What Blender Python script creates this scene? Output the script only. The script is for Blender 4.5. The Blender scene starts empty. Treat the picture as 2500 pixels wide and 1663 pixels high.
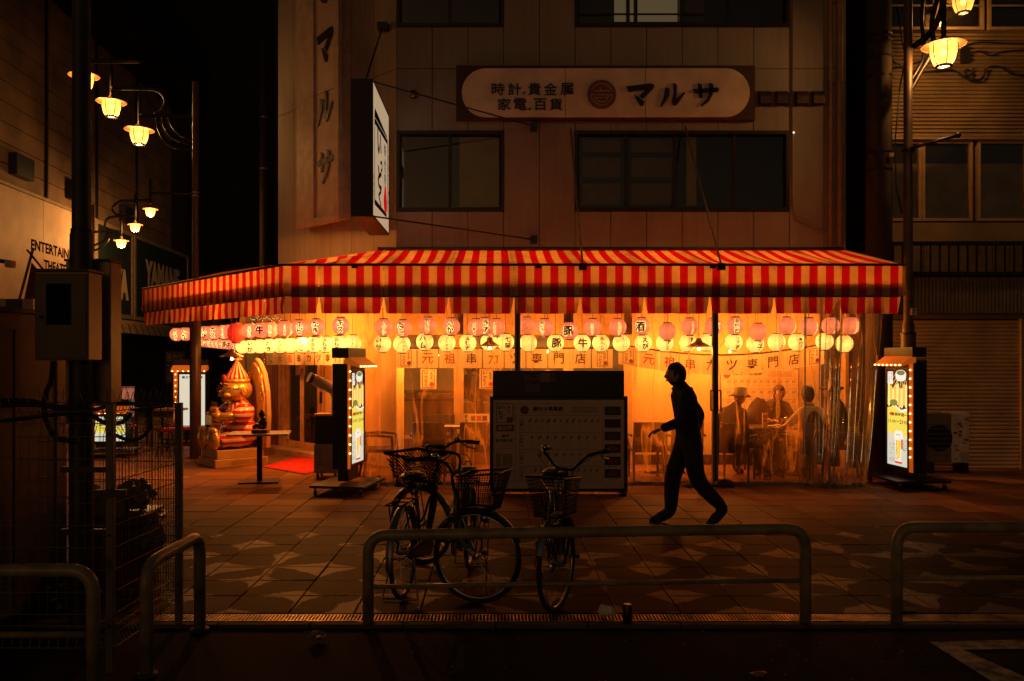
import bpy, bmesh, math, random
from mathutils import Vector, Matrix, noise
R = math.radians
random.seed(7)
S = bpy.context.scene
COL = S.collection

# ---------------------------------------------------------------- camera, sky, exposure
F, VX, VY, EYE = 2000.0, 1210.0, 880.0, 1.7       # focal length and vanishing point in photo pixels, eye height
cam = bpy.data.cameras.new('camera'); cam.sensor_width = 36; cam.lens = F / 2500 * 36
cam.shift_x = (1250 - VX) / 2500; cam.shift_y = (VY - 831.5) / 2500
cam.clip_start = .05; cam.clip_end = 400
camo = bpy.data.objects.new('camera', cam); COL.objects.link(camo)
camo.location = (0, 0, EYE); camo.rotation_euler = (R(90), 0, 0); S.camera = camo

w = bpy.data.worlds.new('World'); S.world = w; w.use_nodes = True
nt = w.node_tree; bg = nt.nodes['Background']
sky = nt.nodes.new('ShaderNodeTexSky'); sky.sky_type = 'NISHITA'; sky.sun_disc = False
sky.sun_elevation = R(12); sky.sun_rotation = R(200)
mx = nt.nodes.new('ShaderNodeMix'); mx.data_type = 'RGBA'; mx.blend_type = 'MULTIPLY'; mx.inputs['Factor'].default_value = 1
nt.links.new(sky.outputs[0], mx.inputs['A']); mx.inputs['B'].default_value = (1.0, .60, .36, 1)   # sodium glow of the city
nt.links.new(mx.outputs['Result'], bg.inputs['Color']); bg.inputs['Strength'].default_value = .0105

S.view_settings.view_transform = 'Standard'; S.view_settings.look = 'None'
S.view_settings.exposure = 0; S.view_settings.gamma = 1; S.view_settings.use_curve_mapping = False
S.cycles.use_denoising = True
S.cycles.max_bounces = 8; S.cycles.transparent_max_bounces = 24; S.cycles.caustics_reflective = False
S.cycles.caustics_refractive = False; S.cycles.sample_clamp_indirect = 4

def at(px, py, D): return Vector(((px - VX) / F * D, D, EYE + (VY - py) / F * D))
def X(px, D): return (px - VX) / F * D
def Z(py, D): return EYE + (VY - py) / F * D

# ---------------------------------------------------------------- materials
MATS = {}
def mat(name, col, rough=.6, metal=0, emit=None, es=1, bump=0, bs=40, var=.12, vs=6, spec=.5, coat=0, streak=0):
    if name in MATS: return MATS[name]
    m = bpy.data.materials.new(name); m.use_nodes = True; MATS[name] = m
    t = m.node_tree; b = t.nodes['Principled BSDF']
    b.inputs['Roughness'].default_value = rough; b.inputs['Metallic'].default_value = metal
    b.inputs['Specular IOR Level'].default_value = spec; b.inputs['Coat Weight'].default_value = coat
    tc = t.nodes.new('ShaderNodeTexCoord')
    if var:
        n = t.nodes.new('ShaderNodeTexNoise'); n.inputs['Scale'].default_value = vs; n.inputs['Detail'].default_value = 6
        t.links.new(tc.outputs['Object'], n.inputs['Vector'])
        r = t.nodes.new('ShaderNodeMapRange'); r.inputs[1].default_value = .3; r.inputs[2].default_value = .7
        r.inputs[3].default_value = 1 - var * 2; r.inputs[4].default_value = 1 + var
        t.links.new(n.outputs[0], r.inputs[0])
        v = t.nodes.new('ShaderNodeVectorMath'); v.operation = 'SCALE'; v.inputs[0].default_value = col[:3]
        fac = r.outputs[0]
        if streak:
            mp_ = t.nodes.new('ShaderNodeMapping'); mp_.inputs['Scale'].default_value = (5, 5, .5); t.links.new(tc.outputs['Object'], mp_.inputs[0])
            n3 = t.nodes.new('ShaderNodeTexNoise'); n3.inputs['Scale'].default_value = 1.6; n3.inputs['Detail'].default_value = 8; n3.inputs['Roughness'].default_value = .65; t.links.new(mp_.outputs[0], n3.inputs['Vector'])
            r3 = t.nodes.new('ShaderNodeMapRange'); r3.inputs[1].default_value = .35; r3.inputs[2].default_value = .62; r3.inputs[3].default_value = 1 - streak; r3.inputs[4].default_value = 1.05; t.links.new(n3.outputs[0], r3.inputs[0])
            m3 = t.nodes.new('ShaderNodeMath'); m3.operation = 'MULTIPLY'; t.links.new(fac, m3.inputs[0]); t.links.new(r3.outputs[0], m3.inputs[1]); fac = m3.outputs[0]
        t.links.new(fac, v.inputs['Scale']); t.links.new(v.outputs[0], b.inputs['Base Color'])
    else: b.inputs['Base Color'].default_value = (*col[:3], 1)
    if bump:
        n2 = t.nodes.new('ShaderNodeTexNoise'); n2.inputs['Scale'].default_value = bs; n2.inputs['Detail'].default_value = 5
        t.links.new(tc.outputs['Object'], n2.inputs['Vector'])
        bp = t.nodes.new('ShaderNodeBump'); bp.inputs['Strength'].default_value = bump; bp.inputs['Distance'].default_value = .01
        t.links.new(n2.outputs[0], bp.inputs['Height']); t.links.new(bp.outputs[0], b.inputs['Normal'])
    if emit:
        b.inputs['Emission Color'].default_value = (*emit, 1); b.inputs['Emission Strength'].default_value = es
    return m
def emi(name, col, s=1):
    if name in MATS: return MATS[name]
    m = bpy.data.materials.new(name); m.use_nodes = True; MATS[name] = m
    t = m.node_tree; b = t.nodes['Principled BSDF']; b.inputs['Base Color'].default_value = (*[c * .5 for c in col], 1)
    b.inputs['Roughness'].default_value = .5
    b.inputs['Emission Color'].default_value = (*col, 1); b.inputs['Emission Strength'].default_value = s
    return m
def see(name, tint, trans, gloss_rough, haze_col, haze, gl=.12, emit=None, streak=0):   # clear film or glass: transparent + haze + gloss
    if name in MATS: return MATS[name]
    m = bpy.data.materials.new(name); m.use_nodes = True; MATS[name] = m
    t = m.node_tree; t.nodes.clear(); N = t.nodes.new
    out = N('ShaderNodeOutputMaterial'); tr = N('ShaderNodeBsdfTransparent'); tr.inputs[0].default_value = (*tint, 1)
    g = N('ShaderNodeBsdfGlossy'); g.inputs['Roughness'].default_value = gloss_rough
    h = N('ShaderNodeBsdfTranslucent'); h.inputs[0].default_value = (*haze_col, 1)
    a = N('ShaderNodeMixShader'); a.inputs[0].default_value = haze
    t.links.new(tr.outputs[0], a.inputs[1]); t.links.new(h.outputs[0], a.inputs[2])
    if streak:
        tc = N('ShaderNodeTexCoord'); L = t.links.new
        def nz(sc, scale, det, seed):
            mp_ = N('ShaderNodeMapping'); mp_.inputs['Scale'].default_value = sc; mp_.inputs['Location'].default_value = (seed, seed, seed); L(tc.outputs['Object'], mp_.inputs[0])
            n = N('ShaderNodeTexNoise'); n.inputs['Scale'].default_value = scale; n.inputs['Detail'].default_value = det; L(mp_.outputs[0], n.inputs['Vector']); return n.outputs[0]
        def mth(op, *q):
            n = N('ShaderNodeMath'); n.operation = op
            for k_, x in enumerate(q):
                if isinstance(x, (int, float)): n.inputs[k_].default_value = x
                else: L(x, n.inputs[k_])
            return n.outputs[0]
        def crease(n, w_):
            r = N('ShaderNodeMapRange'); L(mth('ABSOLUTE', mth('SUBTRACT', n, .5)), r.inputs[0]); r.inputs[1].default_value = 0; r.inputs[2].default_value = w_; r.inputs[3].default_value = 1; r.inputs[4].default_value = 0; return r.outputs[0]
        broad = nz((2.0, 1.5, .35), 1.1, 2, 0); c1 = crease(nz((3.2, 2, .42), 1.2, 1.5, 4), .022); c2 = crease(nz((5.5, 3, .8), 1.0, 2, 9), .012)
        br = N('ShaderNodeMapRange'); L(broad, br.inputs[0]); br.inputs[1].default_value = .42; br.inputs[2].default_value = .68; br.inputs[3].default_value = 0; br.inputs[4].default_value = .45
        tot = mth('MULTIPLY_ADD', mth('ADD', br.outputs[0], mth('ADD', mth('MULTIPLY', c1, .8), mth('MULTIPLY', c2, .45))), streak, haze); L(tot, a.inputs[0])
        bp = N('ShaderNodeBump'); bp.inputs['Strength'].default_value = .9; bp.inputs['Distance'].default_value = .03; L(mth('ADD', broad, mth('MULTIPLY', c1, .3)), bp.inputs['Height']); L(bp.outputs[0], g.inputs['Normal'])
    fr = N('ShaderNodeFresnel'); fr.inputs[0].default_value = 1.45
    mr = N('ShaderNodeMath'); mr.operation = 'MULTIPLY_ADD'; mr.inputs[1].default_value = .8; mr.inputs[2].default_value = gl
    t.links.new(fr.outputs[0], mr.inputs[0])
    b = N('ShaderNodeMixShader'); t.links.new(mr.outputs[0], b.inputs[0])
    t.links.new(a.outputs[0], b.inputs[1]); t.links.new(g.outputs[0], b.inputs[2])
    if emit:
        e = N('ShaderNodeEmission'); e.inputs[0].default_value = (*emit[:3], 1); e.inputs[1].default_value = emit[3]
        ad = N('ShaderNodeAddShader'); t.links.new(b.outputs[0], ad.inputs[0]); t.links.new(e.outputs[0], ad.inputs[1])
        t.links.new(ad.outputs[0], out.inputs[0])
    else: t.links.new(b.outputs[0], out.inputs[0])
    return m

# ---------------------------------------------------------------- mesh builder
class MB:
    def __init__(s): s.v = []; s.f = []; s.M = Matrix.Identity(4)
    def add(s, vs, fs):
        k = len(s.v); M = s.M
        s.v += [M @ Vector(p) for p in vs]; s.f += [tuple(i + k for i in f) for f in fs]; return s
    def box(s, c, d, rot=None):
        x, y, z = d[0] / 2, d[1] / 2, d[2] / 2
        vs = [Vector((i * x, j * y, k * z)) for i in (-1, 1) for j in (-1, 1) for k in (-1, 1)]
        if rot is not None: vs = [rot @ p for p in vs]
        c = Vector(c)
        return s.add([c + p for p in vs], [(0, 1, 3, 2), (4, 6, 7, 5), (0, 4, 5, 1), (2, 3, 7, 6), (0, 2, 6, 4), (1, 5, 7, 3)])
    def bb(s, a, b):
        return s.box([(p + q) / 2 for p, q in zip(a, b)], [abs(q - p) for p, q in zip(a, b)])
    def tube(s, path, r, n=8, closed=False, caps=True):
        P = [Vector(p) for p in path]; m = len(P); rs = r if isinstance(r, (list, tuple)) else [r] * m
        T = []
        for i in range(m):
            a = P[i - 1] if (i or closed) else P[0]; b = P[(i + 1) % m] if (i < m - 1 or closed) else P[-1]
            d = b - a; T.append(d.normalized() if d.length > 1e-9 else Vector((0, 0, 1)))
        up = Vector((0, 0, 1)) if abs(T[0].z) < .9 else Vector((1, 0, 0))
        nn = (up - T[0] * up.dot(T[0])).normalized(); vs = []
        for i in range(m):
            nn = nn - T[i] * nn.dot(T[i])
            nn = nn.normalized() if nn.length > 1e-6 else Vector((1, 0, 0)); b = T[i].cross(nn)
            for k in range(n):
                a = 2 * math.pi * k / n; vs.append(P[i] + (nn * math.cos(a) + b * math.sin(a)) * rs[i])
        fs = []
        for i in range(m if closed else m - 1):
            j = (i + 1) % m
            for k in range(n):
                l = (k + 1) % n; fs.append((i * n + k, i * n + l, j * n + l, j * n + k))
        if caps and not closed: fs.append(tuple(range(n - 1, -1, -1))); fs.append(tuple((m - 1) * n + k for k in range(n)))
        return s.add(vs, fs)
    def lathe(s, prof, c=(0, 0, 0), n=20, axis=None, caps=True):       # prof: (radius, z)
        c = Vector(c); vs = []
        for r, z in prof:
            for k in range(n):
                a = 2 * math.pi * k / n; p = Vector((r * math.cos(a), r * math.sin(a), z))
                if axis is not None: p = axis @ p
                vs.append(c + p)
        fs = []
        for i in range(len(prof) - 1):
            for k in range(n):
                l = (k + 1) % n; fs.append((i * n + k, i * n + l, (i + 1) * n + l, (i + 1) * n + k))
        if caps: fs.append(tuple(range(n - 1, -1, -1))); fs.append(tuple((len(prof) - 1) * n + k for k in range(n)))
        return s.add(vs, fs)
    def ball(s, c, r, n=14, m=9, fn=None):
        r = r if isinstance(r, (tuple, list)) else (r, r, r); c = Vector(c); vs = []; fs = []
        for i in range(m + 1):
            t = math.pi * i / m
            for k in range(n):
                a = 2 * math.pi * k / n; p = Vector((math.sin(t) * math.cos(a), math.sin(t) * math.sin(a), -math.cos(t)))
                q = Vector((p.x * r[0], p.y * r[1], p.z * r[2]))
                if fn: q = fn(p, q)
                vs.append(c + q)
        for i in range(m):
            for k in range(n):
                l = (k + 1) % n; fs.append((i * n + k, i * n + l, (i + 1) * n + l, (i + 1) * n + k))
        return s.add(vs, fs)
    def poly(s, pts, ext):                                               # prism: outline pts extruded by vector ext
        n = len(pts); e = Vector(ext); P = [Vector(p) for p in pts]
        return s.add(P + [p + e for p in P], [tuple(range(n - 1, -1, -1)), tuple(range(n, 2 * n))] +
                     [(i, (i + 1) % n, n + (i + 1) % n, n + i) for i in range(n)])
    def quad(s, *p): return s.add(p, [tuple(range(len(p)))])
    def build(s, name, m, parent=None, smooth=False, bevel=0, base=None, kind=None, label=None, merge=False, sub=0):
        me = bpy.data.meshes.new(name)
        off = Vector((0, 0, 0))
        if base is not None: off = Vector(base)
        elif parent is not None and parent.get('_world'): off = Vector(parent['_base'])
        me.from_pydata([p - off for p in s.v], [], s.f)
        bm = bmesh.new(); bm.from_mesh(me)
        bmesh.ops.remove_doubles(bm, verts=bm.verts, dist=1e-5)
        bmesh.ops.recalc_face_normals(bm, faces=bm.faces)
        if bevel:
            es = [e for e in bm.edges if len(e.link_faces) == 2 and e.calc_face_angle(0) > .5]
            bmesh.ops.bevel(bm, geom=es, offset=bevel, segments=1, affect='EDGES', clamp_overlap=True)
        bm.to_mesh(me); bm.free()
        if smooth: me.shade_smooth() if hasattr(me, 'shade_smooth') else None
        if smooth == 'auto' or (smooth and bevel == 0 and smooth is not True): pass
        me.materials.append(m)
        o = bpy.data.objects.new(name, me); COL.objects.link(o)
        if parent is not None: o.parent = parent
        elif base is not None: o.location = base
        if kind: o['kind'] = kind
        if label: o['label'] = label
        return o

def sharp(o, ang=35):
    me = o.data; me.shade_smooth(); me.set_sharp_from_angle(angle=R(ang)); return o
def tag(o, label, cat, group=None):
    o['label'] = label; o['category'] = cat
    if group: o['group'] = group
    return o
def thing(name, label, cat, loc=(0, 0, 0), rz=0, group=None, world=False):
    o = bpy.data.objects.new(name, None); COL.objects.link(o); o.location = loc; o.rotation_euler = (0, 0, rz)
    o.empty_display_size = .1
    if world: o['_world'] = 1; o['_base'] = tuple(loc)
    return tag(o, label, cat, group)
def struct(o): o['kind'] = 'structure'; return o
def copy_tree(o, parent=None):
    c = o.copy(); COL.objects.link(c); c.parent = parent
    for ch in [q for q in KIDS.get(o.name, o.children)]: copy_tree(ch, c)
    return c
KIDS = {}
def dup(o, loc, rz, label, group=None):
    c = copy_tree(o); c.location = loc; c.rotation_euler = (0, 0, rz); c['label'] = label
    if group: c['group'] = group
    return c

# ---------------------------------------------------------------- lettering
TXT = {}
def glyphs(s, off=0, res=2):
    k = (s, off, res)
    if k not in TXT:
        c = bpy.data.curves.new('t', 'FONT'); c.body = s; c.size = 1; c.align_x = 'CENTER'; c.resolution_u = res; c.offset = off
        c.space_line = 1.0
        o = bpy.data.objects.new('t', c); me = bpy.data.meshes.new_from_object(o)
        vs = [v.co.copy() for v in me.vertices]; fs = [tuple(p.vertices) for p in me.polygons]
        bpy.data.objects.remove(o); bpy.data.curves.remove(c); bpy.data.meshes.remove(me)
        if vs:
            x0 = min(v.x for v in vs); x1 = max(v.x for v in vs); y0 = min(v.y for v in vs); y1 = max(v.y for v in vs)
            cx, cy = (x0 + x1) / 2, (y0 + y1) / 2
            vs = [Vector((v.x - cx, v.y - cy, 0)) for v in vs]; d = (x1 - x0, y1 - y0)
        else: d = (1, 1)
        TXT[k] = (vs, fs, d)
    return TXT[k]
def vert(s): return '\n'.join(s.replace('ー', '｜'))
def text(mb, s, c, ux, uy, w=None, h=None, off=0, th=0, res=2, shear=0):
    """lettering centred at c; ux, uy unit vectors of the writing plane; fitted into w and/or h"""
    vs, fs, d = glyphs(s, off, res); c = Vector(c); ux = Vector(ux).normalized(); uy = Vector(uy).normalized()
    sx = w / d[0] if w else None; sy = h / d[1] if h else None
    if sx is None: sx = sy
    if sy is None: sy = sx
    n = ux.cross(uy)
    P = [c + ux * (v.x * sx + shear * v.y * sy) + uy * v.y * sy for v in vs]
    if th:
        k = len(P); mb.add([p + n * th for p in P], fs)
        from collections import Counter
        ec = Counter()
        for f in fs:
            for i in range(len(f)): ec[(f[i], f[(i + 1) % len(f)])] += 1
        side = [(a, b, b + k, a + k) for (a, b) in ec if (b, a) not in ec]
        mb.add(P + [p + n * th for p in P], side)
    else: mb.add(P, fs)
    return mb
UX, UZ = Vector((1, 0, 0)), Vector((0, 0, 1))

# common materials
M_black = mat('black_paint', (.012, .012, .013), .45)
M_dark = mat('dark_metal', (.02, .019, .018), .4, .6)
M_steel = mat('steel', (.35, .33, .3), .35, .9)
M_white = mat('white_paint', (.62, .58, .52), .5)
M_orange_wall = mat('warm_plaster', (.62, .42, .2), .8, bump=.15, var=.06)
M_wood = mat('dark_wood', (.07, .035, .02), .5, bump=.2)
M_rubber = mat('rubber', (.012, .012, .012), .75)
M_chrome = mat('chrome', (.55, .55, .55), .18, 1)
M_rail = mat('railing_paint', (.30, .24, .12), .33, bump=.05, var=.22, vs=9)
M_pole = mat('pole_paint', (.09, .055, .035), .45, .2, var=.2)
# ================================================================ SETTING: ground
PX0, PW, PY0, PD = -1.835, .441, 5.51, .41
def paver_mat():
    m = bpy.data.materials.new('granite_paver'); m.use_nodes = True
    t = m.node_tree; N = t.nodes.new; L = t.links.new; b = t.nodes['Principled BSDF']
    geo = N('ShaderNodeNewGeometry'); sep = N('ShaderNodeSeparateXYZ'); L(geo.outputs['Position'], sep.inputs[0])
    def mth(op, a, bb=None, c=None):
        n = N('ShaderNodeMath'); n.operation = op
        for i, q in enumerate((a, bb, c)):
            if q is None: continue
            if isinstance(q, (int, float)): n.inputs[i].default_value = q
            else: L(q, n.inputs[i])
        return n.outputs[0]
    # decorative concave stars of rough flamed stone centred on the joints' crossings
    def star(kx, ky, ox, oy):
        u = mth('DIVIDE', mth('SUBTRACT', sep.outputs[0], PX0 + ox), PW * kx); v = mth('DIVIDE', mth('SUBTRACT', sep.outputs[1], PY0 + oy), PD * ky)
        fu = mth('ABSOLUTE', mth('SUBTRACT', u, mth('ROUND', u))); fv = mth('ABSOLUTE', mth('SUBTRACT', v, mth('ROUND', v)))
        return mth('ADD', mth('POWER', mth('MULTIPLY', fu, 2), .62), mth('POWER', mth('MULTIPLY', fv, 2), .62))
    st = mth('MINIMUM', star(2, 2, 0, 0), star(2, 2, PW, PD))
    big = N('ShaderNodeTexNoise'); big.inputs['Scale'].default_value = 1.7; L(geo.outputs['Position'], big.inputs['Vector'])
    wob = N('ShaderNodeTexNoise'); wob.inputs['Scale'].default_value = 30; L(geo.outputs['Position'], wob.inputs['Vector'])
    fade = N('ShaderNodeMapRange'); L(sep.outputs[1], fade.inputs[0]); fade.inputs[1].default_value = 7.2; fade.inputs[2].default_value = 9.5; fade.inputs[3].default_value = 1; fade.inputs[4].default_value = .1
    thr = mth('MULTIPLY', fade.outputs[0], mth('ADD', mth('MULTIPLY', big.outputs[0], 2.0), -.08))
    st2 = mth('ADD', st, mth('MULTIPLY', wob.outputs[0], .28))
    mask = N('ShaderNodeMapRange'); L(mth('SUBTRACT', thr, st2), mask.inputs[0]); mask.inputs[1].default_value = -.03; mask.inputs[2].default_value = .03
    grain = N('ShaderNodeTexNoise'); grain.inputs['Scale'].default_value = 260; grain.inputs['Detail'].default_value = 2; L(geo.outputs['Position'], grain.inputs['Vector'])
    gr = N('ShaderNodeMapRange'); L(grain.outputs[0], gr.inputs[0]); gr.inputs[1].default_value = .35; gr.inputs[2].default_value = .7; gr.inputs[3].default_value = .55; gr.inputs[4].default_value = 1.5
    oi = N('ShaderNodeObjectInfo'); 
    wn = N('ShaderNodeTexWhiteNoise'); wn.noise_dimensions = '2D'
    cu = mth('FLOOR', mth('DIVIDE', mth('SUBTRACT', sep.outputs[0], PX0), PW)); cv = mth('FLOOR', mth('DIVIDE', mth('SUBTRACT', sep.outputs[1], PY0), PD))
    cc = N('ShaderNodeCombineXYZ'); L(cu, cc.inputs[0]); L(cv, cc.inputs[1]); L(cc.outputs[0], wn.inputs['Vector'])
    ramp = N('ShaderNodeMapRange'); L(wn.outputs[0], ramp.inputs[0]); ramp.inputs[3].default_value = .72; ramp.inputs[4].default_value = 1.3
    # broad diagonal bands of paler stone
    band = mth('FRACT', mth('DIVIDE', mth('ADD', cu, cv), 9)); bm_ = mth('MULTIPLY_ADD', mth('GREATER_THAN', band, .72), .45, .9)
    val = mth('MULTIPLY', mth('MULTIPLY', ramp.outputs[0], bm_), mth('MULTIPLY_ADD', gr.outputs[0], .5, .5))
    c1 = N('ShaderNodeMix'); c1.data_type = 'RGBA'; L(mask.outputs[0], c1.inputs['Factor'])
    c1.inputs['A'].default_value = (.024, .0108, .0052, 1); c1.inputs['B'].default_value = (.058, .027, .0125, 1)
    shop_spill = N('ShaderNodeMapRange'); L(mth('ADD', mth('MULTIPLY', cv, PD), mth('MULTIPLY', cu, .02)), shop_spill.inputs[0]); shop_spill.inputs[1].default_value = 2.0; shop_spill.inputs[2].default_value = 4.6; shop_spill.inputs[3].default_value = 1; shop_spill.inputs[4].default_value = 10
    val = mth('MULTIPLY', val, shop_spill.outputs[0])      # paler plain slabs by the shop, with its light spill painted into them
    sc = N('ShaderNodeVectorMath'); sc.operation = 'SCALE'; L(c1.outputs['Result'], sc.inputs[0]); L(val, sc.inputs['Scale']); L(sc.outputs[0], b.inputs['Base Color'])
    L(mth('MULTIPLY_ADD', mask.outputs[0], .20, .10), b.inputs['Specular IOR Level']); rr = mth('MULTIPLY_ADD', mask.outputs[0], -.24, .50); L(mth('MULTIPLY_ADD', grain.outputs[0], .3, rr), b.inputs['Roughness'])
    bp = N('ShaderNodeBump'); L(mth('MULTIPLY', grain.outputs[0], mth('MULTIPLY_ADD', mask.outputs[0], 1.6, .35)), bp.inputs['Height']); bp.inputs['Strength'].default_value = .6; bp.inputs['Distance'].default_value = .006
    L(bp.outputs[0], b.inputs['Normal']); return m
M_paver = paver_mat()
pave = struct(MB().bb((-40, 5.50, -.3), (40, 70, -.02)).build('pavement', mat('joint_mortar', (.03, .02, .014), .9, bump=.4)))
pm = MB()
def paver(mb, x0, y0, dz=0, j=.004, tilt=0):
    e = .004; a, b_, c, d = x0 + j, x0 + PW - j, y0 + j, y0 + PD - j
    mb.add([(a, c, -.02), (b_, c, -.02), (b_, d, -.02), (a, d, -.02), (a, c, dz - e), (b_, c, dz - e + tilt), (b_, d, dz - e), (a, d, dz - e),
            (a + e, c + e, dz), (b_ - e, c + e, dz + tilt), (b_ - e, d - e, dz), (a + e, d - e, dz)],
           [(8, 9, 10, 11)] + [(4 + i, 4 + (i + 1) % 4, 8 + (i + 1) % 4, 8 + i) for i in range(4)] + [(i, (i + 1) % 4, 4 + (i + 1) % 4, 4 + i) for i in range(4)])
protos = []
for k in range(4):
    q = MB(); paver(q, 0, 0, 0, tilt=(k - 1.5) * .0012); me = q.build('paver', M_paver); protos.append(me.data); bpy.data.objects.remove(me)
cells = []
for j in range(0, 16):
    for i in range(-40, 40):
        x0 = PX0 + i * PW; y0 = PY0 + j * PD; xc = x0 + PW / 2
        px = VX + xc / (y0 + PD / 2) * F
        if -60 < px < 2560: cells.append((i, j))
near = set(cells[:300])
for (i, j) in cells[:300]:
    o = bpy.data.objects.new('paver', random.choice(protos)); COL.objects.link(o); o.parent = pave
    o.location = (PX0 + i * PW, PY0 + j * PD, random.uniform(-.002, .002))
for j in range(0, 46):
    for i in range(-34, 30):
        if (i, j) in near: continue
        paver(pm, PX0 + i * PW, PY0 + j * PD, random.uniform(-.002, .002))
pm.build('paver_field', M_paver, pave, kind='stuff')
far_ = MB().bb((-60, 24.4, -.3), (60, 120, -.005)); struct(far_.build('far_ground', mat('far_asphalt', (.04, .033, .028), .8)))

road = struct(MB().bb((-60, -30, -.4), (60, 5.36, -.03)).build('road', mat('asphalt', (.006, .005, .0045), .9, spec=.25, bump=.5, bs=220, var=.3, vs=3)))
mk = MB(); zt = -.022
def gp(px, py): D = 3400 / (py - VY); return (X(px, D), D, zt)
mk.quad(gp(2268, 1558), gp(2530, 1552), gp(2530, 1575), gp(2352, 1577))
mk.add([gp(2268, 1558), gp(2352, 1577), gp(2560, 1668), gp(2445, 1668)], [(0, 1, 2, 3)])
mk.build('road_marking', mat('worn_white_line', (.42, .38, .3), .75, bump=.4, bs=120, var=.45, vs=14), road)
# kerb of short stones and the slotted drain
kerb = MB().bb((-60, 5.30, -.4), (60, 5.36, -.028)); kerb = struct(kerb.build('kerb', mat('kerb_bed', (.03, .024, .02), .9)))
for i in range(-14, 14):
    q = MB().bb((i * .6 + .004, 5.285, -.2), (i * .6 + .596, 5.345, -.006)).build('kerb_stone', mat('kerb_stone', (.10, .075, .055), .8, bump=.4), kerb, bevel=.006)
dr = MB().bb((-60, 5.36, -.5), (60, 5.50, -.09)); drain = struct(dr.build('drain', mat('drain_pit', (.006, .005, .004), .9)))
g = MB()
for i in range(-185, 205):
    x = i * .023; g.bb((x, 5.366, -.03), (x + .0095, 5.492, -.004))
g.bb((-4.2, 5.36, -.03), (4.8, 5.368, -.004)); g.bb((-4.2, 5.490, -.03), (4.8, 5.498, -.004))
g.build('grating_bars', mat('worn_steel_grate', (.55, .40, .28), .42, .9, var=.4), drain, kind='stuff')

# ================================================================ MAIN BUILDING
DF = 12.9                                   # facade distance
M_panel = mat('facade_panel', (.27, .23, .20), .75, bump=.35, bs=60, var=.10, vs=.8, streak=.10)
M_core = mat('facade_core', (.03, .02, .015), .9)
M_alu = mat('bronze_frame', (.035, .026, .018), .4, .5)
M_glass = see('window_glass', (.92, .9, .82), .8, .03, (.3, .25, .2), .02, .04)
bld = thing('corner_building', 'three-storey panelled corner building above the striped awning', 'building', (0, DF, 0), world=True)
cols = [968 + 87.2 * k for k in range(12)] + [2012, 2066]
xs = [X(c, DF) for c in cols]
def rowz(y): return Z(y, DF)
Y_ = [615, 516, 320, 168, 66, -80, -330]
core = MB()
def panel(x0, x1, z0, z1, d=DF, lab=None):
    j = .005
    o = MB().bb((x0 + j, d, z0 + j), (x1 - j, d + .04, z1 - j)).build('wall_panel', M_panel, bld, bevel=.004)
    core.bb((x0, d + .045, z0), (x1, d + .2, z1))
for k in range(len(xs) - 1):
    x0, x1 = xs[k], xs[k + 1]
    if k in (0, 1, 2) or 5 <= k <= 10:
        for a, b in ((615, 516), (320, 168), (168, 66), (-80, -330)): panel(x0, x1, rowz(a), rowz(b))
    else:
        panel(x0, x1, rowz(615), rowz(168)); panel(x0, x1, rowz(168), rowz(-330))
# slanted corner wall, running back to the left
ang = R(135); dv = Vector((-.7071, .7071, 0)); nv = Vector((-.7071, -.7071, 0)); C0 = Vector((xs[0], DF, 0))
def diag(s, off, z): return C0 + dv * (s * 1.4142) + nv * off + Vector((0, 0, z))
sm = [0, .42, .86, 1.30, 1.75, 2.15, 2.54]
for k in range(6):
    for a, b in ((615, 168), (168, -330)):
        j = .004
        pts = [diag(sm[k] + j, 0, rowz(a) + j), diag(sm[k + 1] - j, 0, rowz(a) + j), diag(sm[k + 1] - j, 0, rowz(b) - j), diag(sm[k] + j, 0, rowz(b) - j)]
        MB().poly(pts, -nv * .04).build('wall_panel', M_panel, bld)
core.poly([diag(0, -.045, rowz(615)), diag(2.54, -.045, rowz(615)), diag(2.54, -.045, rowz(-330)), diag(0, -.045, rowz(-330))], -nv * .15)
# side walls, back, roof slab
e = diag(2.54, 0, 0)
core.bb((e.x, e.y, rowz(615)), (e.x + .2, 24, rowz(-330))); core.bb((xs[-1] - .2, DF + .21, 0), (xs[-1], 24, rowz(-330)))
core.bb((e.x, 24, 0), (xs[-1], 24.2, rowz(-330)))
core.poly([(xs[0], DF + .21, rowz(-330)), (xs[-1], DF + .21, rowz(-330)), (xs[-1], 24.2, rowz(-330)), (e.x, 24.2, rowz(-330)), (e.x, e.y + .2, rowz(-330))], (0, 0, .2))
core.build('wall', M_core, bld)
MB().poly([(xs[0] - .02, DF + .21, rowz(612) - .33), (xs[-1], DF + .21, rowz(612) - .33), (xs[-1], 24, rowz(612) - .33), (e.x, 24, rowz(612) - .33), (e.x, e.y + .22, rowz(612) - .33)], (0, 0, .3)).build('floor_slab', mat('ceiling_board', (.5, .38, .24), .8), bld)
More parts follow.
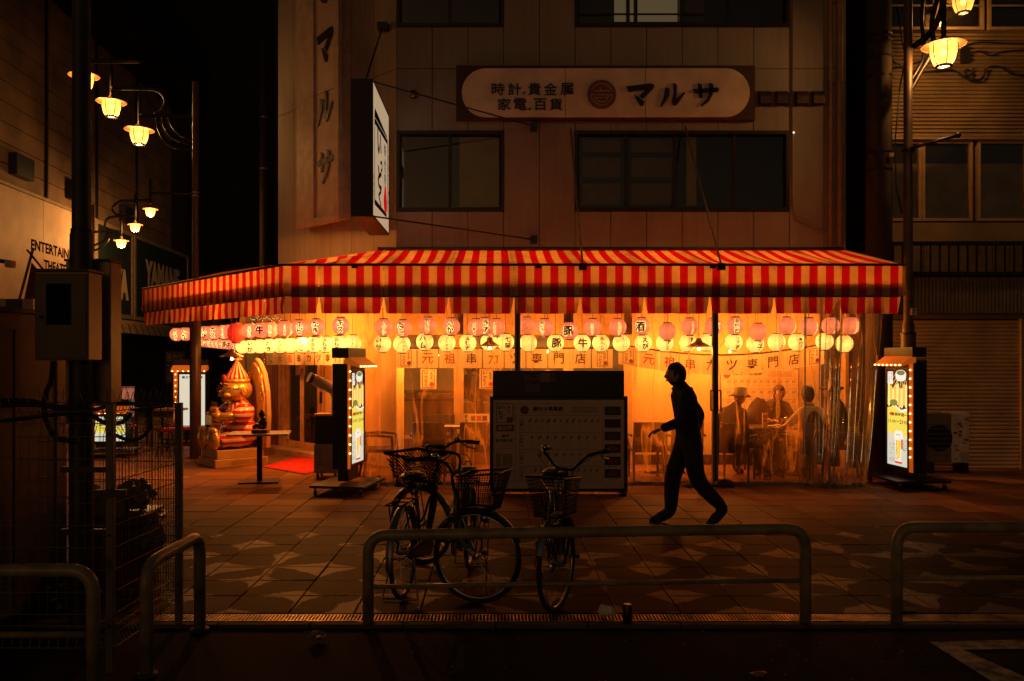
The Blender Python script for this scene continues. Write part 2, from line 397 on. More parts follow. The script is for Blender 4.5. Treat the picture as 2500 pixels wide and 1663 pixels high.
# windows: frame > panes, blind
M_dk_int = mat('dark_room', (.012, .009, .006), .9)
M_blind = mat('yellowed_blind', (.50, .40, .08), .8, var=.08)
M_blind2 = mat('brown_shutter', (.22, .15, .07), .8)
M_cream = emi('lit_curtain', (.36, .27, .155), .28)
def window(pxa, pxb, ya, yb, sashes, fills):
    x0, x1, z1, z0 = X(pxa, DF), X(pxb, DF), Z(ya, DF), Z(yb, DF); t = .05
    f = MB(); d0 = DF - .012; d1 = DF + .12
    f.bb((x0, d0, z1 - t), (x1, d1, z1)); f.bb((x0, d0, z0), (x1, d1, z0 + t * 1.2)); f.bb((x0, d0, z0 + t * 1.2), (x0 + t, d1, z1 - t)); f.bb((x1 - t, d0, z0 + t * 1.2), (x1, d1, z1 - t))
    for i, s_ in enumerate(sashes):
        xx = X(s_, DF); f.bb((xx - .022, d0 + .03 + .02 * (i % 2), z0 + t * 1.2), (xx + .022, d1, z1 - t))
    fr = f.build('window', M_alu, bld)
    ed = [x0 + t] + [X(s_, DF) for s_ in sashes] + [x1 - t]
    for a, b in zip(ed[:-1], ed[1:]):
        MB().bb((a + .023, DF + .075, z0 + t * 1.2), (b - .023, DF + .08, z1 - t)).build('pane', M_glass, fr, base=bld['_base'])
    # dark reveal behind
    r = MB(); r.bb((x0, DF + .55, z0), (x1, DF + .6, z1)); r.bb((x0 - .1, DF + .201, z0 - .05), (x0, DF + .6, z1 + .05)); r.bb((x1, DF + .201, z0 - .05), (x1 + .1, DF + .6, z1 + .05))
    r.bb((x0, DF + .201, z0 - .06), (x1, DF + .6, z0)); r.bb((x0, DF + .201, z1), (x1, DF + .6, z1 + .06))
    r.build('reveal', M_dk_int, fr, base=bld['_base'])
    for (a, b, y0, y1, m, nm) in fills:
        MB().bb((X(a, DF + .15), DF + .15, max(z0 + .06, Z(y1, DF + .15))), (X(b, DF + .15), DF + .17, min(z1, Z(y0, DF + .15)))).build(nm, m, fr, base=bld['_base'])
window(968, 1230, 320, 516, [1098], [(1122, 1219, 335, 505, M_blind, 'blind')])
window(1404, 1927, 320, 516, [1530, 1650, 1795], [(1422, 1515, 340, 372, M_blind2, 'shutter_board'), (1422, 1515, 385, 434, M_blind2, 'shutter_board'), (1422, 1515, 448, 500, M_blind2, 'shutter_board'),
     (1541, 1640, 340, 372, M_blind2, 'shutter_board'), (1541, 1640, 385, 434, M_blind2, 'shutter_board'), (1541, 1640, 448, 500, M_blind2, 'shutter_board'), (1676, 1700, 335, 502, M_blind, 'blind')])
window(968, 1230, -80, 66, [1098], [])
window(1404, 1927, -80, 66, [1534, 1553, 1664, 1780], [(1500, 1530, -80, 52, M_cream, 'curtain'), (1538, 1552, -80, 52, M_cream, 'curtain'), (1557, 1654, -80, 52, M_cream, 'curtain'), (1675, 1718, -80, 52, mat('dull_curtain', (.12, .09, .05), .8), 'curtain')])
# muntin bars over the lit upper window
MB().bb((X(1410, DF), DF + .05, Z(31, DF) - .012), (X(1720, DF), DF + .07, Z(31, DF) + .012)).build('glazing_bar', M_alu, bld)
# pipes at the right end and the small cable
for (px, r, dd) in ((2024, .035, .06), (2046, .05, .07)):
    xx = X(px, DF)
    p = MB().tube([(xx, DF - dd, 3.5), (xx, DF - dd, 8.5)], r, 12)
    for z in (4.3, 6.05, 7.3): p.tube([(xx, DF - dd, z), (xx, DF - dd, z + .05)], r * 1.25, 12)
    sharp(p.build('drainpipe', mat('pipe_paint', (.30, .19, .11), .5), bld))
xx = X(1934, DF)
MB().tube([(xx, DF - .015, 8), (xx + .005, DF - .015, 4.1), (xx + .06, DF - .015, 3.95), (xx + .35, DF - .015, 3.78), (xx + .52, DF - .02, 3.72)], .012, 6).build('cable', mat('old_cable', (.3, .2, .12), .6), bld, smooth=True)
# vent hoods
for px in (1864, 1905, 1953, 1993):
    xx, zz = X(px, DF), Z(241, DF); h = MB(); n = 8
    for i in range(n):
        a0, a1 = math.pi * i / n / 2, math.pi * (i + 1) / n / 2
        for (q0, q1) in ((a0, a1),):
            h.add([(xx - .088, DF - .13 * math.sin(q0), zz + .115 * math.cos(q0) * 1.0), (xx + .088, DF - .13 * math.sin(q0), zz + .115 * math.cos(q0)),
                   (xx + .088, DF - .13 * math.sin(q1), zz + .115 * math.cos(q1)), (xx - .088, DF - .13 * math.sin(q1), zz + .115 * math.cos(q1))], [(0, 1, 2, 3)])
    for sx in (-.088, .088):
        h.add([(xx + sx, DF, zz)] + [(xx + sx, DF - .13 * math.sin(math.pi * i / n / 2), zz + .115 * math.cos(math.pi * i / n / 2)) for i in range(n + 1)], [tuple(range(n + 2))])
    h.bb((xx - .088, DF - .13, zz - .11), (xx + .088, DF - .126, zz)); h.bb((xx - .088, DF - .126, zz - .11), (xx - .084, DF, zz)); h.bb((xx + .084, DF - .126, zz - .11), (xx + .088, DF, zz))
    h.build('vent_hood', mat('vent_steel', (.18, .11, .06), .25, .85), bld)
MB().ball((X(1010, DF), DF - .06, Z(234, DF)), (.07, .09, .07)).build('round_vent', mat('vent_steel', (.1, .1, .1)), bld, smooth=True)
MB().ball((X(1936, DF), DF - .03, Z(325, DF)), .013, 8, 6).build('pilot_light', emi('pilot', (1, .75, .45), 3), bld, smooth=True)
# ground-floor front: shop windows, wall, pillars
GD = 13.4; zt_ = 3.3
M_yw = mat('yellow_wall', (.72, .47, .19), .75, bump=.08, var=.05, vs=2)
M_pil = mat('shop_pillar', (.55, .33, .13), .6)
gx = lambda px: X(px, GD)
MB().bb((gx(1543), GD, .0), (gx(2040), GD + .15, zt_)).build('rendered_wall', M_yw, bld)
MB().bb((gx(1545), GD - .03, .0), (gx(2038), GD, .16)).build('skirting', M_wood, bld)
MB().bb((gx(2040), GD - .5, .0), (X(2066, DF) - .01, GD + .2, zt_)).build('end_wall', mat('end_wall_paint', (.5, .30, .12), .8), bld)
MB().tube([(gx(2012), GD - .04, .1), (gx(2012), GD - .04, 2.6)], .03, 8).build('downpipe', M_pil, bld)
pl = [(968, 984), (1108, 1132), (1375, 1400), (1522, 1543)]
for a, b in pl: MB().bb((gx(a), GD - .03, 0), (gx(b), GD + .12, 2.75)).build('pillar', M_pil, bld, bevel=.005)
MB().bb((gx(968), GD - .03, 2.12), (gx(1543), GD + .15, zt_)).build('lintel', M_pil, bld)
for a, b in ((984, 1108), (1132, 1375), (1400, 1522)):
    MB().bb((gx(a), GD - .01, 0), (gx(b), GD + .1, .42)).build('dado', mat('dado_wood', (.2, .1, .045), .6), bld)
    MB().bb((gx(a), GD + .04, .42), (gx(b), GD + .048, 2.12)).build('shop_pane', see('shop_glass', (.93, .88, .78), .9, .02, (.8, .6, .3), .03, .02), bld)
    MB().bb((gx(a), GD - .015, .42), (gx(b), GD + .06, .47)).build('sill', M_pil, bld)
# inner room
M_room = mat('room_wall', (.52, .40, .20), .8, var=.06)
MB().bb((-5.0, 17.6, 0), (4.6, 17.7, 3.1)).build('room_wall', M_room, bld)
MB().bb((4.5, GD + .2, 0), (4.6, 17.6, 3.1)).build('room_wall', M_room, bld)
MB().bb((-5.0, 16.0, 0), (-4.9, 17.6, 3.1)).build('room_wall', M_room, bld)
MB().bb((-3.5, 17.53, 1.0), (4.5, 17.6, 1.06)).build('room_rail', M_wood, bld)
MB().bb((-3.9, GD, -.01), (5, 17.6, .012)).build('room_floor', mat('room_floor', (.2, .11, .05), .4), bld)
# slanted entrance wall of the ground floor (door bay) : s measured along the slant
def dpart(name, s0, s1, o0, o1, z0, z1, m, **k):
    p = [diag(s0, o0, z0), diag(s1, o0, z0), diag(s1, o0, z1), diag(s0, o0, z1)]
    return MB().poly(p, nv * (o1 - o0)).build(name, m, bld, **k)
M_ent = mat('entrance_frame', (.72, .42, .15), .45)
dpart('entrance_lintel', 0, 3.1, -.15, 0, 2.05, 3.3, M_yw)
dpart('entrance_wall', 0, 1.42, -.15, 0, 0, 2.05, M_yw)
for s_ in (1.43, 1.51, 2.36, 2.46): dpart('door_post', s_, s_ + .05, -.1, .02, 0, 2.05, M_ent)
dpart('entrance_wall', 2.52, 3.1, -.15, 0, 0, 2.05, mat('ribbed_panel', (.34, .17, .07), .35, bump=.2))
for k in range(9): dpart('wall_rib', 2.55 + k * .062, 2.565 + k * .062, 0, .02, .05, 2.05, mat('ribbed_panel', (1, 1, 1)))
dpart('door_sash', 1.57, 1.96, -.02, 0, .02, .22, M_ent); dpart('door_sash', 1.96, 2.35, -.05, -.03, .02, .22, M_ent)
for s_ in (1.57, 1.92, 1.97, 2.31): dpart('door_stile', s_, s_ + .04, -.05, -.01, .22, 2.0, M_ent)
dpart('door_pane', 1.61, 1.92, -.02, -.015, .22, 2.0, see('door_glass', (.9, .85, .75), .9, .02, (.8, .6, .3), .03, .05))
dpart('door_pane', 2.01, 2.31, -.05, -.045, .22, 2.0, MATS['door_glass'])
dpart('door_step', 1.0, 2.7, 0, .34, .0, .10, mat('step_stone', (.5, .33, .17), .6))
dpart('push_handle', 1.46, 1.49, .02, .05, .95, 1.15, M_black)

# near-black buildings added to hide the glowing sky beyond lane and gap
M_night = mat('night_black_wall', (.006, .004, .003), .95)
fb = thing('added_far_building', 'tall near-black building added to hide the sky beyond the dark lane', 'building', (-9, 44, 0), world=True)
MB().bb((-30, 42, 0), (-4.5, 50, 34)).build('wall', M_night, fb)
for k in range(4): MB().bb((-15.5 + k * 2.6, 41.9, 3.2), (-14 + k * 2.6, 42, 4.6)).build('window', M_alu, fb)
fb2 = thing('added_gap_building', 'narrow near-black building added to hide the sky beside the drainpipes', 'building', (6.2, 20, 0), world=True)
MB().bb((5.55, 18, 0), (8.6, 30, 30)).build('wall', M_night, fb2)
MB().bb((7.0, 17.9, 0), (7.3, 18, 14)).build('pilaster', mat('night_black_wall2', (.012, .008, .005), .9), fb2)
# ================================================================ AWNING
AD = 11.0; ZV, ZF0, ZF1, ZB = 2.33, 2.57, 2.98, 3.43
def stripe(name, base_dark=1.0, trans=.62):
    m = bpy.data.materials.new(name); m.use_nodes = True; t = m.node_tree; t.nodes.clear(); N = t.nodes.new; L = t.links.new
    tc = N('ShaderNodeTexCoord'); sep = N('ShaderNodeSeparateXYZ'); L(tc.outputs['Object'], sep.inputs[0])
    a = N('ShaderNodeMath'); a.operation = 'DIVIDE'; L(sep.outputs[0], a.inputs[0]); a.inputs[1].default_value = .2175
    f = N('ShaderNodeMath'); f.operation = 'FRACT'; L(a.outputs[0], f.inputs[0])
    g = N('ShaderNodeMath'); g.operation = 'GREATER_THAN'; L(f.outputs[0], g.inputs[0]); g.inputs[1].default_value = .5
    n = N('ShaderNodeTexNoise'); n.inputs['Scale'].default_value = 2.1; n.inputs['Detail'].default_value = 10; n.inputs['Roughness'].default_value = .68; L(tc.outputs['Object'], n.inputs['Vector'])
    r = N('ShaderNodeMapRange'); L(n.outputs[0], r.inputs[0]); r.inputs[1].default_value = .3; r.inputs[2].default_value = .7; r.inputs[3].default_value = .62; r.inputs[4].default_value = 1.08
    mx = N('ShaderNodeMix'); mx.data_type = 'RGBA'; L(g.outputs[0], mx.inputs['Factor']); mx.inputs['A'].default_value = (.80, .56, .28, 1); mx.inputs['B'].default_value = (.58, .008, .006, 1)
    s = N('ShaderNodeVectorMath'); s.operation = 'SCALE'; L(mx.outputs['Result'], s.inputs[0]); L(r.outputs[0], s.inputs['Scale'])
    wv = N('ShaderNodeTexNoise'); wv.inputs['Scale'].default_value = 2.2; L(tc.outputs['Object'], wv.inputs['Vector'])
    bp = N('ShaderNodeBump'); bp.inputs['Strength'].default_value = .35; bp.inputs['Distance'].default_value = .05; L(wv.outputs[0], bp.inputs['Height'])
    d = N('ShaderNodeBsdfDiffuse'); tr = N('ShaderNodeBsdfTranslucent'); L(s.outputs[0], d.inputs[0]); L(s.outputs[0], tr.inputs[0]); L(bp.outputs[0], d.inputs['Normal'])
    k = N('ShaderNodeMixShader'); k.inputs[0].default_value = trans; L(d.outputs[0], k.inputs[1]); L(tr.outputs[0], k.inputs[2])
    gl = N('ShaderNodeBsdfGlossy'); gl.inputs['Roughness'].default_value = .4; k2 = N('ShaderNodeMixShader'); k2.inputs[0].default_value = .03; L(k.outputs[0], k2.inputs[1]); L(gl.outputs[0], k2.inputs[2])
    o = N('ShaderNodeOutputMaterial'); L(k2.outputs[0], o.inputs[0]); return m
M_stripe = stripe('striped_canvas'); M_stripe_v = stripe('striped_valance', trans=.45)
M_frame = mat('awning_frame', (.08, .055, .04), .45, .5)
CX = X(691, AD); awn = thing('awning', 'red and cream striped canvas awning wrapping the corner of the shop', 'awning', (CX, AD, 0), world=True)
XR = X(2203, AD)
SV = Vector((-3.51, 3.75, 0)).normalized(); SL = 5.13; SA = math.atan2(SV.y, SV.x)
def strip(name, mb, m, rz=0, smooth=False):
    o = mb.build(name, m, None, smooth=smooth); o.parent = awn; o.rotation_euler = (0, 0, rz); return o
fl = [X(p, AD) - CX for p in (691, 778, 936, 1095, 1255, 1417, 1575, 1734, 1892, 2051, 2203)]
def cloth(x0, x1, z0, z1, y=0, amp=.012, lean=0, nx=10, nz=4, gap=0, seed=0, cut0=0, cut1=0):
    mb = MB(); vs = []
    for j in range(nz + 1):
        v = j / nz
        for i in range(nx + 1):
            u = i / nx; a = x0 + gap + cut0 * (1 - v) ** 1.3; b = x1 - gap - cut1 * (1 - v) ** 1.3
            x = a + (b - a) * u; z = z0 + (z1 - z0) * v
            yy = y + lean * (1 - v) + amp * (1 - v * .8) * noise.noise(Vector((x * 2.3 + seed, v * 1.1, seed * .7)))
            vs.append((x, yy, z + (0 if v > .1 else .006 * noise.noise(Vector((x * 3, seed, 0))))))
    fs = [(j * (nx + 1) + i, j * (nx + 1) + i + 1, (j + 1) * (nx + 1) + i + 1, (j + 1) * (nx + 1) + i) for j in range(nz) for i in range(nx)]
    return mb.add(vs, fs)
for k in range(len(fl) - 1):
    strip('fascia_panel', cloth(fl[k], fl[k + 1], ZF0, ZF1, 0, .03, gap=.003, seed=k), M_stripe, smooth=True)
    c0 = .035 if k else 0; c1 = .045
    o = strip('valance_flap', cloth(fl[k], fl[k + 1], ZV, ZF0 + .0, .035, .05, -.01, gap=.004, seed=k + 20, cut0=c0, cut1=c1 + (.06 if k == 8 else 0)), M_stripe_v, smooth=True)
seams = [0, .6, 1.35, 2.22, 3.09, 3.96, 4.83, 5.13]
sa = math.atan2(SV.y, SV.x)
sideM = sa - math.pi      # local +x runs from the far end back to the corner; use negative x along the side
for k in range(len(seams) - 1):
    strip('fascia_panel', cloth(-seams[k + 1], -seams[k], ZF0, ZF1, 0, .012, gap=.003, seed=k + 40), M_stripe, sideM, True)
    strip('valance_flap', cloth(-seams[k + 1], -seams[k], ZV, ZF0, .035, .03, -.01, gap=.004, seed=k + 60, cut0=.03, cut1=.03), M_stripe_v, sideM, True)
# end return on the right
strip('end_cap', MB().poly([(XR - CX, 0, ZF0), (XR - CX, .9, ZF0), (XR - CX, 1.85, ZB), (XR - CX, .0, ZF1)], (.045, 0, 0)), M_stripe)
# sloping roof sections between rafters; the left end follows the hip over the corner
bx = [X(923, DF) - CX] + [f for f in fl[3:-1]] + [XR - CX]
def roofp(x0, x1, xb0, xb1, seed):
    mb = MB(); n, m_ = 8, 8; vs = []
    for j in range(m_ + 1):
        v = j / m_
        for i in range(n + 1):
            u = i / n; a = x0 + (xb0 - x0) * v; b = x1 + (xb1 - x1) * v; x = a + (b - a) * u
            sag = -.06 * math.sin(math.pi * u) * math.sin(math.pi * v)
            vs.append((x, v * (DF - AD - .02), ZF1 + (ZB - ZF1) * v + sag + .01 * noise.noise(Vector((x * 2, v * 3, seed)))))
    return mb.add(vs, [(j * (n + 1) + i, j * (n + 1) + i + 1, (j + 1) * (n + 1) + i + 1, (j + 1) * (n + 1) + i) for j in range(m_) for i in range(n)])
fr = fl[:]
for k in range(len(fr) - 1):
    xb0 = max(fr[k], bx[0]) if k else bx[0] - .0; xb1 = max(fr[k + 1], bx[0] + .02 * (k + 1))
    strip('roof_panel', roofp(fr[k], fr[k + 1], xb0, xb1, k), M_stripe, smooth=True)
# slanted side's roof: four sections from the hip to the far end
hip = Vector((bx[0], DF - AD, 0)); q0 = Vector((0, 0, 0)); endf = SV * SL; nb = Vector((.7071, .7071, 0)) * 1.75
endb = endf + Vector((1.0, 1.3, 0))
rm = Matrix.Rotation(-sideM, 3, 'Z')
for k in range(4):
    mb = MB(); vs = []
    for j in range(7):
        v = j / 6
        for i in range(7):
            t_ = (k + i / 6) / 4; a = q0.lerp(endf, t_); b = hip.lerp(endb, t_); p = rm @ a.lerp(b, v)
            vs.append((p.x, p.y, ZF1 + (ZB - ZF1) * v - .03 * math.sin(math.pi * (i / 6)) * math.sin(math.pi * v)))
    mb.add(vs, [(j * 7 + i, j * 7 + i + 1, (j + 1) * 7 + i + 1, (j + 1) * 7 + i) for j in range(6) for i in range(6)])
    strip('roof_panel', mb, M_stripe, sideM, True)
# frame: rails along top and bottom of the fascia, rafters, rear rail
def rail(name, a, b, r=.02, m=M_frame): return MB().tube([a, b], r, 8).build(name, m, awn, smooth=True)
ce = Vector((CX, AD, 0)); ef = ce + SV * SL
for z, r in ((ZF1 + .005, .018), (ZF0 + .02, .03)):
    off = .0 if z > 2.9 else .05
    rail('frame_rail', (CX - .02, AD + off, z), (XR + .03, AD + off, z), r)
    rail('frame_rail', (CX - .0, AD + off, z), (ef.x, ef.y + off, z), r)
MB().bb((CX + .1, AD + .03, ZF0 - .02), (XR - .03, AD + .09, ZF0 + .12)).build('fascia_beam', M_frame, awn)
sb = MB(); p0 = ce + Vector((.05, .09, 0)); p1 = ef + Vector((.05, .06, 0))
sb.poly([p0 + UZ * (ZF0 - .02), p1 + UZ * (ZF0 - .02), p1 + UZ * (ZF0 + .12), p0 + UZ * (ZF0 + .12)], (.03, .03, 0)); sb.build('fascia_beam', M_frame, awn)
rail('rear_rail', (X(923, DF), DF - .04, ZB + .02), (XR, DF - .04, ZB + .02), .03)
for k in range(1, len(fl) - 1):
    rail('rafter', (CX + fl[k], AD + .03, ZF1 - .05), (CX + max(fl[k], bx[0] + .1 * k), DF - .05, ZB - .06), .016)
for px in (1422, 1760): MB().bb((X(px, AD) - .05, AD - .05, ZF1 - .07), (X(px, AD) + .05, AD + .02, ZF1 + .02)).build('stay_bracket', M_black, awn)
for (a, b) in (((1393, 315), 1422), ((1672, 308), 1760)):
    A = at(a[0], a[1], DF - .06)
    MB().tube([A, A + (Vector((X(b, AD), AD - .02, ZF1)) - A) * .55 + Vector((0, 0, -.01)), (X(b, AD), AD - .02, ZF1)], .014, 8).build('stay_rod', mat('grey_rod', (.3, .22, .15), .4, .6), awn, smooth=True)
for px in (866, 1314, 1740): MB().bb((X(px, AD) - .04, AD - .03, ZF1 - .045), (X(px, AD) + .04, AD - .005, ZF1 + .0)).build('clip', M_black, awn)

# posts of the vinyl screen
PDT = 11.1
def post(px, label, latch=False):
    x = X(px, PDT); t = thing('terrace_post', label, 'post', (x, PDT, 0), group='steel posts of the terrace screen', world=True)
    m = mat('post_alu', (.26, .20, .13), .35, .4)
    for dx in (-.036, .012): MB().bb((x + dx, PDT - .035, 0), (x + dx + .03, PDT + .035, 2.75)).build('channel', m, t, bevel=.004)
    MB().bb((x - .006, PDT - .02, 0), (x + .012, PDT + .02, 2.74)).build('web', M_black, t)
    MB().bb((x - .07, PDT - .06, 0), (x + .07, PDT + .06, .012)).build('foot_plate', M_black, t)
    if latch:
        for dx in (-.075, .02):
            l = MB(); z = Z(977, PDT)
            l.bb((x + dx, PDT - .07, z - .14), (x + dx + .055, PDT - .036, z - .125)); l.bb((x + dx, PDT - .07, z + .125), (x + dx + .055, PDT - .036, z + .14))
            l.bb((x + dx, PDT - .07, z - .125), (x + dx + .012, PDT - .036, z + .125)); l.bb((x + dx + .043, PDT - .07, z - .125), (x + dx + .055, PDT - .036, z + .125))
            l.build('pull_handle', M_black, t)
post(1263, 'bronze double-channel post behind the black menu board')
post(1745, 'bronze double-channel post with two square pull handles beside the diners', True)

# vinyl curtains
M_vinyl = see('clear_vinyl', (1, .965, .90), .9, .09, (1, .50, .13), .07, .015, streak=.42)
def curtain(name, label, pa, pb, z1, z0, amp, freq, D=PDT + .05, bell=0, seed=0, hem=True, nx=150, nz=26, shape=None, grp='clear vinyl sheets of the terrace screen'):
    xa, xb = X(pa, D), X(pb, D)
    t = thing(name, label, 'curtain', ((xa + xb) / 2, D, 0), group=grp, world=True)
    vs = []; nv_ = nz
    for j in range(nv_ + 1):
        v = j / nv_
        for i in range(nx + 1):
            u = i / nx; x = xa + (xb - xa) * u
            k = amp(u) * (.35 + .65 * (1 - v)) if callable(amp) else amp * (.35 + .65 * (1 - v))
            ph = x * freq + 1.6 * noise.noise(Vector((x * 1.4, v * .5, seed)))
            y = D + k * (math.sin(ph) + .5 * math.sin(ph * 2.3 + 1) + .8 * noise.noise(Vector((x * 4, v * 1.8, seed + 3))))
            if shape: x, y = shape(u, v, x, y)
            vs.append((x, y, z0 + (z1 - z0) * v + .015 * (1 - v) * noise.noise(Vector((x * 6, 0, seed)))))
    fs = [(j * (nx + 1) + i, j * (nx + 1) + i + 1, (j + 1) * (nx + 1) + i + 1, (j + 1) * (nx + 1) + i) for j in range(nv_) for i in range(nx)]
    MB().add(vs, fs).build('sheet', M_vinyl, t, smooth=True)
    if hem:
        row = [Vector(vs[i]) + Vector((0, 0, -.005)) for i in range(0, nx + 1, 2)]
        h = MB(); 
        for a, b in zip(row[:-1], row[1:]): h.add([a + Vector((0, -.012, -.02)), b + Vector((0, -.012, -.02)), b + Vector((0, 0, .03)), a + Vector((0, 0, .03))], [(0, 1, 2, 3)])
        h.build('hem', mat('hem_tape', (.24, .2, .15), .6), t)
    return t
def sh_left(u, v, x, y): return x + .12 * (1 - v) * (u < .15) * (.15 - u) * 4, y
curtain('vinyl_curtain', 'clear vinyl sheet behind the bicycle with the round wicker basket', 888, 1254, 2.6, .02, lambda u: .05 if u < .3 else .018, 14, seed=1)
def sh_mid(u, v, x, y):
    p = math.exp(-((u - .33) / .12) ** 2) * (1 - v) ** 1.5
    return x - .18 * p * 1.6, y - .12 * p * math.sin(u * 90)
curtain('vinyl_curtain', 'clear vinyl sheet behind the walking man', 1274, 1735, 2.6, .02, lambda u: .012 + .03 * math.exp(-((u - .45) / .2) ** 2), 13, seed=2, shape=sh_mid, nx=190)
curtain('vinyl_curtain', 'taut clear vinyl sheet in front of the seated diners', 1756, 1960, 2.6, .02, .010, 12, seed=4, nx=80)
def sh_right(u, v, x, y):
    w = (1 - v) ** 1.4
    return x - (.16 * w * (1 - abs(2 * u - 1))) - .28 * w * u ** 3, y - .25 * w * math.sin(math.pi * u) * .6
curtain('vinyl_curtain', 'loose end of clear vinyl gathered in deep shiny folds beside the lit poster stand', 1950, 2160, 2.6, .02, lambda u: .035 + .05 * u, 24, D=PDT + .0, seed=6, shape=sh_right, nx=200, nz=40)
curtain('vinyl_curtain', 'strip of bunched clear vinyl hanging next to the entrance poster stand', 866, 930, 2.5, .05, .05, 30, D=PDT + .35, seed=8, nx=60)
curtain('vinyl_curtain', 'bunched vinyl sheet hanging beside the entrance door', 622, 662, 2.3, .05, .03, 40, D=14.4, seed=9, nx=50, hem=False)

# ================================================================ LANTERNS
M_cap = mat('lantern_cap', (.05, .008, .006), .5); M_capb = mat('lantern_cap_black', (.012, .008, .006), .5)
def paper(name, col, es, base):
    m = bpy.data.materials.new(name); m.use_nodes = True; t = m.node_tree; b = t.nodes['Principled BSDF']; N = t.nodes.new; L = t.links.new
    tc = N('ShaderNodeTexCoord'); n = N('ShaderNodeTexNoise'); n.inputs['Scale'].default_value = 14; n.inputs['Detail'].default_value = 5; L(tc.outputs['Object'], n.inputs['Vector'])
    # the bulb inside makes the middle of the paper glow most
    sp = N('ShaderNodeSeparateXYZ'); L(tc.outputs['Object'], sp.inputs[0]); ab = N('ShaderNodeMath'); ab.operation = 'ABSOLUTE'; L(sp.outputs[2], ab.inputs[0])
    mr = N('ShaderNodeMapRange'); L(ab.outputs[0], mr.inputs[0]); mr.inputs[1].default_value = .0; mr.inputs[2].default_value = .125; mr.inputs[3].default_value = 1.15; mr.inputs[4].default_value = .55
    nr = N('ShaderNodeMapRange'); L(n.outputs[0], nr.inputs[0]); nr.inputs[1].default_value = .3; nr.inputs[2].default_value = .7; nr.inputs[3].default_value = .8; nr.inputs[4].default_value = 1.2
    mu = N('ShaderNodeMath'); mu.operation = 'MULTIPLY'; L(mr.outputs[0], mu.inputs[0]); L(nr.outputs[0], mu.inputs[1])
    m2 = N('ShaderNodeMath'); m2.operation = 'MULTIPLY'; L(mu.outputs[0], m2.inputs[0]); m2.inputs[1].default_value = es
    b.inputs['Base Color'].default_value = (*base, 1); b.inputs['Roughness'].default_value = .7; b.inputs['Emission Color'].default_value = (*col, 1); L(m2.outputs[0], b.inputs['Emission Strength']); return m
M_pink = paper('pink_lantern_paper', (1, .23, .085), 1.15, (.6, .08, .06))
M_yel = paper('yellow_lantern_paper', (1, .64, .13), 1.75, (.8, .6, .3))
M_redl = paper('red_lantern_paper', (1, .02, .01), .7, (.5, .02, .02))
M_ink = mat('ink', (.02, .008, .004), .6, var=0)
M_outl = emi('glowing_outline', (1, .74, .22), 2.2)
M_inkr = mat('red_ink', (.55, .03, .01), .6, var=0)
def prof(r, h, n=14):
    p = []
    for i in range(n + 1):
        t = -1 + 2 * i / n; rr = r * (1 - abs(t) ** 2.6 * .62); p.append((rr, t * h))
        if i < n: p.append((rr * .985 if abs(t) < .9 else rr * .93, (t + 1 / n) * h))
    return p
SH = {}
def lantern(kind, pos, txt, label, r=.12, rz=0, top=2.45, blank=False, outl=True):
    m = {'pink': M_pink, 'yellow': M_yel, 'red': M_redl}[kind]; h = r * (1.0 if kind != 'red' else 1.1)
    t = thing('paper_lantern', label, 'lantern', pos, rz, group={'pink': 'upper row of pink paper lanterns', 'yellow': 'lower row of yellow paper lanterns', 'red': 'red lanterns'}[kind])
    key = (kind, round(r, 3))
    if key not in SH:
        s = MB().lathe(prof(r, h), n=22).build('shade', m, None, smooth=True)
        c1 = MB().lathe([(r * .5, h * .97), (r * .5, h * 1.08)], n=14).build('cap', M_cap if kind != 'yellow' else M_capb)
        c2 = MB().lathe([(r * .45, -h * 1.07), (r * .45, -h * .97)], n=14).build('cap', M_cap if kind != 'yellow' else M_capb)
        SH[key] = [x.data for x in (s, c1, c2)]
        for x in (s, c1, c2): bpy.data.objects.remove(x)
    for nm, me in zip(('shade', 'cap', 'cap'), SH[key]):
        o = bpy.data.objects.new(nm, me); COL.objects.link(o); o.parent = t
    MB().tube([(0, 0, h * 1.06), (0, 0, top - pos[2])], .0035, 5).build('cord', M_black, t)
    if txt:
        ln = len(txt); hh = h * (1.7 if ln > 2 else 1.5 if ln == 2 else 1.05); ww = min(r * 1.05, hh / ln * 1.25)
        if ln == 1: ww = hh
        for nm, off, mm, kf in ((('lettering_outline', .10, M_outl, 1.012),) if outl else ()) + (('lettering', .035 if ln < 3 else .02, M_ink, 1.03),):
            vs, fs, d = glyphs(vert(txt), off, 1); base = glyphs(vert(txt), 0, 1)[2]; sc = min(ww / base[0], hh / base[1]) if ln > 1 else hh / base[1]
            bm = bmesh.new(); V = [bm.verts.new((v.x * sc, v.y * sc * (1 if ln < 2 else hh / base[1] / sc), 0)) for v in vs]
            for f in fs:
                try: bm.faces.new([V[i] for i in f])
                except ValueError: pass
            bmesh.ops.triangulate(bm, faces=bm.faces)
            lg = [e for e in bm.edges if e.calc_length() > r * .22]
            if lg: bmesh.ops.subdivide_edges(bm, edges=lg, cuts=2)
            bmesh.ops.triangulate(bm, faces=bm.faces)
            for v in bm.verts:
                zz = max(-h * .95, min(h * .95, v.co.y)); rr = r * (1 - abs(zz / h) ** 2.6 * .62) * kf; a = v.co.x / r
                v.co = Vector((math.sin(a) * rr, -math.cos(a) * rr, v.co.y))
            me = bpy.data.meshes.new(nm); bm.to_mesh(me); bm.free(); me.materials.append(mm)
            o = bpy.data.objects.new(nm, me); COL.objects.link(o); o.parent = t
    return t
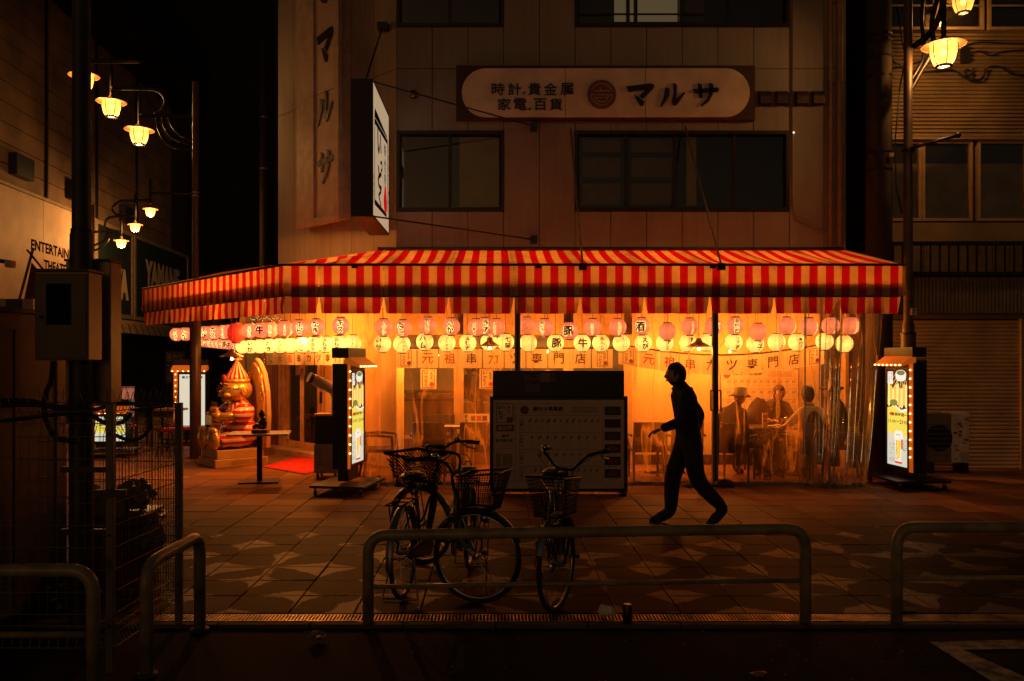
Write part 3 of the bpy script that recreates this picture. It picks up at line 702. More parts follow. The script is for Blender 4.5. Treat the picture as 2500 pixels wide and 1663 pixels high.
# front rows (photo x, y, text, turn)
front_p = [(936, 800, 'イワシ', 12), (984, 802, 'だこ', -8), (1044, 796, 'ホタテ', 0), (1102, 798, 'いか', -6), (1163, 800, 'しそ巻き', -14), (1184, 797, 'きす', 6), (1212, 800, 'ししとう', -12), (1287, 796, '', 0),
  (1330, 800, '串カツ', -24), (1390, 808, '豚', -14), (1447, 800, 'チョリソ', -10), (1508, 800, 'アスパラ', 5), (1566, 797, '酒', -20), (1629, 810, '', 0), (1684, 798, '厚切ベーコン', 8), (1742, 798, 'かき', 12),
  (1795, 796, '道頓堀', -5), (1850, 811, '', 0), (1921, 796, 'しゅう', 60), (1974, 798, 'うずら', 62), (2028, 796, 'ヤングコーン', 15), (2078, 796, 'レンコン', 22)]
where_p = ['beside the entrance poster stand', 'second from the entrance poster stand', 'above the left dining table', 'above the staff behind the glass', 'overlapping the kisu lantern', 'right behind the shiso-roll lantern',
  'left of the post behind the menu board', 'right of the post behind the menu board', 'above the big menu board', 'with one bold character, above the big menu board', 'above the right part of the menu board', 'above the right edge of the menu board',
  'with one bold sake character, above the walking man', 'blank and hanging low above the walking man', 'between the walking man and the post with handles', 'half hidden by the post with handles', 'right beside the post with handles', 'blank and darker, hanging low above the diners',
  'turned away, above the man with short hair', 'turned away, third from the lit stand at the right end', 'second from the right end of the awning', 'last at the right end of the awning']
for (px, py, tx, a), wh in zip(front_p, where_p):
    D = 11.55; lantern('pink', tuple(at(px, py, D)), tx, 'pink paper lantern ' + (f'lettered {tx}, ' if tx else '') + wh, .122, R(a))
front_y = [(934, 840, 'いか', -22), (981, 841, 'ヤリイカ', 20), (1037, 835, 'ハム', -10), (1091, 838, 'ししゃも', 6), (1142, 838, '道頓堀', 0), (1194, 836, '手羽', 5), (1234, 836, '七味', 18), (1290, 838, '', 0),
  (1356, 838, '豚', 5), (1421, 838, '牛', 0), (1467, 838, '豚ヘレ', 5), (1517, 838, '厚切ベーコン', 4), (1570, 838, 'えび', 8), (1623, 838, 'うずら', 12), (1679, 838, 'ずり', 16), (1725, 836, '', 0),
  (1791, 836, 'しそ巻', 15), (1844, 840, '餃子', 18), (1896, 836, 'つくね', 28), (1946, 836, '一本揚げ', 4), (2013, 834, 'れんこん', -55), (2061, 840, 'しいたけ', 38)]
for i, ((px, py, tx, a), wh) in enumerate(zip(front_y, ['below the iwashi lantern', 'below the tako lantern', 'below the hotate lantern', 'below the pink ika lantern', 'under the two overlapping pink lanterns', 'beside the brown pendant lamp', 'cut off by the post behind the menu board', 'blank, just right of the post behind the menu board',
   'with one faint character, above the menu board', 'with one large character, above the menu board', 'below the chorizo lantern', 'below the asparagus lantern', 'below the sake lantern', 'behind the low blank pink lantern', 'behind the walking man, near the fan lamp', 'blank, half hidden by the post with handles',
   'below the pink Dotonbori lantern', 'behind the low dark pink lantern', 'over the man with short hair', 'with four clear characters, over the woman in the dark vest', 'turned away over the woman in the dark vest', 'last of its row beside the vinyl folds'])):
    D = 11.75; lantern('yellow', tuple(at(px, py, D)), tx, 'yellow paper lantern ' + (f'lettered {tx}, ' if tx else '') + wh, .122, R(a), outl=False)
# rows along the slanted side
def dl(px, P0, P1):     # point of the line P0-P1 (ground plane) seen at photo x = px
    k = (px - VX) / F; d = P1 - P0; t = (k * P0.y - P0.x) / (d.x - k * d.y); return P0 + d * t
A0, A1 = Vector((-2.19, 11.6, 0)), Vector((-6.0, 15.4, 0))
sp = [(431, 'あなご'), (453, 'いか'), (481, 'つくね'), (502, 'えび'), (523, 'ナス'), (547, 'チーズ'), (563, 'ホタテ'), (609, 'ささみ'), (636, '牛'), (661, 'たまねぎ'), (695, 'しゅうまい'), (731, 'エビ'), (772, 'かき'), (832, 'キス')]
wh = ['farthest one', 'beside the farthest one', 'third from the far end', 'above the brown pole', 'fourth before the red lantern', 'two before the red lantern', 'just before the red lantern', 'just behind the red lantern', 'with one bold character near the red lantern', 'beside the statue hat', 'small characters', 'second before the gap', 'beside the gap in the row', 'alone above the entrance poster stand']
for (px, tx), wq in zip(sp, wh):
    p = dl(px, A0, A1); lantern('pink', (p.x, p.y, 2.185), tx, f'pink lantern lettered {tx}, slanted row, {wq}', .122, R(random.uniform(4, 16)))
p = dl(577, A0 + Vector((0, .1, 0)), A1); lantern('red', (p.x, p.y, 2.16), '', 'plain deep red lantern among the pink ones above the statue', .15)
B0, B1 = Vector((-2.08, 11.9, 0)), Vector((-4.63, 15.0, 0))
yl = [(592, ''), (613, 'いか'), (635, ''), (658, 'かき'), (684, 'イワシ'), (709, ''), (738, 'たこ'), (767, 'ホタテ'), (795, '玉ねぎ'), (825, '白ねぎ'), (861, 'さつまいも')]
wh = ['at the far end above the statue', 'second from the far end', 'third from the far end', 'above the noren flap with the logo', 'above the red characters', 'plain, left of the tako lantern', 'above the entrance noren', 'above the door', 'half covered by its neighbour', 'above the poster stand', 'largest in its row, next to the vinyl']
for (px, tx), wq in zip(yl, wh):
    p = dl(px, B0, B1); lantern('yellow', (p.x, p.y, 1.945), tx, 'yellow lantern ' + (f'lettered {tx}, ' if tx else 'with blank face, ') + wq, .122, R(random.uniform(0, 10)), outl=False)
for k in range(9):
    px = 497 + k * 10; D = 16.3 - k * .12; q = at(px, 836 + k * .9, D)
    lantern('pink', tuple(q), ['いか', 'えび', 'たこ', 'ナス', 'うなぎ', 'きす', '豚', '牛', 'かき'][k], 'small pink lantern, far low row behind the statue, ' + ['first by the brown pole', 'second from the pole', 'third from the pole', 'fourth from the pole', 'mid-row', 'right of the middle', 'third before the yellow ones', 'second before the yellow ones', 'last before the yellow ones'][k], .095, R(-30), top=2.2, outl=True)

# ================================================================ NOREN CLOTHS
M_nor = see('noren_cloth', (1, 1, 1), 0, .6, (.85, .66, .40), 1.0, 0)
for n_ in M_nor.node_tree.nodes:
    if n_.type == 'MIX_SHADER' and n_.inputs[0].is_linked: n_.id_data.links.remove(n_.inputs[0].links[0]); n_.inputs[0].default_value = .6
    if n_.type == 'BSDF_GLOSSY':
        d_ = n_.id_data.nodes.new('ShaderNodeBsdfDiffuse'); d_.inputs[0].default_value = (.8, .66, .44, 1)
        for l_ in list(n_.outputs[0].links): n_.id_data.links.new(d_.outputs[0], l_.to_socket)
def logo(mb_ink, mb_red, c, ux, uy, s):
    c = Vector(c); ux = Vector(ux); uy = Vector(uy)
    for a, b, x0, x1, y0, y1 in (((0), 0, -.42, .42, .56, .60), (0, 0, -.42, .42, -.6, -.56), (0, 0, -.42, -.38, -.56, .56), (0, 0, .38, .42, -.56, .56)):
        mb_ink.quad(*[c + ux * x * s + uy * y * s for x, y in ((x0, y0), (x1, y0), (x1, y1), (x0, y1))])
    text(mb_ink, vert('いっとく'), c - ux * .16 * s, ux, uy, w=.3 * s, h=1.0 * s, off=.03, res=1)
    text(mb_ink, vert('新世界'), c + ux * .2 * s + uy * .2 * s, ux, uy, h=.5 * s, off=.01, res=1)
    mb_red.quad(*[c + ux * (.22 + .16 * math.cos(a)) * s + uy * (-.36 + .17 * math.sin(a)) * s for a in [i * math.pi / 4 for i in range(8)]])
def noren(label, pts, chars, z1, h, sag=0):
    """pts: list of hanging points (flap edges)"""
    c = (pts[0] + pts[-1]) / 2; t = thing('noren', label, 'shop curtain', (c.x, c.y, z1), group='noren cloths with kushikatsu lettering', world=True); n = len(pts) - 1
    for k in range(n):
        a, b = pts[k], pts[k + 1]; u = (b - a).normalized(); nn = Vector((u.y, -u.x, 0)); L_ = (b - a).length
        def zz(q): return z1 - sag * math.sin(math.pi * q / n)
        za, zb = zz(k), zz(k + 1); uy = Vector((0, 0, 1)); ux = (b + UZ * zb - a - UZ * za).normalized(); g = .008
        vs = []
        for j in range(4):
            for i in range(7):
                q = i / 6; p = a + u * (g + (L_ - 2 * g) * q) + nn * (.008 * math.sin(q * 5 + k) * (j / 3)); vs.append(Vector((p.x, p.y, za + (zb - za) * q - h * j / 3)))
        MB().add(vs, [(j * 7 + i, j * 7 + i + 1, j * 7 + i + 8, j * 7 + i + 7) for j in range(3) for i in range(6)]).build('flap', M_nor, t, smooth=True)
        mid = (a + b) / 2 + nn * .016 + UZ * ((za + zb) / 2 - h * .5); ch = chars[k]
        if ch == '@':
            mi, mr_ = MB(), MB(); logo(mi, mr_, mid, ux, uy, h * .68); mi.build('lettering', M_ink, t); mr_.build('red_seal', M_inkr, t)
        elif ch: text(MB(), ch, mid, ux, uy, h=h * .62, off=.02, res=1) and text(MBX := MB(), ch, mid, ux, uy, h=h * .56, off=.012, res=1).build('lettering', mat('noren_red', (.6, .08, .03), .8, var=0) if ch in '元祖' else mat('noren_ink', (.10, .04, .02), .8, var=0), t)
    MB().tube([p + UZ * (z1 + .01 - sag * math.sin(math.pi * i / n)) for i, p in enumerate(pts)], .012, 6).build('rod', M_wood, t)
ND = 12.0
noren('straight noren cloth over the shop window, starting with a framed logo', [Vector((X(965 + 53.2 * k, ND), ND, 0)) for k in range(11)], ['@', '元', '祖', '串', 'カ', 'ツ', '専', '門', '店', '@'], Z(852, ND), .28)
noren('curved noren cloth dipping above the diners, starting with a framed logo', [Vector((X(1508 + 50.5 * k, ND), ND + .0, 0)) for k in range(11)], ['@', '元', '祖', '串', 'カ', 'ツ', '専', '門', '店', '@'], Z(842, ND), .28, .16)
N0, N1 = diag(1.75, .35, 0), diag(.15, .35, 0)
npx = [650, 674, 697, 719, 743, 768, 790, 813, 838]
noren('noren cloth across the entrance door above the red mat', [dl(p, N0, N1) for p in npx], ['@', '元', '祖', '串', 'カ', 'ツ', '専', '門'], 1.86, .24)

# ================================================================ LIT PENDANTS (their own light)
def lamp_light(loc, col, e, r=.05):
    l = bpy.data.lights.new('bulb_light', 'POINT'); l.energy = e; l.color = col; l.shadow_soft_size = r
    o = bpy.data.objects.new('bulb_light', l); COL.objects.link(o); o.location = loc; return o
WARM = (1, .30, .042)
M_bulb = emi('bulb', (1, .72, .3), 14)
def pendant(px, py, D, label, e, shade=True, r=.2, col=WARM):
    p = at(px, py, D); t = thing('pendant_lamp', label, 'lamp', tuple(p), group='bulbs hanging under the awning')
    MB().ball((0, 0, 0), .022, 10, 8).build('bulb', M_bulb, t, smooth=True)
    MB().lathe([(.018, .02), (.02, .07)], n=10).build('socket', M_black, t)
    MB().tube([(0, 0, .07), (0, 0, 2.75 - p.z)], .004, 5).build('cord', M_black, t)
    if shade: MB().lathe([(r, .03), (r * .96, .035), (r * .3, .10), (.03, .15), (.02, .15)], n=24, caps=False).build('lamp_shade', mat('lamp_shade_metal', (.12, .06, .025), .4, .4), t, smooth=True)
    l = lamp_light((p.x, p.y, p.z - .045), col, e); l.parent = t; l.location = (0, 0, -.05)
    return t
pendant(1048, 858, 12.75, 'bare glowing bulb over the left dining table', 72, False)
pendant(1337, 858, 12.75, 'bare glowing bulb just above the menu board', 80, False)
pendant(1631, 858, 12.75, 'bare glowing bulb above the walking man', 80, False)
pendant(1782, 858, 12.75, 'bare glowing bulb beside the post with handles', 62, False)
pendant(1975, 800, 12.6, 'small glowing bulb half hidden by the lanterns above the diners', 52, False)
pendant(1196, 850, 11.36, 'brown wide-brimmed pendant lamp beside the post behind the menu board', 3, True, .14)
pendant(1706, 852, 11.36, 'brown wide-brimmed pendant lamp beside the post with handles', 3, True, .17)
pendant(566, 876, 12.75, 'pale wide-brimmed pendant lamp above the statue hat', 26, True, .19)
pendant(745, 800, 12.9, 'bare bulb added out of sight behind the lanterns to light the entrance', 150, False)  # unseen bulb, added to brighten the entrance
pendant(640, 790, 13.6, 'bare bulb added out of sight behind the lanterns over the statue', 70, False)  # second unseen bulb, added for light on the entrance side
# inner-room ceiling lamp
cl = thing('ceiling_lamp', 'flat ceiling lamp glowing inside the shop', 'lamp', (-1.2, 15.6, 3.02)); MB().lathe([(.3, 0), (.3, .08)], n=24).build('diffuser', emi('ceiling_diffuser', (1, .75, .4), 5), cl)
cl2 = thing('ceiling_lamp', 'second flat ceiling lamp farther right inside the shop', 'lamp', (1.6, 15.6, 3.02)); MB().lathe([(.3, 0), (.3, .08)], n=24).build('diffuser', MATS['ceiling_diffuser'], cl2)
l = lamp_light((0, 0, -.1), (1, .6, .22), 45, .25); l.parent = cl
l = lamp_light((0, 0, -.1), (1, .6, .22), 40, .25); l.parent = cl2
# little string lights under the corner of the canvas
sl = thing('string_lights', 'tangled string of tiny clear bulbs under the awning corner', 'string lights', (-3.3, 12.4, 2.35), world=True)
pts = [at(612 + i * 3.2, 776 + 3.2 * math.sin(i * .9) + 2.4 * math.sin(i * 2.9), 12.6) for i in range(24)]
MB().tube(pts, .003, 5).build('wire', M_black, sl)
q = MB()
for p in pts: q.ball(p - UZ * .012, .006, 6, 5)
q.build('bulbs', emi('tiny_bulb', (1, .65, .25), 1.6), sl, kind='stuff')
# ================================================================ SIGNS ON THE BUILDING
M_sign = mat('sign_enamel', (.72, .58, .46), .5, var=.1, vs=3); M_back = mat('sign_backing', (.055, .02, .016), .7, bump=.2)
M_let = mat('black_letters', (.006, .005, .008), .4, var=0)
SD = DF - .03
sg = thing('shop_sign', 'wide pale pill-shaped sign with black raised characters and a brown crest', 'sign', (X(1478, SD), SD, Z(230, SD)), world=True)
MB().bb((X(1114, SD), SD - .06, Z(296, SD)), (X(1841, SD), SD + .025, Z(163, SD))).build('backing_board', M_back, sg, bevel=.006)
cy, rr = Z(231, SD), (Z(172, SD) - Z(290, SD)) / 2
xa, xb = X(1128, SD) + rr, X(1826, SD) - rr
secs = [X(1128, SD), X(1379, SD), X(1573, SD), X(1826, SD)]
for k in range(3):
    P = []
    if k == 0:
        P = [(xa + rr * math.cos(a), SD - .06, cy + rr * math.sin(a)) for a in [math.pi / 2 + math.pi * i / 20 for i in range(21)]] + [(secs[1] - .004, SD - .06, cy - rr), (secs[1] - .004, SD - .06, cy + rr)]
    elif k == 1: P = [(secs[1] + .004, SD - .06, cy - rr), (secs[2] - .004, SD - .06, cy - rr), (secs[2] - .004, SD - .06, cy + rr), (secs[1] + .004, SD - .06, cy + rr)]
    else: P = [(secs[2] + .004, SD - .06, cy + rr), (secs[2] + .004, SD - .06, cy - rr)] + [(xb + rr * math.cos(a), SD - .06, cy + rr * math.sin(a)) for a in [-math.pi / 2 + math.pi * i / 20 for i in range(21)]]
    MB().poly(P, (0, -.035, 0)).build('sign_panel', M_sign, sg)
SF = SD - .096
def stext(parent, s, px, py, w, h, D=SF, th=.03, m=M_let, off=.012, name='letter', each=True):
    text(MB(), s, (0, 0, 0), UX, UZ, h=1)
    return text(MB(), s, at(px, py, D), UX, UZ, w=w / F * D, h=h / F * D, off=off, th=th).build(name, m, parent)
for ch, px in zip('時計貴金属', (1216, 1256, 1305, 1344, 1384)): stext(sg, ch, px, 218, 32, 30, off=.008, th=.014)
for ch, px in zip('家電百貨', (1231, 1270, 1319, 1357)): stext(sg, ch, px, 255, 32, 29, off=.008, th=.014)
for px, py in ((1279, 227), (1293, 266)): MB().box(at(px, py, SF - .015), (.03, .03, .03)).build('dot', M_let, sg)
def brush(kind, c, ux, uy, s, th, m, parent, res=1):
    """thick tapered brush strokes of katakana as solid outlines; unit square coords"""
    ST = {'ma': [[(-.5, .36), (.36, .5), (.5, .42), (.46, .28), (.1, -.18), (-.04, -.06), (.2, .24), (-.42, .12)], [(-.22, -.02), (-.1, -.1), (.14, -.32), (.1, -.5), (.0, -.5), (-.1, -.3)]],
          'ru': [[(-.3, .3), (-.14, .24), (-.16, -.05), (-.42, -.5), (-.5, -.5), (-.36, -.12)], [(.0, .5), (.14, .4), (.1, -.2), (.4, .1), (.46, .06), (.14, -.44), (.02, -.46), (-.06, -.34), (.02, .1)]],
          'sa': [[(-.5, .22), (.44, .3), (.5, .2), (.44, .12), (-.42, .06)], [(-.3, .48), (-.16, .42), (-.14, -.12), (-.26, -.14)], [(.12, .5), (.28, .42), (.24, -.02), (.1, -.3), (-.16, -.5), (-.2, -.46), (.04, -.16), (.12, .1)]]}
    n = Vector(ux).cross(Vector(uy)); mb = MB()
    for st in ST[kind]: mb.poly([Vector(c) + Vector(ux) * x * s[0] + Vector(uy) * y * s[1] for x, y in st], n * th)
    return mb.build('letter', m, parent)
for kd, px in (('ma', 1563), ('ru', 1643), ('sa', 1723)):
    c = at(px, 232, SF); sc = (64 / F * SF, 57 / F * SF) if kd != 'ma' else (68 / F * SF, 54 / F * SF); brush(kd, c, UX, UZ, sc, .035, M_let, sg)
M_crest = mat('crest_brown', (.17, .06, .035), .5); M_crl = mat('crest_light', (.42, .28, .2), .5)
cc = at(1468.5, 231, SF); ax = Matrix.Rotation(R(90), 3, 'X')
MB().lathe([(.225, 0), (.225, .02)], cc, 40, ax).build('crest_disc', M_crest, sg)
cr = MB(); cy0 = SF - .022
def arc(r0, a0, a1, n=18, w=.018): cr.tube([(cc.x + r0 * math.cos(a0 + (a1 - a0) * i / n), cy0, cc.z + r0 * math.sin(a0 + (a1 - a0) * i / n)) for i in range(n + 1)], w / 2, 5)
arc(.165, R(20), R(160)); arc(.165, R(185), R(355)); arc(.12, R(200), R(340))
cr.tube([(cc.x - .165, cy0, cc.z - .01), (cc.x + .165, cy0, cc.z - .01)], .009, 5); cr.tube([(cc.x - .12, cy0, cc.z + .05), (cc.x + .12, cy0, cc.z + .05)], .011, 5)
cr.tube([(cc.x - .1, cy0, cc.z - .055), (cc.x + .09, cy0, cc.z - .055), (cc.x + .09, cy0, cc.z - .015)], .009, 5); cr.tube([(cc.x - .02, cy0, cc.z + .05), (cc.x - .02, cy0, cc.z + .1)], .01, 5)
cr.build('crest_relief', M_crl, sg)

# tall vertical sign on the slanted wall
vs_ = thing('vertical_sign', 'tall pale vertical sign box with three black characters on the slanted wall', 'sign', tuple(diag(1.3, .1, 4.0)), world=True)
Mv = mat('vertical_sign_paint', (.44, .33, .26), .6, var=.12, vs=2); Mv2 = mat('vertical_sign_side', (.40, .31, .24), .6)
def dbox(mb, s0, s1, o0, o1, z0, z1): return mb.poly([diag(s0, o0, z0), diag(s1, o0, z0), diag(s1, o0, z1), diag(s0, o0, z1)], nv * (o1 - o0))
zb_ = 4.05
dbox(MB(), .88, 1.78, 0, .19, zb_ + .02, 9.2).build('sign_body', Mv2, vs_)
dbox(MB(), .855, .95, .19, .27, zb_, 9.2).build('edge_trim', Mv2, vs_); dbox(MB(), 1.42, 1.80, .19, .24, zb_ + .1, 9.2).build('edge_trim', Mv2, vs_); dbox(MB(), .95, 1.80, .19, .25, zb_ - .02, zb_ + .1).build('edge_trim', Mv2, vs_)
for a, b in ((zb_ + .105, 6.27), (6.28, 9.2)): dbox(MB(), .955, 1.415, .19, .205, a, b).build('sign_panel', Mv, vs_)
ud = -dv
for kd, py in (('ma', 112), ('ru', 261), ('sa', 407), ('ma', -12)):
    if py < 0: continue
    c = diag(1.185, .207, 0); zz = EYE + (VY - py) / F * c.y
    brush(kd, (c.x, c.y, zz), ud, UZ, (.50, .56), .02, M_let if kd != 'sa' else mat('faded_letter', (.06, .035, .02), .6), vs_)
c = diag(1.185, .207, 0); MB().ball((c.x, c.y - .02, EYE + (VY + 2) / F * c.y), (.1, .02, .08)).build('letter', M_let, vs_)

# projecting lit sign
ps = thing('projecting_sign', 'double-sided illuminated sign box jutting out over the awning corner', 'sign', (-1.8, 11.9, 3.64), world=True)
x0, x1, y0, y1, z0, z1 = -1.955, -1.655, 11.05, 12.72, 3.64, 5.5
fb_ = MB(); t_ = .03
fb_.bb((x0, y0, z0), (x1, y1, z0 + t_)); fb_.bb((x0, y0, z1 - t_), (x1, y1, z1)); fb_.bb((x0, y0, z0 + t_), (x1, y0 + t_, z1 - t_)); fb_.bb((x0, y1 - t_, z0 + t_), (x1, y1, z1 - t_))
fb_.build('sign_box', mat('sign_box_black', (.006, .006, .007), .5), ps)
M_face = mat('lit_sign_face', (.4, .33, .24), .5, emit=(.80, .60, .36), es=.50, var=.0)
MB().bb((x1 - .010, y0 + t_, z0 + t_), (x1 - .002, y1 - t_, z1 - t_)).build('lit_face', M_face, ps)
MB().bb((x0 + .002, y0 + t_, z0 + t_), (x0 + .010, y1 - t_, z1 - t_)).build('lit_face', M_face, ps)
M_bi = mat('brush_ink', (.004, .004, .004), .6, var=0); M_br = mat('seal_red', (.5, .01, .01), .6, emit=(.9, .01, .01), es=.45, var=0)
def fp(y, z): return Vector((x1 + .003, y, z))
def pol(mb, pts): mb.quad(*[fp(*p) for p in pts])
bi = MB()
pol(bi, [(11.2, 5.02), (12.5, 5.06), (12.5, 4.99), (11.2, 4.94)]); pol(bi, [(11.2, 5.16), (12.45, 5.10), (12.45, 5.07), (11.2, 5.03)]); 
pol(bi, [(11.2, 3.83), (12.4, 3.86), (12.42, 3.92), (11.2, 3.91)]); pol(bi, [(11.18, 3.85), (11.22, 3.85), (11.22, 5.1), (11.18, 5.1)]); pol(bi, [(12.50, 3.95), (12.54, 3.95), (12.54, 5.08), (12.50, 5.08)])
ux_, uz_ = Vector((0, 1, 0)), Vector((0, 0, 1))
for ch, yy, zz, hh in (('い', 11.65, 4.78, .34), ('っ', 11.85, 4.5, .18), ('と', 11.68, 4.3, .32), ('く', 11.7, 4.03, .26)): text(bi, ch, fp(yy, zz), ux_, uz_, w=hh * 1.2, h=hh, off=.05, res=2)
for i, ch in enumerate('新世界'): text(bi, ch, fp(12.25, 4.83 - i * .22), ux_, uz_, w=.22, h=.18, off=.01, res=1)
text(bi, vert('元祖串カツ専門店'), fp(12.62, 4.45), ux_, uz_, w=.08, h=1.1, res=1); text(bi, vert('道頓堀店'), fp(11.11, 4.03), ux_, uz_, w=.07, h=.42, res=1)
bi.build('brush_lettering', M_bi, ps)
rd = MB(); rd.quad(*[fp(12.27 + .19 * math.cos(a), 4.06 + (.16 + .1 * (math.sin(a) > .9)) * math.sin(a)) for a in [i * math.pi / 8 for i in range(16)]]); rd.build('red_seal', M_br, ps)
MB().bb((-1.7, y1, 4.3), (-1.66, DF, 4.36)).build('bracket_arm', M_black, ps); MB().bb((-1.75, y1, 5.1), (-1.66, DF, 5.16)).build('bracket_arm', M_black, ps)
def wire(name, a, b, r, m, parent): return MB().tube([a, b], r, 6).build(name, m, parent, smooth=True)
for (p, q, py) in (((-1.68, 11.1, 5.48), (1303, 308), 1), ((-1.66, 11.15, 3.66), (1303, 585), 1)):
    e2 = at(q[0], q[1], DF - .1); wire('stay_wire', p, e2, .012, M_black, ps); MB().box(e2 + Vector((.0, .03, 0)), (.1, .14, .12)).build('wall_bracket', M_black, ps)
e3 = at(934, 66, DF + .1); wire('stay_wire', (-1.84, 11.4, 5.5), e3, .014, M_black, ps); MB().box(e3, (.16, .12, .12)).build('wall_bracket', M_black, ps)

# ================================================================ RIGHT NEIGHBOUR
RD = 12.9
rb = thing('right_building', 'two-storey neighbour with ribbed siding, upstairs windows and a closed roller shutter', 'building', (X(2340, RD), RD, 0), world=True)
xl, xr = X(2160, RD) , X(2860, RD)
MB().bb((xl, RD + .02, 0), (xr, RD + 6, 9)).build('wall', mat('side_wall', (.05, .03, .015), .9), rb)
M_sid = mat('pale_siding', (.22, .145, .07), .7, var=.2, vs=1.5)
z = Z(335, RD); zt2 = Z(80, RD)
while z < zt2: MB().add([(xl, RD - .004, z), (xr, RD - .004, z), (xr, RD - .03, z + .012), (xl, RD - .03, z + .012), (xr, RD - .012, z + .056), (xl, RD - .012, z + .056), (xl, RD + .02, z + .058), (xr, RD + .02, z + .058)], [(0, 1, 2, 3), (3, 2, 4, 5), (5, 4, 7, 6)]).build('siding_board', M_sid, rb); z += .0605
M_rfr = mat('pale_window_frame', (.33, .22, .11), .5)
def rwin(pa, pb, ya, yb, mull, blinds=True):
    a, b, z1, z0 = X(pa, RD), X(pb, RD), Z(ya, RD), Z(yb, RD); f = MB(); t = .045
    f.bb((a, RD - .06, z1 - t), (b, RD + .01, z1)); f.bb((a, RD - .06, z0), (b, RD + .01, z0 + t)); f.bb((a, RD - .06, z0 + t), (a + t, RD + .01, z1 - t)); f.bb((b - t, RD - .06, z0 + t), (b, RD + .01, z1 - t))
    for m_ in mull: f.bb((X(m_, RD) - .02, RD - .05, z0 + t), (X(m_, RD) + .02, RD + .01, z1 - t))
    w_ = f.build('window', M_rfr, rb)
    MB().bb((a + t, RD - .015, z0 + t), (b - t, RD - .01, z1 - t)).build('pane', M_glass, w_, base=rb['_base'])
    MB().bb((a + t, RD + .008, z0 + t), (b - t, RD + .016, z1 - t)).build('dark_interior', M_dk_int, w_, base=rb['_base'])
    if blinds: MB().bb((a + t, RD + .0, z0 + t), (b - t, RD + .006, z0 + (z1 - z0) * .72)).build('blind', mat('grey_blind', (.26, .19, .09), .8, var=.2, vs=3), w_, base=rb['_base'])
for a, b in ((2120, 2246), (2247, 2370), (2382, 2505), (2516, 2640)): rwin(a, b, 345, 541, [], True)
for a, b in ((2120, 2280), (2281, 2398), (2408, 2560)): rwin(a, b, -60, 76, [], False); MB().bb((X(a, RD), RD - .055, Z(17, RD) - .012), (X(b, RD), RD - .03, Z(17, RD) + .012)).build('glazing_bar', M_rfr, rb)
MB().bb((xl, RD - .05, Z(590, RD)), (xr, RD + .02, Z(545, RD))).build('sill_band', M_sid, rb)
MB().bb((xl, RD - .12, Z(345, RD)), (xr, RD + .02, Z(338, RD))).build('rain_ledge', M_sid, rb)
# balcony rail
BD = RD - .5
rl = [MB().bb((X(2168, BD), BD - .03, Z(600, BD)), (X(2700, BD), BD + .01, Z(591, BD))), MB().bb((X(2168, BD), BD - .03, Z(672, BD)), (X(2700, BD), BD + .01, Z(664, BD)))]
for r_ in rl: r_.build('balcony_rail', M_dark, rb)
for k in range(24):
    x = X(2180 + 22.7 * k, BD); MB().bb((x - .01, BD - .02, Z(664, BD)), (x + .01, BD, Z(600, BD))).build('baluster', M_dark, rb)
for k in range(14): MB().bb((X(2170 + k * 42, RD), RD - .02, Z(668, RD)), (X(2170 + k * 42 + 40, RD), RD + .019, Z(592, RD))).build('wall_panel', mat('balcony_panel', (.15, .1, .045), .8, var=.2), rb)
# corrugated band over the shutter
for k in range(60):
    x = X(2160 + k * 9, RD - .45); MB().add([(x, RD - .45, Z(765, RD - .45)), (x + .028, RD - .475, Z(765, RD - .45)), (x + .056, RD - .45, Z(765, RD - .45)), (x, RD - .45, Z(678, RD - .45)), (x + .028, RD - .475, Z(678, RD - .45)), (x + .056, RD - .45, Z(678, RD - .45))], [(0, 1, 4, 3), (1, 2, 5, 4)]).build('corrugated_rib', mat('canopy_sheet', (.13, .10, .06), .6), rb)
MB().bb((xl, RD - .44, Z(765, RD - .45)), (xr, RD + .02, Z(672, RD - .45))).build('canopy_box', M_night, rb)
SH_D = RD - .04; M_shut = mat('shutter_steel', (.70, .50, .28), .5, .1, var=.15, vs=2)
MB().bb((X(2160, SH_D), SH_D - .06, Z(778, SH_D)), (X(2700, SH_D), SH_D + .05, Z(763, SH_D))).build('shutter_housing', mat('housing_paint', (.34, .23, .12), .5), rb)
z = .0; zt3 = Z(779, SH_D)
while z < zt3 - .03:
    xa_, xb_ = X(2160, SH_D), X(2487, SH_D)
    MB().add([(xa_, SH_D, z), (xb_, SH_D, z), (xb_, SH_D - .022, z + .018), (xa_, SH_D - .022, z + .018), (xb_, SH_D - .022, z + .04), (xa_, SH_D - .022, z + .04), (xb_, SH_D, z + .058), (xa_, SH_D, z + .058)], [(0, 1, 2, 3), (3, 2, 4, 5), (5, 4, 6, 7)]).build('shutter_slat', M_shut, rb); z += .0615
MB().bb((X(2487, SH_D), SH_D - .07, 0), (X(2502, SH_D), SH_D + .05, zt3)).build('shutter_jamb', MATS['housing_paint'], rb)
for k in range(50):
    z = k * .05; MB().bb((X(2503, SH_D), SH_D - .02, z), (X(2700, SH_D), SH_D, z + .04)).build('shutter_slat', M_shut, rb)
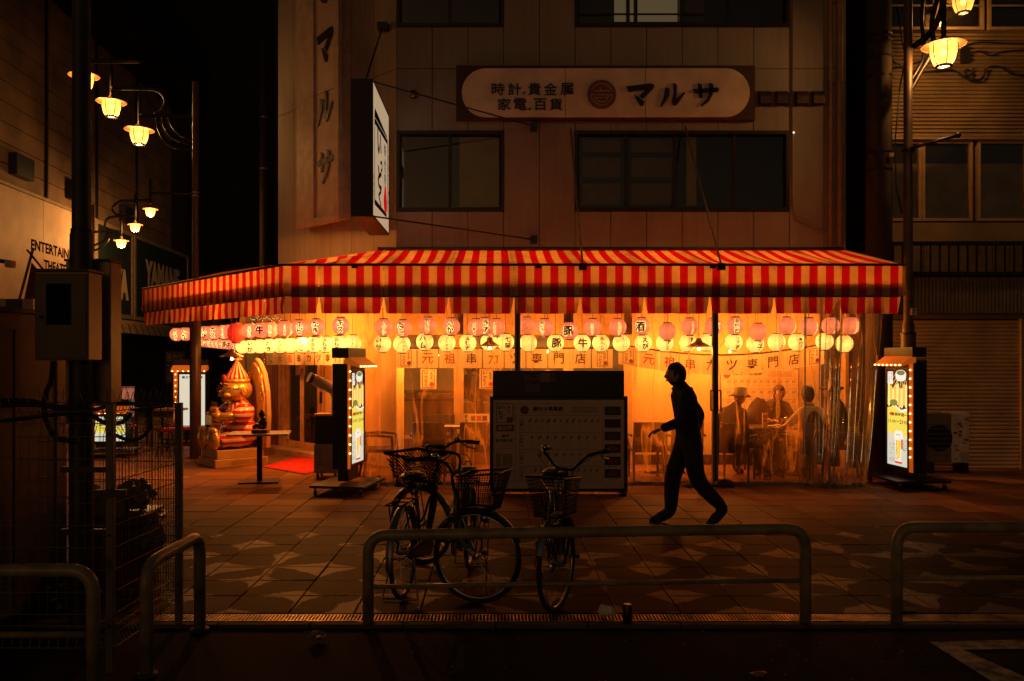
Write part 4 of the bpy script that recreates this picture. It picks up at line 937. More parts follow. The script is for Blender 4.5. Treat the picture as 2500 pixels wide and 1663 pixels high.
# air-conditioner unit with stickers
AC = 12.35; ac = thing('air_conditioner', 'outdoor air-conditioner unit with stickers on its pale side, in front of the shutter', 'air conditioner', (X(2318, AC), AC, 0), world=True)
M_ac = mat('ac_casing', (.30, .21, .13), .6)
xa_, xm, xb_ = X(2262, AC), X(2322, AC), X(2366, AC); z0, z1 = Z(1130, AC), Z(1009, AC)
MB().bb((xa_, AC, z0), (xm, AC + .3, z1)).build('casing', mat('ac_front', (.22, .16, .10), .6), ac, bevel=.01)
MB().bb((xm + .002, AC - .01, z0), (xb_, AC + .3, z1 + .005)).build('side_panel', mat('ac_side', (.75, .65, .52), .6), ac, bevel=.01)
MB().lathe([(.2, 0), (.2, .012)], ((xa_ + xm) / 2 + .0, AC - .002, (z0 + z1) / 2), 24, ax).build('fan_ring', M_dark, ac)
for k in range(9): MB().bb((xa_ + .01, AC - .02, z0 + .06 + k * .075), (xm - .01, AC - .014, z0 + .066 + k * .075)).build('grille_bar', M_ac, ac)
random.seed(11)
scol = [(.45, .4, .35), (.3, .03, .02), (.05, .05, .06), (.5, .42, .36), (.12, .05, .04), (.4, .35, .3)]
for k in range(16):
    u, v, sw, sh = random.uniform(.05, .75), random.uniform(.06, .92), random.uniform(.03, .07), random.uniform(.02, .05)
    px_, pz_ = xm + (xb_ - xm) * u, z0 + (z1 - z0) * v
    MB().bb((px_, AC - .0125 - k * .0002, pz_ - sh / 2), (min(px_ + sw, xb_ - .012), AC - .0118, pz_ + sh / 2)).build('sticker', mat(f'sticker_paper_{"abcdef"[k % 6]}', scol[k % 6], .6, var=0), ac)
MB().bb((xm + .14, AC - .02, z0 + .0), (xb_ - .01, AC - .0155, z0 + .16)).build('sticker', MATS['sticker_paper_a'], ac)
for x_ in (xa_ + .05, xb_ - .08): MB().bb((x_, AC - .02, 0), (x_ + .06, AC + .3, z0)).build('foot_block', M_black, ac)
# cabinet next to it
cb = thing('meter_cabinet', 'narrow dark brown steel cabinet behind the right poster stand', 'cabinet', (X(2246, 12.1), 12.1, 0), world=True)
MB().bb((X(2222, 12.1), 12.1, 0), (X(2264, 12.1), 12.5, Z(878, 12.1))).build('casing', mat('cabinet_brown', (.06, .04, .02), .5), cb, bevel=.01)
MB().bb((X(2226, 12.1), 12.094, .1), (X(2260, 12.1), 12.099, 1.55)).build('door', mat('cabinet_door', (.05, .034, .018), .5), cb); MB().bb((X(2256, 12.1), 12.08, .8), (X(2258, 12.1), 12.094, .9)).build('handle', M_steel, cb)
# cables slung along the right facade
cbx = thing('wall_cables', 'loops of black cable slung along the ribbed siding behind the bright street lamp', 'cable', (X(2400, RD), RD - .2, 6), world=True)
for pts in ([(2180, 168), (2250, 150), (2350, 115), (2390, 104), (2450, 106), (2530, 108)], [(2360, 150), (2370, 135), (2390, 125), (2420, 136), (2450, 126), (2530, 122)], [(2180, 150), (2240, 175), (2320, 170), (2350, 185), (2370, 195), (2390, 195), (2405, 180), (2412, 165), (2440, 163), (2470, 180), (2500, 182), (2540, 160)],
            [(2378, 165), (2370, 180), (2358, 184), (2354, 176), (2362, 170), (2374, 178), (2372, 190), (2392, 196), (2402, 186), (2404, 168)]):
    P = [at(a, b, RD - .15) for a, b in pts]; Q = []
    for i in range(len(P) - 1):
        p0, p1, p2, p3 = P[max(i - 1, 0)], P[i], P[i + 1], P[min(i + 2, len(P) - 1)]
        for k in range(5):
            t = k / 5; Q.append(.5 * ((2 * p1) + (p2 - p0) * t + (2 * p0 - 5 * p1 + 4 * p2 - p3) * t * t + (3 * p1 - p0 - 3 * p2 + p3) * t ** 3))
    MB().tube(Q + [P[-1]], .014, 6).build('cable', M_black, cbx, smooth=True)
MB().bb(tuple(at(2353, 150, RD - .2)), tuple(at(2360, 120, RD - .1))).build('junction_box', M_black, cbx)

# ================================================================ POLES AND STREET LAMPS
up = thing('utility_pole', 'thick dark concrete utility pole between the two buildings', 'pole', (X(2146, 12.45), 12.45, 0), world=True)
x = X(2146, 12.45); MB().tube([(x, 12.45, 0), (x, 12.45, 9)], [.2, .17], 20).build('pole', mat('old_concrete', (.04, .026, .014), .85, bump=.3), up, smooth=True)
for py in (92, 107, 145, 192, 378, 420): MB().tube([(x, 12.45, Z(py, 12.45)), (x, 12.45, Z(py, 12.45) + .03)], .19, 20).build('band', M_dark, up)
MB().tube([(x + .2, 12.3, 7), (x + .3, 12.25, 6.2), (x + .22, 12.25, 5.8), (x + .15, 12.25, 5), (x + .16, 12.25, 4.3), (x + .25, 12.25, 3.9)], .012, 6).build('cable', M_black, up, smooth=True)
MB().box((x + .08, 12.24, Z(379, 12.25)), (.07, .04, .06)).build('tag', mat('pale_tag', (.3, .22, .12), .6), up)
M_lampg = see('lamp_glass', (1, .9, .7), .8, .2, (1, .7, .3), .04, .02, emit=(1, .44, .07, .62))
M_hot = emi('hot_bulb', (1, .60, .14), 3.2)
M_brim = mat('lamp_brim', (.16, .085, .035), .45, .3)
def street_lamp(pos, r, e, parent=None, tilt=0):
    """glass lantern with a wide brim hanging from a stem; r = brim radius; returns list of meshes under parent"""
    k = r / .275; P = Vector(pos)
    def L_(pr, nm, m, caps=False, n=22, pa=None):
        return sharp(MB().lathe([(a * k, b * k) for a, b in pr], P, n, caps=caps).build(nm, m, pa or parent), 50)
    L_([(.275, .0), (.27, .012), (.16, .03), (.10, .06), (.05, .10), (.03, .14), (.028, .17)], 'brim', M_brim)
    L_([(.165, .01), (.17, -.03), (.162, -.12), (.13, -.22), (.10, -.265)], 'glass', M_lampg)
    L_([(.105, -.262), (.11, -.28), (.075, -.285)], 'rim', M_dark)
    for a in range(6):
        an = a * math.pi / 3 + .3
        MB().tube([P + Vector((math.cos(an) * q * k, math.sin(an) * q * k, z_ * k)) for q, z_ in ((.168, .01), (.174, -.03), (.166, -.12), (.134, -.22), (.105, -.265))], .006 * k, 5).build('cage_bar', M_dark, parent)
    MB().ball(P + Vector((0, 0, -.09 * k)), .05 * k, 10, 8).build('bulb', M_hot, parent, smooth=True)
    l = lamp_light(P + Vector((0, 0, -.12 * k)), (1, .5, .17), e, .08); l.parent = parent
    if parent.get('_world'): l.location = P + Vector((0, 0, -.12 * k)) - Vector(parent['_base'])
def spl(P, n=6):
    P = [Vector(p) for p in P]; Q = []
    for i in range(len(P) - 1):
        p0, p1, p2, p3 = P[max(i - 1, 0)], P[i], P[i + 1], P[min(i + 2, len(P) - 1)]
        for k in range(n):
            t = k / n; Q.append(.5 * ((2 * p1) + (p2 - p0) * t + (2 * p0 - 5 * p1 + 4 * p2 - p3) * t * t + (3 * p1 - p0 - 3 * p2 + p3) * t ** 3))
    return Q + [P[-1]]
# right lamp post
LD = 11.9; lx = X(2217, LD)
rp = thing('street_lamp', 'tall brown lamp post with two lanterns in front of the right building', 'street lamp', (lx, LD, 0), group='old-style street lamps', world=True)
sharp(MB().lathe([(.11, 0), (.11, 1.9), (.105, Z(860, LD)), (.105, Z(817, LD)), (.085, Z(815, LD)), (.085, Z(795, LD)), (.063, Z(780, LD)), (.06, 8.5)], (lx, LD, 0), 18).build('pole', M_pole, rp))
for py in (817, 858, 370): MB().tube([(lx, LD, Z(py, LD)), (lx, LD, Z(py, LD) + .03)], .112 if py > 700 else .085, 18).build('collar', M_dark, rp)
lp1 = at(2304, 112, LD - .4); lp2 = at(2352, -8, LD + .6)
street_lamp(lp1, .29, 130, rp); street_lamp(lp2, .25, 18, rp)
MB().tube([lp1 + Vector((0, 0, .15)), lp1 + Vector((0, 0, 1.0))], .035, 10).build('stem', M_dark, rp); MB().tube([lp2 + Vector((0, 0, .15)), lp2 + Vector((0, 0, .8))], .03, 10).build('stem', M_dark, rp)
for P, r_ in (([(lx, LD, Z(230, LD)), (X(2245, LD), LD, Z(180, LD)), (X(2268, LD), LD - .1, Z(125, LD)), (X(2262, LD), LD - .15, Z(60, LD)), (X(2280, LD), LD - .2, Z(-20, LD))], .035),
              ([(lx, LD, Z(205, LD)), (X(2240, LD), LD, Z(170, LD)), (X(2256, LD), LD, Z(130, LD)), (X(2250, LD), LD, Z(40, LD)), (X(2258, LD), LD, Z(-20, LD))], .028),
              ([(lx, LD, Z(122, LD)), (X(2260, LD), LD - .1, Z(90, LD)), (X(2300, LD - .4), LD - .4, Z(50, LD)), tuple(lp1 + Vector((0, 0, .9)))], .045)):
    MB().tube(spl(P), r_, 10).build('arm', M_dark, rp, smooth=True)
MB().tube([(X(2217, LD), LD - .05, Z(365, LD)), (X(2292, LD), LD - .5, Z(330, LD - .5))], .025, 8).build('flag_holder', M_black, rp, smooth=True)
MB().ball((X(2292, LD), LD - .5, Z(330, LD - .5)), .04, 10, 8).build('holder_knob', M_black, rp, smooth=True)
pl_ = MB().box((X(2221, LD) , LD - .12, Z(762, LD)), (.085, .01, .1)).build('number_plate', mat('plate_white', (.5, .42, .3), .5), rp)
text(MB(), '7', (X(2221, LD), LD - .127, Z(762, LD)), UX, UZ, h=.06, off=.01).build('number', M_ink, rp)
# left pole beside the awning, three lanterns on curled arms
QD = 14.2; qx = X(477, QD)
lpst = thing('street_lamp', 'brown lamp post behind the statue carrying three lanterns on curled arms', 'street lamp', (qx, QD, 0), group='old-style street lamps', world=True)
MB().tube([(qx, QD, 0), (qx, QD, 3.0), (qx, QD, 3.05), (qx, QD, Z(200, QD))], [.095, .095, .055, .05], 16).build('pole', mat('pole_red_brown', (.06, .03, .015), .3, .1), lpst, smooth=False)
for P in ((205, 186, 72), (272, 250, 71), (340, 318, 70)):
    D_ = .55 * F / P[2]; c = at(P[0], P[1] , D_); street_lamp(c, .275, 100, lpst)
    MB().tube([c + UZ * .15, c + UZ * .62, c + UZ * .75], [.028, .032, .006], 10).build('stem', M_dark, lpst)
def arm2(pts, D, par, r_=.03, m=M_dark): MB().tube(spl([at(a, b, D) for a, b in pts]), r_, 8).build('arm', m, par, smooth=True)
arm2([(215, 150), (280, 150), (345, 150)], 15.4, lpst, .04)
arm2([(272, 215), (330, 216), (375, 218), (398, 232), (404, 252), (395, 270), (378, 280)], 15.2, lpst, .04)
arm2([(344, 283), (400, 284), (440, 284), (470, 284)], QD + .3, lpst, .04)
arm2([(384, 288), (388, 315), (405, 345), (435, 363), (468, 366)], QD, lpst, .03); arm2([(398, 288), (404, 312), (425, 338), (468, 352)], QD, lpst, .03); arm2([(412, 288), (420, 308), (440, 330), (468, 342)], QD, lpst, .02)
for z_ in (Z(472, QD), Z(480, QD)): MB().tube([(qx, QD, z_), (qx, QD, z_ + .02)], .065, 14).build('band', M_steel, lpst)
# farther lamp post with three small lanterns
TD = 22.4; tx = X(222, TD)
tp = thing('street_lamp', 'distant lamp post in front of the theatre wall carrying three small lanterns', 'street lamp', (tx, TD, 0), group='old-style street lamps', world=True)
MB().tube([(tx, TD, 0), (tx, TD, Z(500, TD))], .09, 12).build('pole', M_pole, tp, smooth=True)
for P in ((367, 511), (330, 549), (296, 588)):
    c = at(P[0], P[1], TD); street_lamp(c, .2, 105, tp); MB().tube([c + UZ * .15, c + UZ * .75, c + UZ * .85], [.03, .035, .008], 10).build('stem', M_dark, tp)
arm2([(366, 472), (410, 472), (470, 472)], TD, tp, .03)
arm2([(366, 489), (320, 490), (295, 491), (278, 502), (276, 515), (290, 526), (330, 528)], TD, tp, .035)
arm2([(328, 527), (290, 528), (265, 532), (257, 545), (260, 560), (294, 566)], TD, tp, .035)
arm2([(294, 566), (250, 566), (222, 566)], TD, tp, .035)
arm2([(270, 568), (262, 590), (240, 608), (222, 612)], TD, tp, .03); arm2([(262, 568), (252, 588), (222, 602)], TD, tp, .03)
# slim pole far down the lane
fp_ = thing('utility_pole', 'slim far pole in the dark lane left of the vertical sign', 'pole', (X(643, 24), 24, 0), world=True)
MB().tube([(X(643, 24), 24, 0), (X(643, 24), 24, 11)], .11, 12).build('pole', mat('far_pole', (.03, .018, .01), .8), fp_, smooth=True)
for py in (290, 415): MB().tube([(X(643, 24), 24, Z(py, 24)), (X(643, 24), 24, Z(py, 24) + .05)], .13, 12).build('band', M_steel, fp_)
# ================================================================ LEFT BUILDING (runs away along the lane)
LX0, LK = 10.1, .06                       # wall plane: X = -(LX0 + LK*Y)
lu = Vector((-LK, 1, 0)).normalized(); ln = Vector((1, LK, 0)).normalized()      # along the wall / out of the wall
def LD_(px): return LX0 / ((VX - px) / F - LK)
def lw(D, z, o=0): return Vector((-(LX0 + LK * D), D, z)) + ln * o
lb = thing('theatre_building', 'long pale-boarded building on the lane with theatre lettering along its side', 'building', tuple(lw(24, 0)), world=True)
def lbox(name, D0, D1, z0, z1, o0, o1, m, **k):
    return MB().poly([lw(D0, z0, o0), lw(D1, z0, o0), lw(D1, z1, o0), lw(D0, z1, o0)], ln * (o1 - o0)).build(name, m, lb, **k)
lbox('wall', 12, 31.9, 0, 13.6, -.5, -.03, mat('theatre_core', (.02, .012, .008), .9))
M_brd = mat('theatre_board', (.30, .19, .12), .75, bump=.2, var=.2, vs=1.2)
jn = [12, LD_(111), LD_(234), LD_(332), LD_(418)]
for r_ in range(11):
    z0 = 5.74 + r_ * .47
    for k in range(4): lbox('siding_board', jn[k] + .04, jn[k + 1] - .04, z0 + .012, z0 + .458, -.02, 0, M_brd)
for k in (1, 2, 3): lbox('downpipe', jn[k] - .03, jn[k] + .03, 5.74, 10.9, 0, .06, M_black)
lbox('eaves', 12, 31.9, 10.92, 13.7, -.02, .9, M_night)
lbox('end_pier', 30.1, 31.9, 0, 13.6, -.028, -.005, mat('end_pier', (.07, .035, .015), .8))
# signboards
M_wsg = mat('theatre_sign_white', (.72, .50, .34), .6, var=.12, vs=1.5); M_teal = mat('teal_board', (.02, .035, .035), .5); M_edge = mat('sign_edge', (.40, .30, .19), .5)
d1, d2, d3 = LD_(222), LD_(318), LD_(453)
for a, b in ((14, 17.0), (17.02, 20.3), (20.32, d1)): lbox('sign_panel', a, b, 3.0, 5.66, 0, .10, M_wsg)
lbox('sign_coping', 12, d1, 5.67, 5.74, -.02, .14, M_edge)
for a, b in ((d1 + .03, d2 - .03), (d2 + .03, d3)):
    lbox('sign_panel', a + .14, b - .14, 3.12, 5.62, 0, .10, M_teal)
    lbox('sign_border', a, b, 5.62, 5.74, 0, .13, M_edge); lbox('sign_border', a, b, 3.0, 3.12, 0, .13, M_edge); lbox('sign_border', a, a + .14, 3.12, 5.62, 0, .13, M_edge); lbox('sign_border', b - .14, b, 3.12, 5.62, 0, .13, M_edge)
def ltext(s, pa, pb, zc, h, m, off=.02, name='lettering', shear=0):
    a, b = LD_(pa), LD_(pb); return text(MB(), s, lw((a + b) / 2, zc, .105), lu, UZ, w=abs(b - a), h=h, off=off, shear=shear).build(name, m, lb)
M_dlet = mat('dark_sign_letters', (.012, .009, .008), .95, var=0, spec=0); M_plet = mat('pale_sign_letters', (.85, .70, .50), .6, var=0)
ltext('ENTERTAINMENT', 65, 200, 4.50, .26, M_dlet, .03); ltext('THEATER', 97, 161, 4.08, .26, M_dlet, .03)
ltext('ZAZA', 233, 306, 4.05, .95, M_plet, .08)
ltext('YAMANE', 346, 431, 4.62, .9, M_plet, .06, shear=.05); ltext('JAPANESE', 338, 434, 3.68, .8, M_plet, .06, shear=.05)
# ledge bits, vents and curved cream awning of the ground floor
for px in (20, 160, 290): lbox('vent_box', LD_(px), LD_(px) + .8, 6.0, 6.5, 0, .2, M_black)
ca = thing('shop_awning', 'curved cream awning over the dark shopfront in the lane', 'awning', tuple(lw(24, 2.6)), world=True)
n = 18
for k in range(n):
    a, b = LD_(225) + (LD_(470) - LD_(225)) * k / n, LD_(225) + (LD_(470) - LD_(225)) * (k + 1) / n
    prof_ = [(0, 2.95), (.35, 2.93), (.6, 2.8), (.7, 2.5)]
    vs = [lw(a + .03, z, o) for o, z in prof_] + [lw(b - .03, z, o) for o, z in prof_]
    MB().add(vs, [(i, i + 1, i + 5, i + 4) for i in range(3)]).build('awning_gore', mat('cream_canvas', (.25, .17, .10), .8), ca)
ls_ = thing('lane_shopfront_sign', 'small black vertical sign with pale characters beside the brown pole', 'sign', tuple(at(428, 905, 21)), world=True)
c = at(428, 898, 21); MB().box(c, (.5, .1, .85)).build('board', M_black, ls_)
text(MB(), '串カツ\nだるま\n横丁店', c + Vector((0, -.055, 0)), UX, UZ, w=.4, h=.75, off=.01).build('lettering', mat('dim_letters', (.2, .16, .11), .6), ls_)
bo = thing('price_poster', 'white poster with a dark rounded label, above the steel kiosk', 'poster', tuple(at(30, 740, 9)), world=True)
c = at(36, 752, 9); MB().box(c, (.42, .03, .2)).build('sheet', mat('poster_paper', (.4, .27, .17), .6), bo); MB().box(c + Vector((0, -.02, .0)), (.17, .01, .19)).build('label_patch', mat('navy_patch', (.03, .015, .02), .6), bo)
text(MB(), '°BO', c + Vector((0, -.03, -.04)), UX, UZ, w=.11, h=.045, off=.02).build('lettering', mat('poster_paper', (1, 1, 1)), bo)
fg = thing('festival_banner', 'dark red banner hanging between two slanted sticks beside the theatre lettering', 'banner', tuple(at(75, 720, 11)), world=True)
MB().tube([at(45, 740, 11), at(80, 610, 11)], .02, 6).build('stick', M_wood, fg); MB().tube([at(66, 610, 11), at(115, 670, 11)], .015, 6).build('stick', M_wood, fg)
MB().quad(at(58, 735, 11), at(77, 640, 11), at(100, 668, 11.05), at(92, 770, 11.05), at(74, 765, 11)).build('cloth', mat('banner_red', (.10, .015, .01), .8), fg)
cm = thing('security_camera', 'small bracket camera at the picture edge on the theatre wall', 'camera', tuple(at(14, 640, 12)), world=True)
MB().tube([at(-10, 636, 12), at(22, 640, 12)], .03, 8).build('arm', M_dark, cm); MB().box(at(25, 645, 12), (.08, .14, .1)).build('camera_head', M_rail, cm)

# ================================================================ NEAR LEFT: kiosk, pole with boxes, fence
kk = thing('steel_kiosk', 'tall brown steel kiosk wall filling the lower corner of the pavement', 'kiosk', (-3.3, 5.4, 0), world=True)
ks = [(-3.16, 4.75), (-3.03, 5.75), (-4.6, 5.95), (-4.7, 4.9)]
MB().poly([(x, y, .06) for x, y in ks], (0, 0, 1.95)).build('casing', mat('kiosk_paint', (.22, .13, .08), .5, var=.25, vs=2.5), kk, bevel=.01)
MB().poly([((x + 3.3) * 1.01 - 3.3, y, 2.01) for x, y in ks], (0, 0, .03)).build('top_cap', M_dark, kk); MB().poly([(x, y, 0) for x, y in ks], (0, 0, .06)).build('plinth', M_black, kk)
e0, e1 = Vector((-3.145, 4.86, 0)), Vector((-3.045, 5.64, 0)); kn = Vector((1, -.13, 0)).normalized()
for f0, f1 in ((0, .48), (.5, 1)):
    a, b = e0.lerp(e1, f0), e0.lerp(e1, f1); MB().poly([a + UZ * .12 + kn * .004, b + UZ * .12 + kn * .004, b + UZ * 1.9 + kn * .004, a + UZ * 1.9 + kn * .004], kn * .012).build('door_panel', mat('kiosk_door', (.24, .14, .085), .5, var=.25, vs=2), kk, bevel=.003)
MB().poly([e1 + UZ * .06 + kn * .03, e1 + Vector((.012, .09, .06)) + kn * .03, e1 + Vector((.012, .09, 2.0)) + kn * .03, e1 + UZ * 2.0 + kn * .03], -kn * .03).build('corner_trim', mat('kiosk_trim', (.3, .17, .1), .4), kk)
ND_ = 5.35; nx_ = X(199, ND_)
npole = thing('signal_pole', 'dark steel pole with a stepped lower sleeve, carrying two control boxes', 'pole', (nx_, ND_, 0), world=True)
sharp(MB().lathe([(.075, 0), (.075, 1.15), (.072, Z(640, ND_)), (.07, Z(575, ND_)), (.058, Z(560, ND_)), (.055, 5)], (nx_, ND_, 0), 24).build('pole', mat('pole_green', (.045, .038, .025), .45, .2, var=.25), npole))
MB().tube([(nx_, ND_, Z(568, ND_)), (nx_, ND_, Z(560, ND_))], .066, 20).build('collar', M_dark, npole)
for z_ in (.58, .98): MB().bb((nx_ - .09, ND_ - .09, z_), (nx_ + .2, ND_ - .06, z_ + .035)).build('strap', M_black, npole)
BXD = 5.15
b1 = thing('control_box', 'grey-green control box with a dark square window, strapped to the near pole', 'control box', (X(165, BXD), BXD, 1.9), world=True)
M_box = mat('box_paint', (.34, .24, .13), .38, var=.1, spec=.6)
bx0, bx1, bz0, bz1 = X(85, BXD), X(216, BXD), Z(880, BXD), Z(663, BXD)
MB().bb((bx0, BXD, bz0), (bx1, BXD + .18, bz1)).build('casing', M_box, b1, bevel=.006)
MB().bb((bx0 + .006, BXD - .014, bz0 + .008), (bx1 - .008, BXD - .001, bz1 - .015)).build('door', mat('box_door', (.09, .08, .055), .5), b1, bevel=.004)
MB().bb((X(116, BXD), BXD - .018, Z(793, BXD)), (X(176, BXD), BXD - .0145, Z(693, BXD))).build('door_window', mat('black_glass', (.004, .004, .005), .7, spec=.1), b1)
MB().lathe([(.012, 0), (.012, .01), (.006, .012)], (X(104, BXD), BXD - .014, Z(774, BXD)), 12, Matrix.Rotation(R(90), 3, 'X')).build('lock', M_dark, b1)
MB().bb((bx0 - .012, BXD - .02, bz1), (bx1 + .01, BXD + .19, bz1 + .016)).build('rain_cap', M_dark, b1)
b2 = thing('control_box', 'taller narrow brown control box mounted behind the near pole', 'control box', (X(260, 5.45), 5.45, 1.9), world=True)
D2 = 5.42; MB().bb((X(160, D2), D2, Z(985, D2)), (X(270, D2), D2 + .16, Z(638, D2))).build('casing', mat('box2_paint', (.34, .23, .12), .38, spec=.6), b2, bevel=.006)
MB().bb((X(158, D2), D2 - .01, Z(638, D2)), (X(272, D2), D2 + .17, Z(638, D2) + .015)).build('rain_cap', M_dark, b2)
cs = thing('cable_loop', 'black rubber cables looping down from the control boxes over the fence', 'cable', (nx_, 5.2, 1.3), world=True)
for pts, r_ in (([(130, 882), (125, 930), (112, 960), (108, 1000), (118, 1040), (140, 1070), (190, 1078)], .016), ([(0, 990), (60, 988), (130, 992), (200, 1000), (230, 1018), (262, 1034), (300, 1030), (320, 1010)], .014), ([(0, 1028), (60, 1022), (140, 1012), (210, 1005), (300, 985), (350, 995), (368, 1030), (355, 1060), (320, 1075), (280, 1062)], .012), ([(205, 890), (210, 930), (200, 985), (150, 1000), (80, 980), (0, 978)], .014)):
    MB().tube(spl([at(a, b, 5.05) for a, b in pts]), r_, 8).build('cable', M_rubber, cs, smooth=True)
# wire mesh fence
M_fence = mat('fence_wire', (.45, .36, .24), .3, .8)
fe = thing('mesh_fence', 'welded wire mesh fence with hooped top round the kiosk corner', 'fence', (-2.09, 4.5, 0), world=True)
M_fpost = mat('fence_post_paint', (.13, .115, .08), .45)
P1, P2 = Vector((-2.10, 4.47, 0)), Vector((-2.06, 5.33, 0))
for p, zt_f in ((P1, 1.465), (P2, 1.425)): 
    MB().bb((p.x - .021, p.y - .02, 0), (p.x + .021, p.y + .02, zt_f)).build('fence_post', M_fpost, fe, bevel=.003)
    for z_ in (.25, .75, 1.30): MB().lathe([(.008, 0), (.008, .008)], (p.x, p.y - .02, z_), 8, Matrix.Rotation(R(90), 3, 'X')).build('bolt', M_black, fe)
MB().bb((-2.17, 4.42, .96), (-2.0, 4.455, 1.0)).build('clamp', M_black, fe)
def mesh_panel(a, b, nv_, z0, z1, nrm):
    m = MB(); d = b - a
    for k in range(nv_):
        p = a + d * ((k + .5) / nv_)
        m.tube([p + UZ * z0, p + UZ * (z0 + .06) + nrm * .025, p + UZ * (z0 + .12), p + UZ * (z1 - .14), p + UZ * (z1 - .07) + nrm * .04, p + UZ * z1], .0022, 4, caps=False)
        if k % 2 == 0 and k < nv_ - 1:
            q = a + d * ((k + 1.5) / nv_); m.tube([p + UZ * z1, p + UZ * (z1 + .05) - nrm * .01, p.lerp(q, .3) + UZ * (z1 + .1) - nrm * .02, p.lerp(q, .7) + UZ * (z1 + .1) - nrm * .02, q + UZ * (z1 + .05) - nrm * .01, q + UZ * z1], .0022, 4, caps=False)
    z = z1
    hz = [z1, z1 - .07, z1 - .14] + [z1 - .14 - .122 * k for k in range(1, 20)]
    for z in [h for h in hz if h > z0 + .13] + [z0, z0 + .06, z0 + .12]:
        o = nrm * (.04 if abs(z - z1 + .07) < .01 else .025 if abs(z - z0 - .06) < .01 else 0); m.tube([a + UZ * z + o, b + UZ * z + o], .0027, 4, caps=False)
    m.build('wire_mesh', M_fence, fe, kind='stuff')
mesh_panel(P1 + Vector((.0, .04, 0)), P2 - Vector((0, .03, 0)), 22, .12, 1.42, Vector((-1, 0, 0)))
mesh_panel(Vector((-3.35, 4.5, 0)), P1 - Vector((.03, -.03, 0)), 24, .12, 1.42, Vector((0, 1, 0)))
P3 = Vector((-3.6, 5.5, 0)); mesh_panel(P3, P2 - Vector((.03, -.05, 0)), 30, .12, 1.42, Vector((0, 1, 0)))
# rubbish behind the fence
rbn = thing('rubbish_bin', 'dark red plastic tub behind the wire fence, heaped with rubbish bags', 'bin', (-2.8, 6.1, 0), world=True)
sharp(MB().lathe([(.26, .0), (.30, .5), (.33, .52), (.33, .55), (.30, .55)], (-2.8, 6.1, 0), 20).build('tub', mat('dark_red_plastic', (.16, .025, .012), .35), rbn))
MB().box((-2.8, 6.1, .57), (.5, .45, .03)).build('lid', mat('dark_red_plastic', (1, 1, 1)), rbn, bevel=.01)
M_bag = mat('crinkled_bag', (.20, .13, .09), .18, spec=.9, bump=.6, bs=30)
def bag(p, r, label, seed, m=M_bag):
    def fn(a, q): return q * (1 + .28 * noise.noise(a * 2.2 + Vector((seed, 0, 0))) + .14 * noise.noise(a * 7 + Vector((0, seed, 0))))
    o = MB().ball(p, r, 28, 18, fn).build('rubbish_bag', m, base=p); return tag(o, label, 'rubbish bag', 'rubbish bags behind the fence')
bag((-2.98, 6.0, .68), (.12, .12, .10), 'pale crumpled plastic bag on the tub, nearest the control box pole', 1); bag((-2.68, 6.1, .70), (.13, .12, .11), 'shiny crumpled plastic bag on the tub, beside the rear fence post', 4)
bag((-2.52, 6.0, .42), (.10, .10, .15), 'brown crumpled bag leaning against the tub near the fence post', 8); bag((-2.95, 5.6, .12), (.22, .16, .13), 'big low dark rubbish bag at the foot of the fence', 12, mat('black_bag', (.02, .015, .012), .25, bump=.6, bs=30))
tag(MB().box((-2.80, 5.93, .66), (.22, .16, .17)).build('carton', mat('carton', (.2, .13, .08), .8), base=(-2.80, 5.93, .58), bevel=.004), 'small brown carton lying among the rubbish bags', 'box')

# ================================================================ GUARD RAILS
def guard(label, pts, r_=.036, bar=None, rb_=.017):
    t = thing('guard_rail', label, 'guard rail', tuple(Vector(pts[0]) * 1), group='cream tube guard rails along the kerb', world=True)
    P = [Vector(p) for p in pts]; Q = [P[0]]
    for i in range(1, len(P) - 1):                # rounded bends
        a = (P[i - 1] - P[i]).normalized(); b = (P[i + 1] - P[i]).normalized(); rad = .13; s_, e_ = P[i] + a * rad, P[i] + b * rad
        for k in range(11):
            u = k / 10; Q.append(s_.lerp(P[i], u).lerp(P[i].lerp(e_, u), u))
    Q.append(P[-1]); MB().tube(Q, r_, 20).build('bent_tube', M_rail, t, smooth=True)
    if bar: MB().tube(bar, rb_, 12).build('middle_bar', M_rail, t, smooth=True)
    for p in (P[0], P[-1]):
        if p.z < .05: MB().lathe([(.06, 0), (.06, .012), (.042, .02)], (p.x, p.y, -.02), 18).build('foot_flange', mat('flange', (.06, .05, .03), .6), t)
    return t
def rp_(px, py, D): return tuple(at(px, py, D))
D3 = 5.335
guard('long central guard rail in front of the three bicycles', [(X(899, D3), D3, -.02), rp_(899, 1307, D3), rp_(1966, 1290, D3), (X(1966, D3), D3, -.02)], bar=[rp_(905, 1433, D3), rp_(1960, 1416, D3)])
guard('guard rail running off the right edge above the painted corner line', [(X(2189, D3), D3, -.02), rp_(2189, 1287, D3), rp_(2900, 1286, D3), (X(2900, D3), D3, -.02)], bar=[rp_(2195, 1412, D3), rp_(2895, 1412, D3)])
guard('short guard rail seen end-on beside the mesh fence', [(-1.905, 4.47, -.02), (-1.905, 4.47, .585), (-1.885, 5.22, .585), (-1.885, 5.22, -.02)])
guard('guard rail cut off by the lower corner in front of the fence', [(X(228, 4.22), 4.22, -.02), rp_(228, 1392, 4.22), rp_(-500, 1394, 4.22), (X(-500, 4.22), 4.22, -.02)], bar=[rp_(215, 1550, 4.22), rp_(-480, 1550, 4.22)], r_=.034)

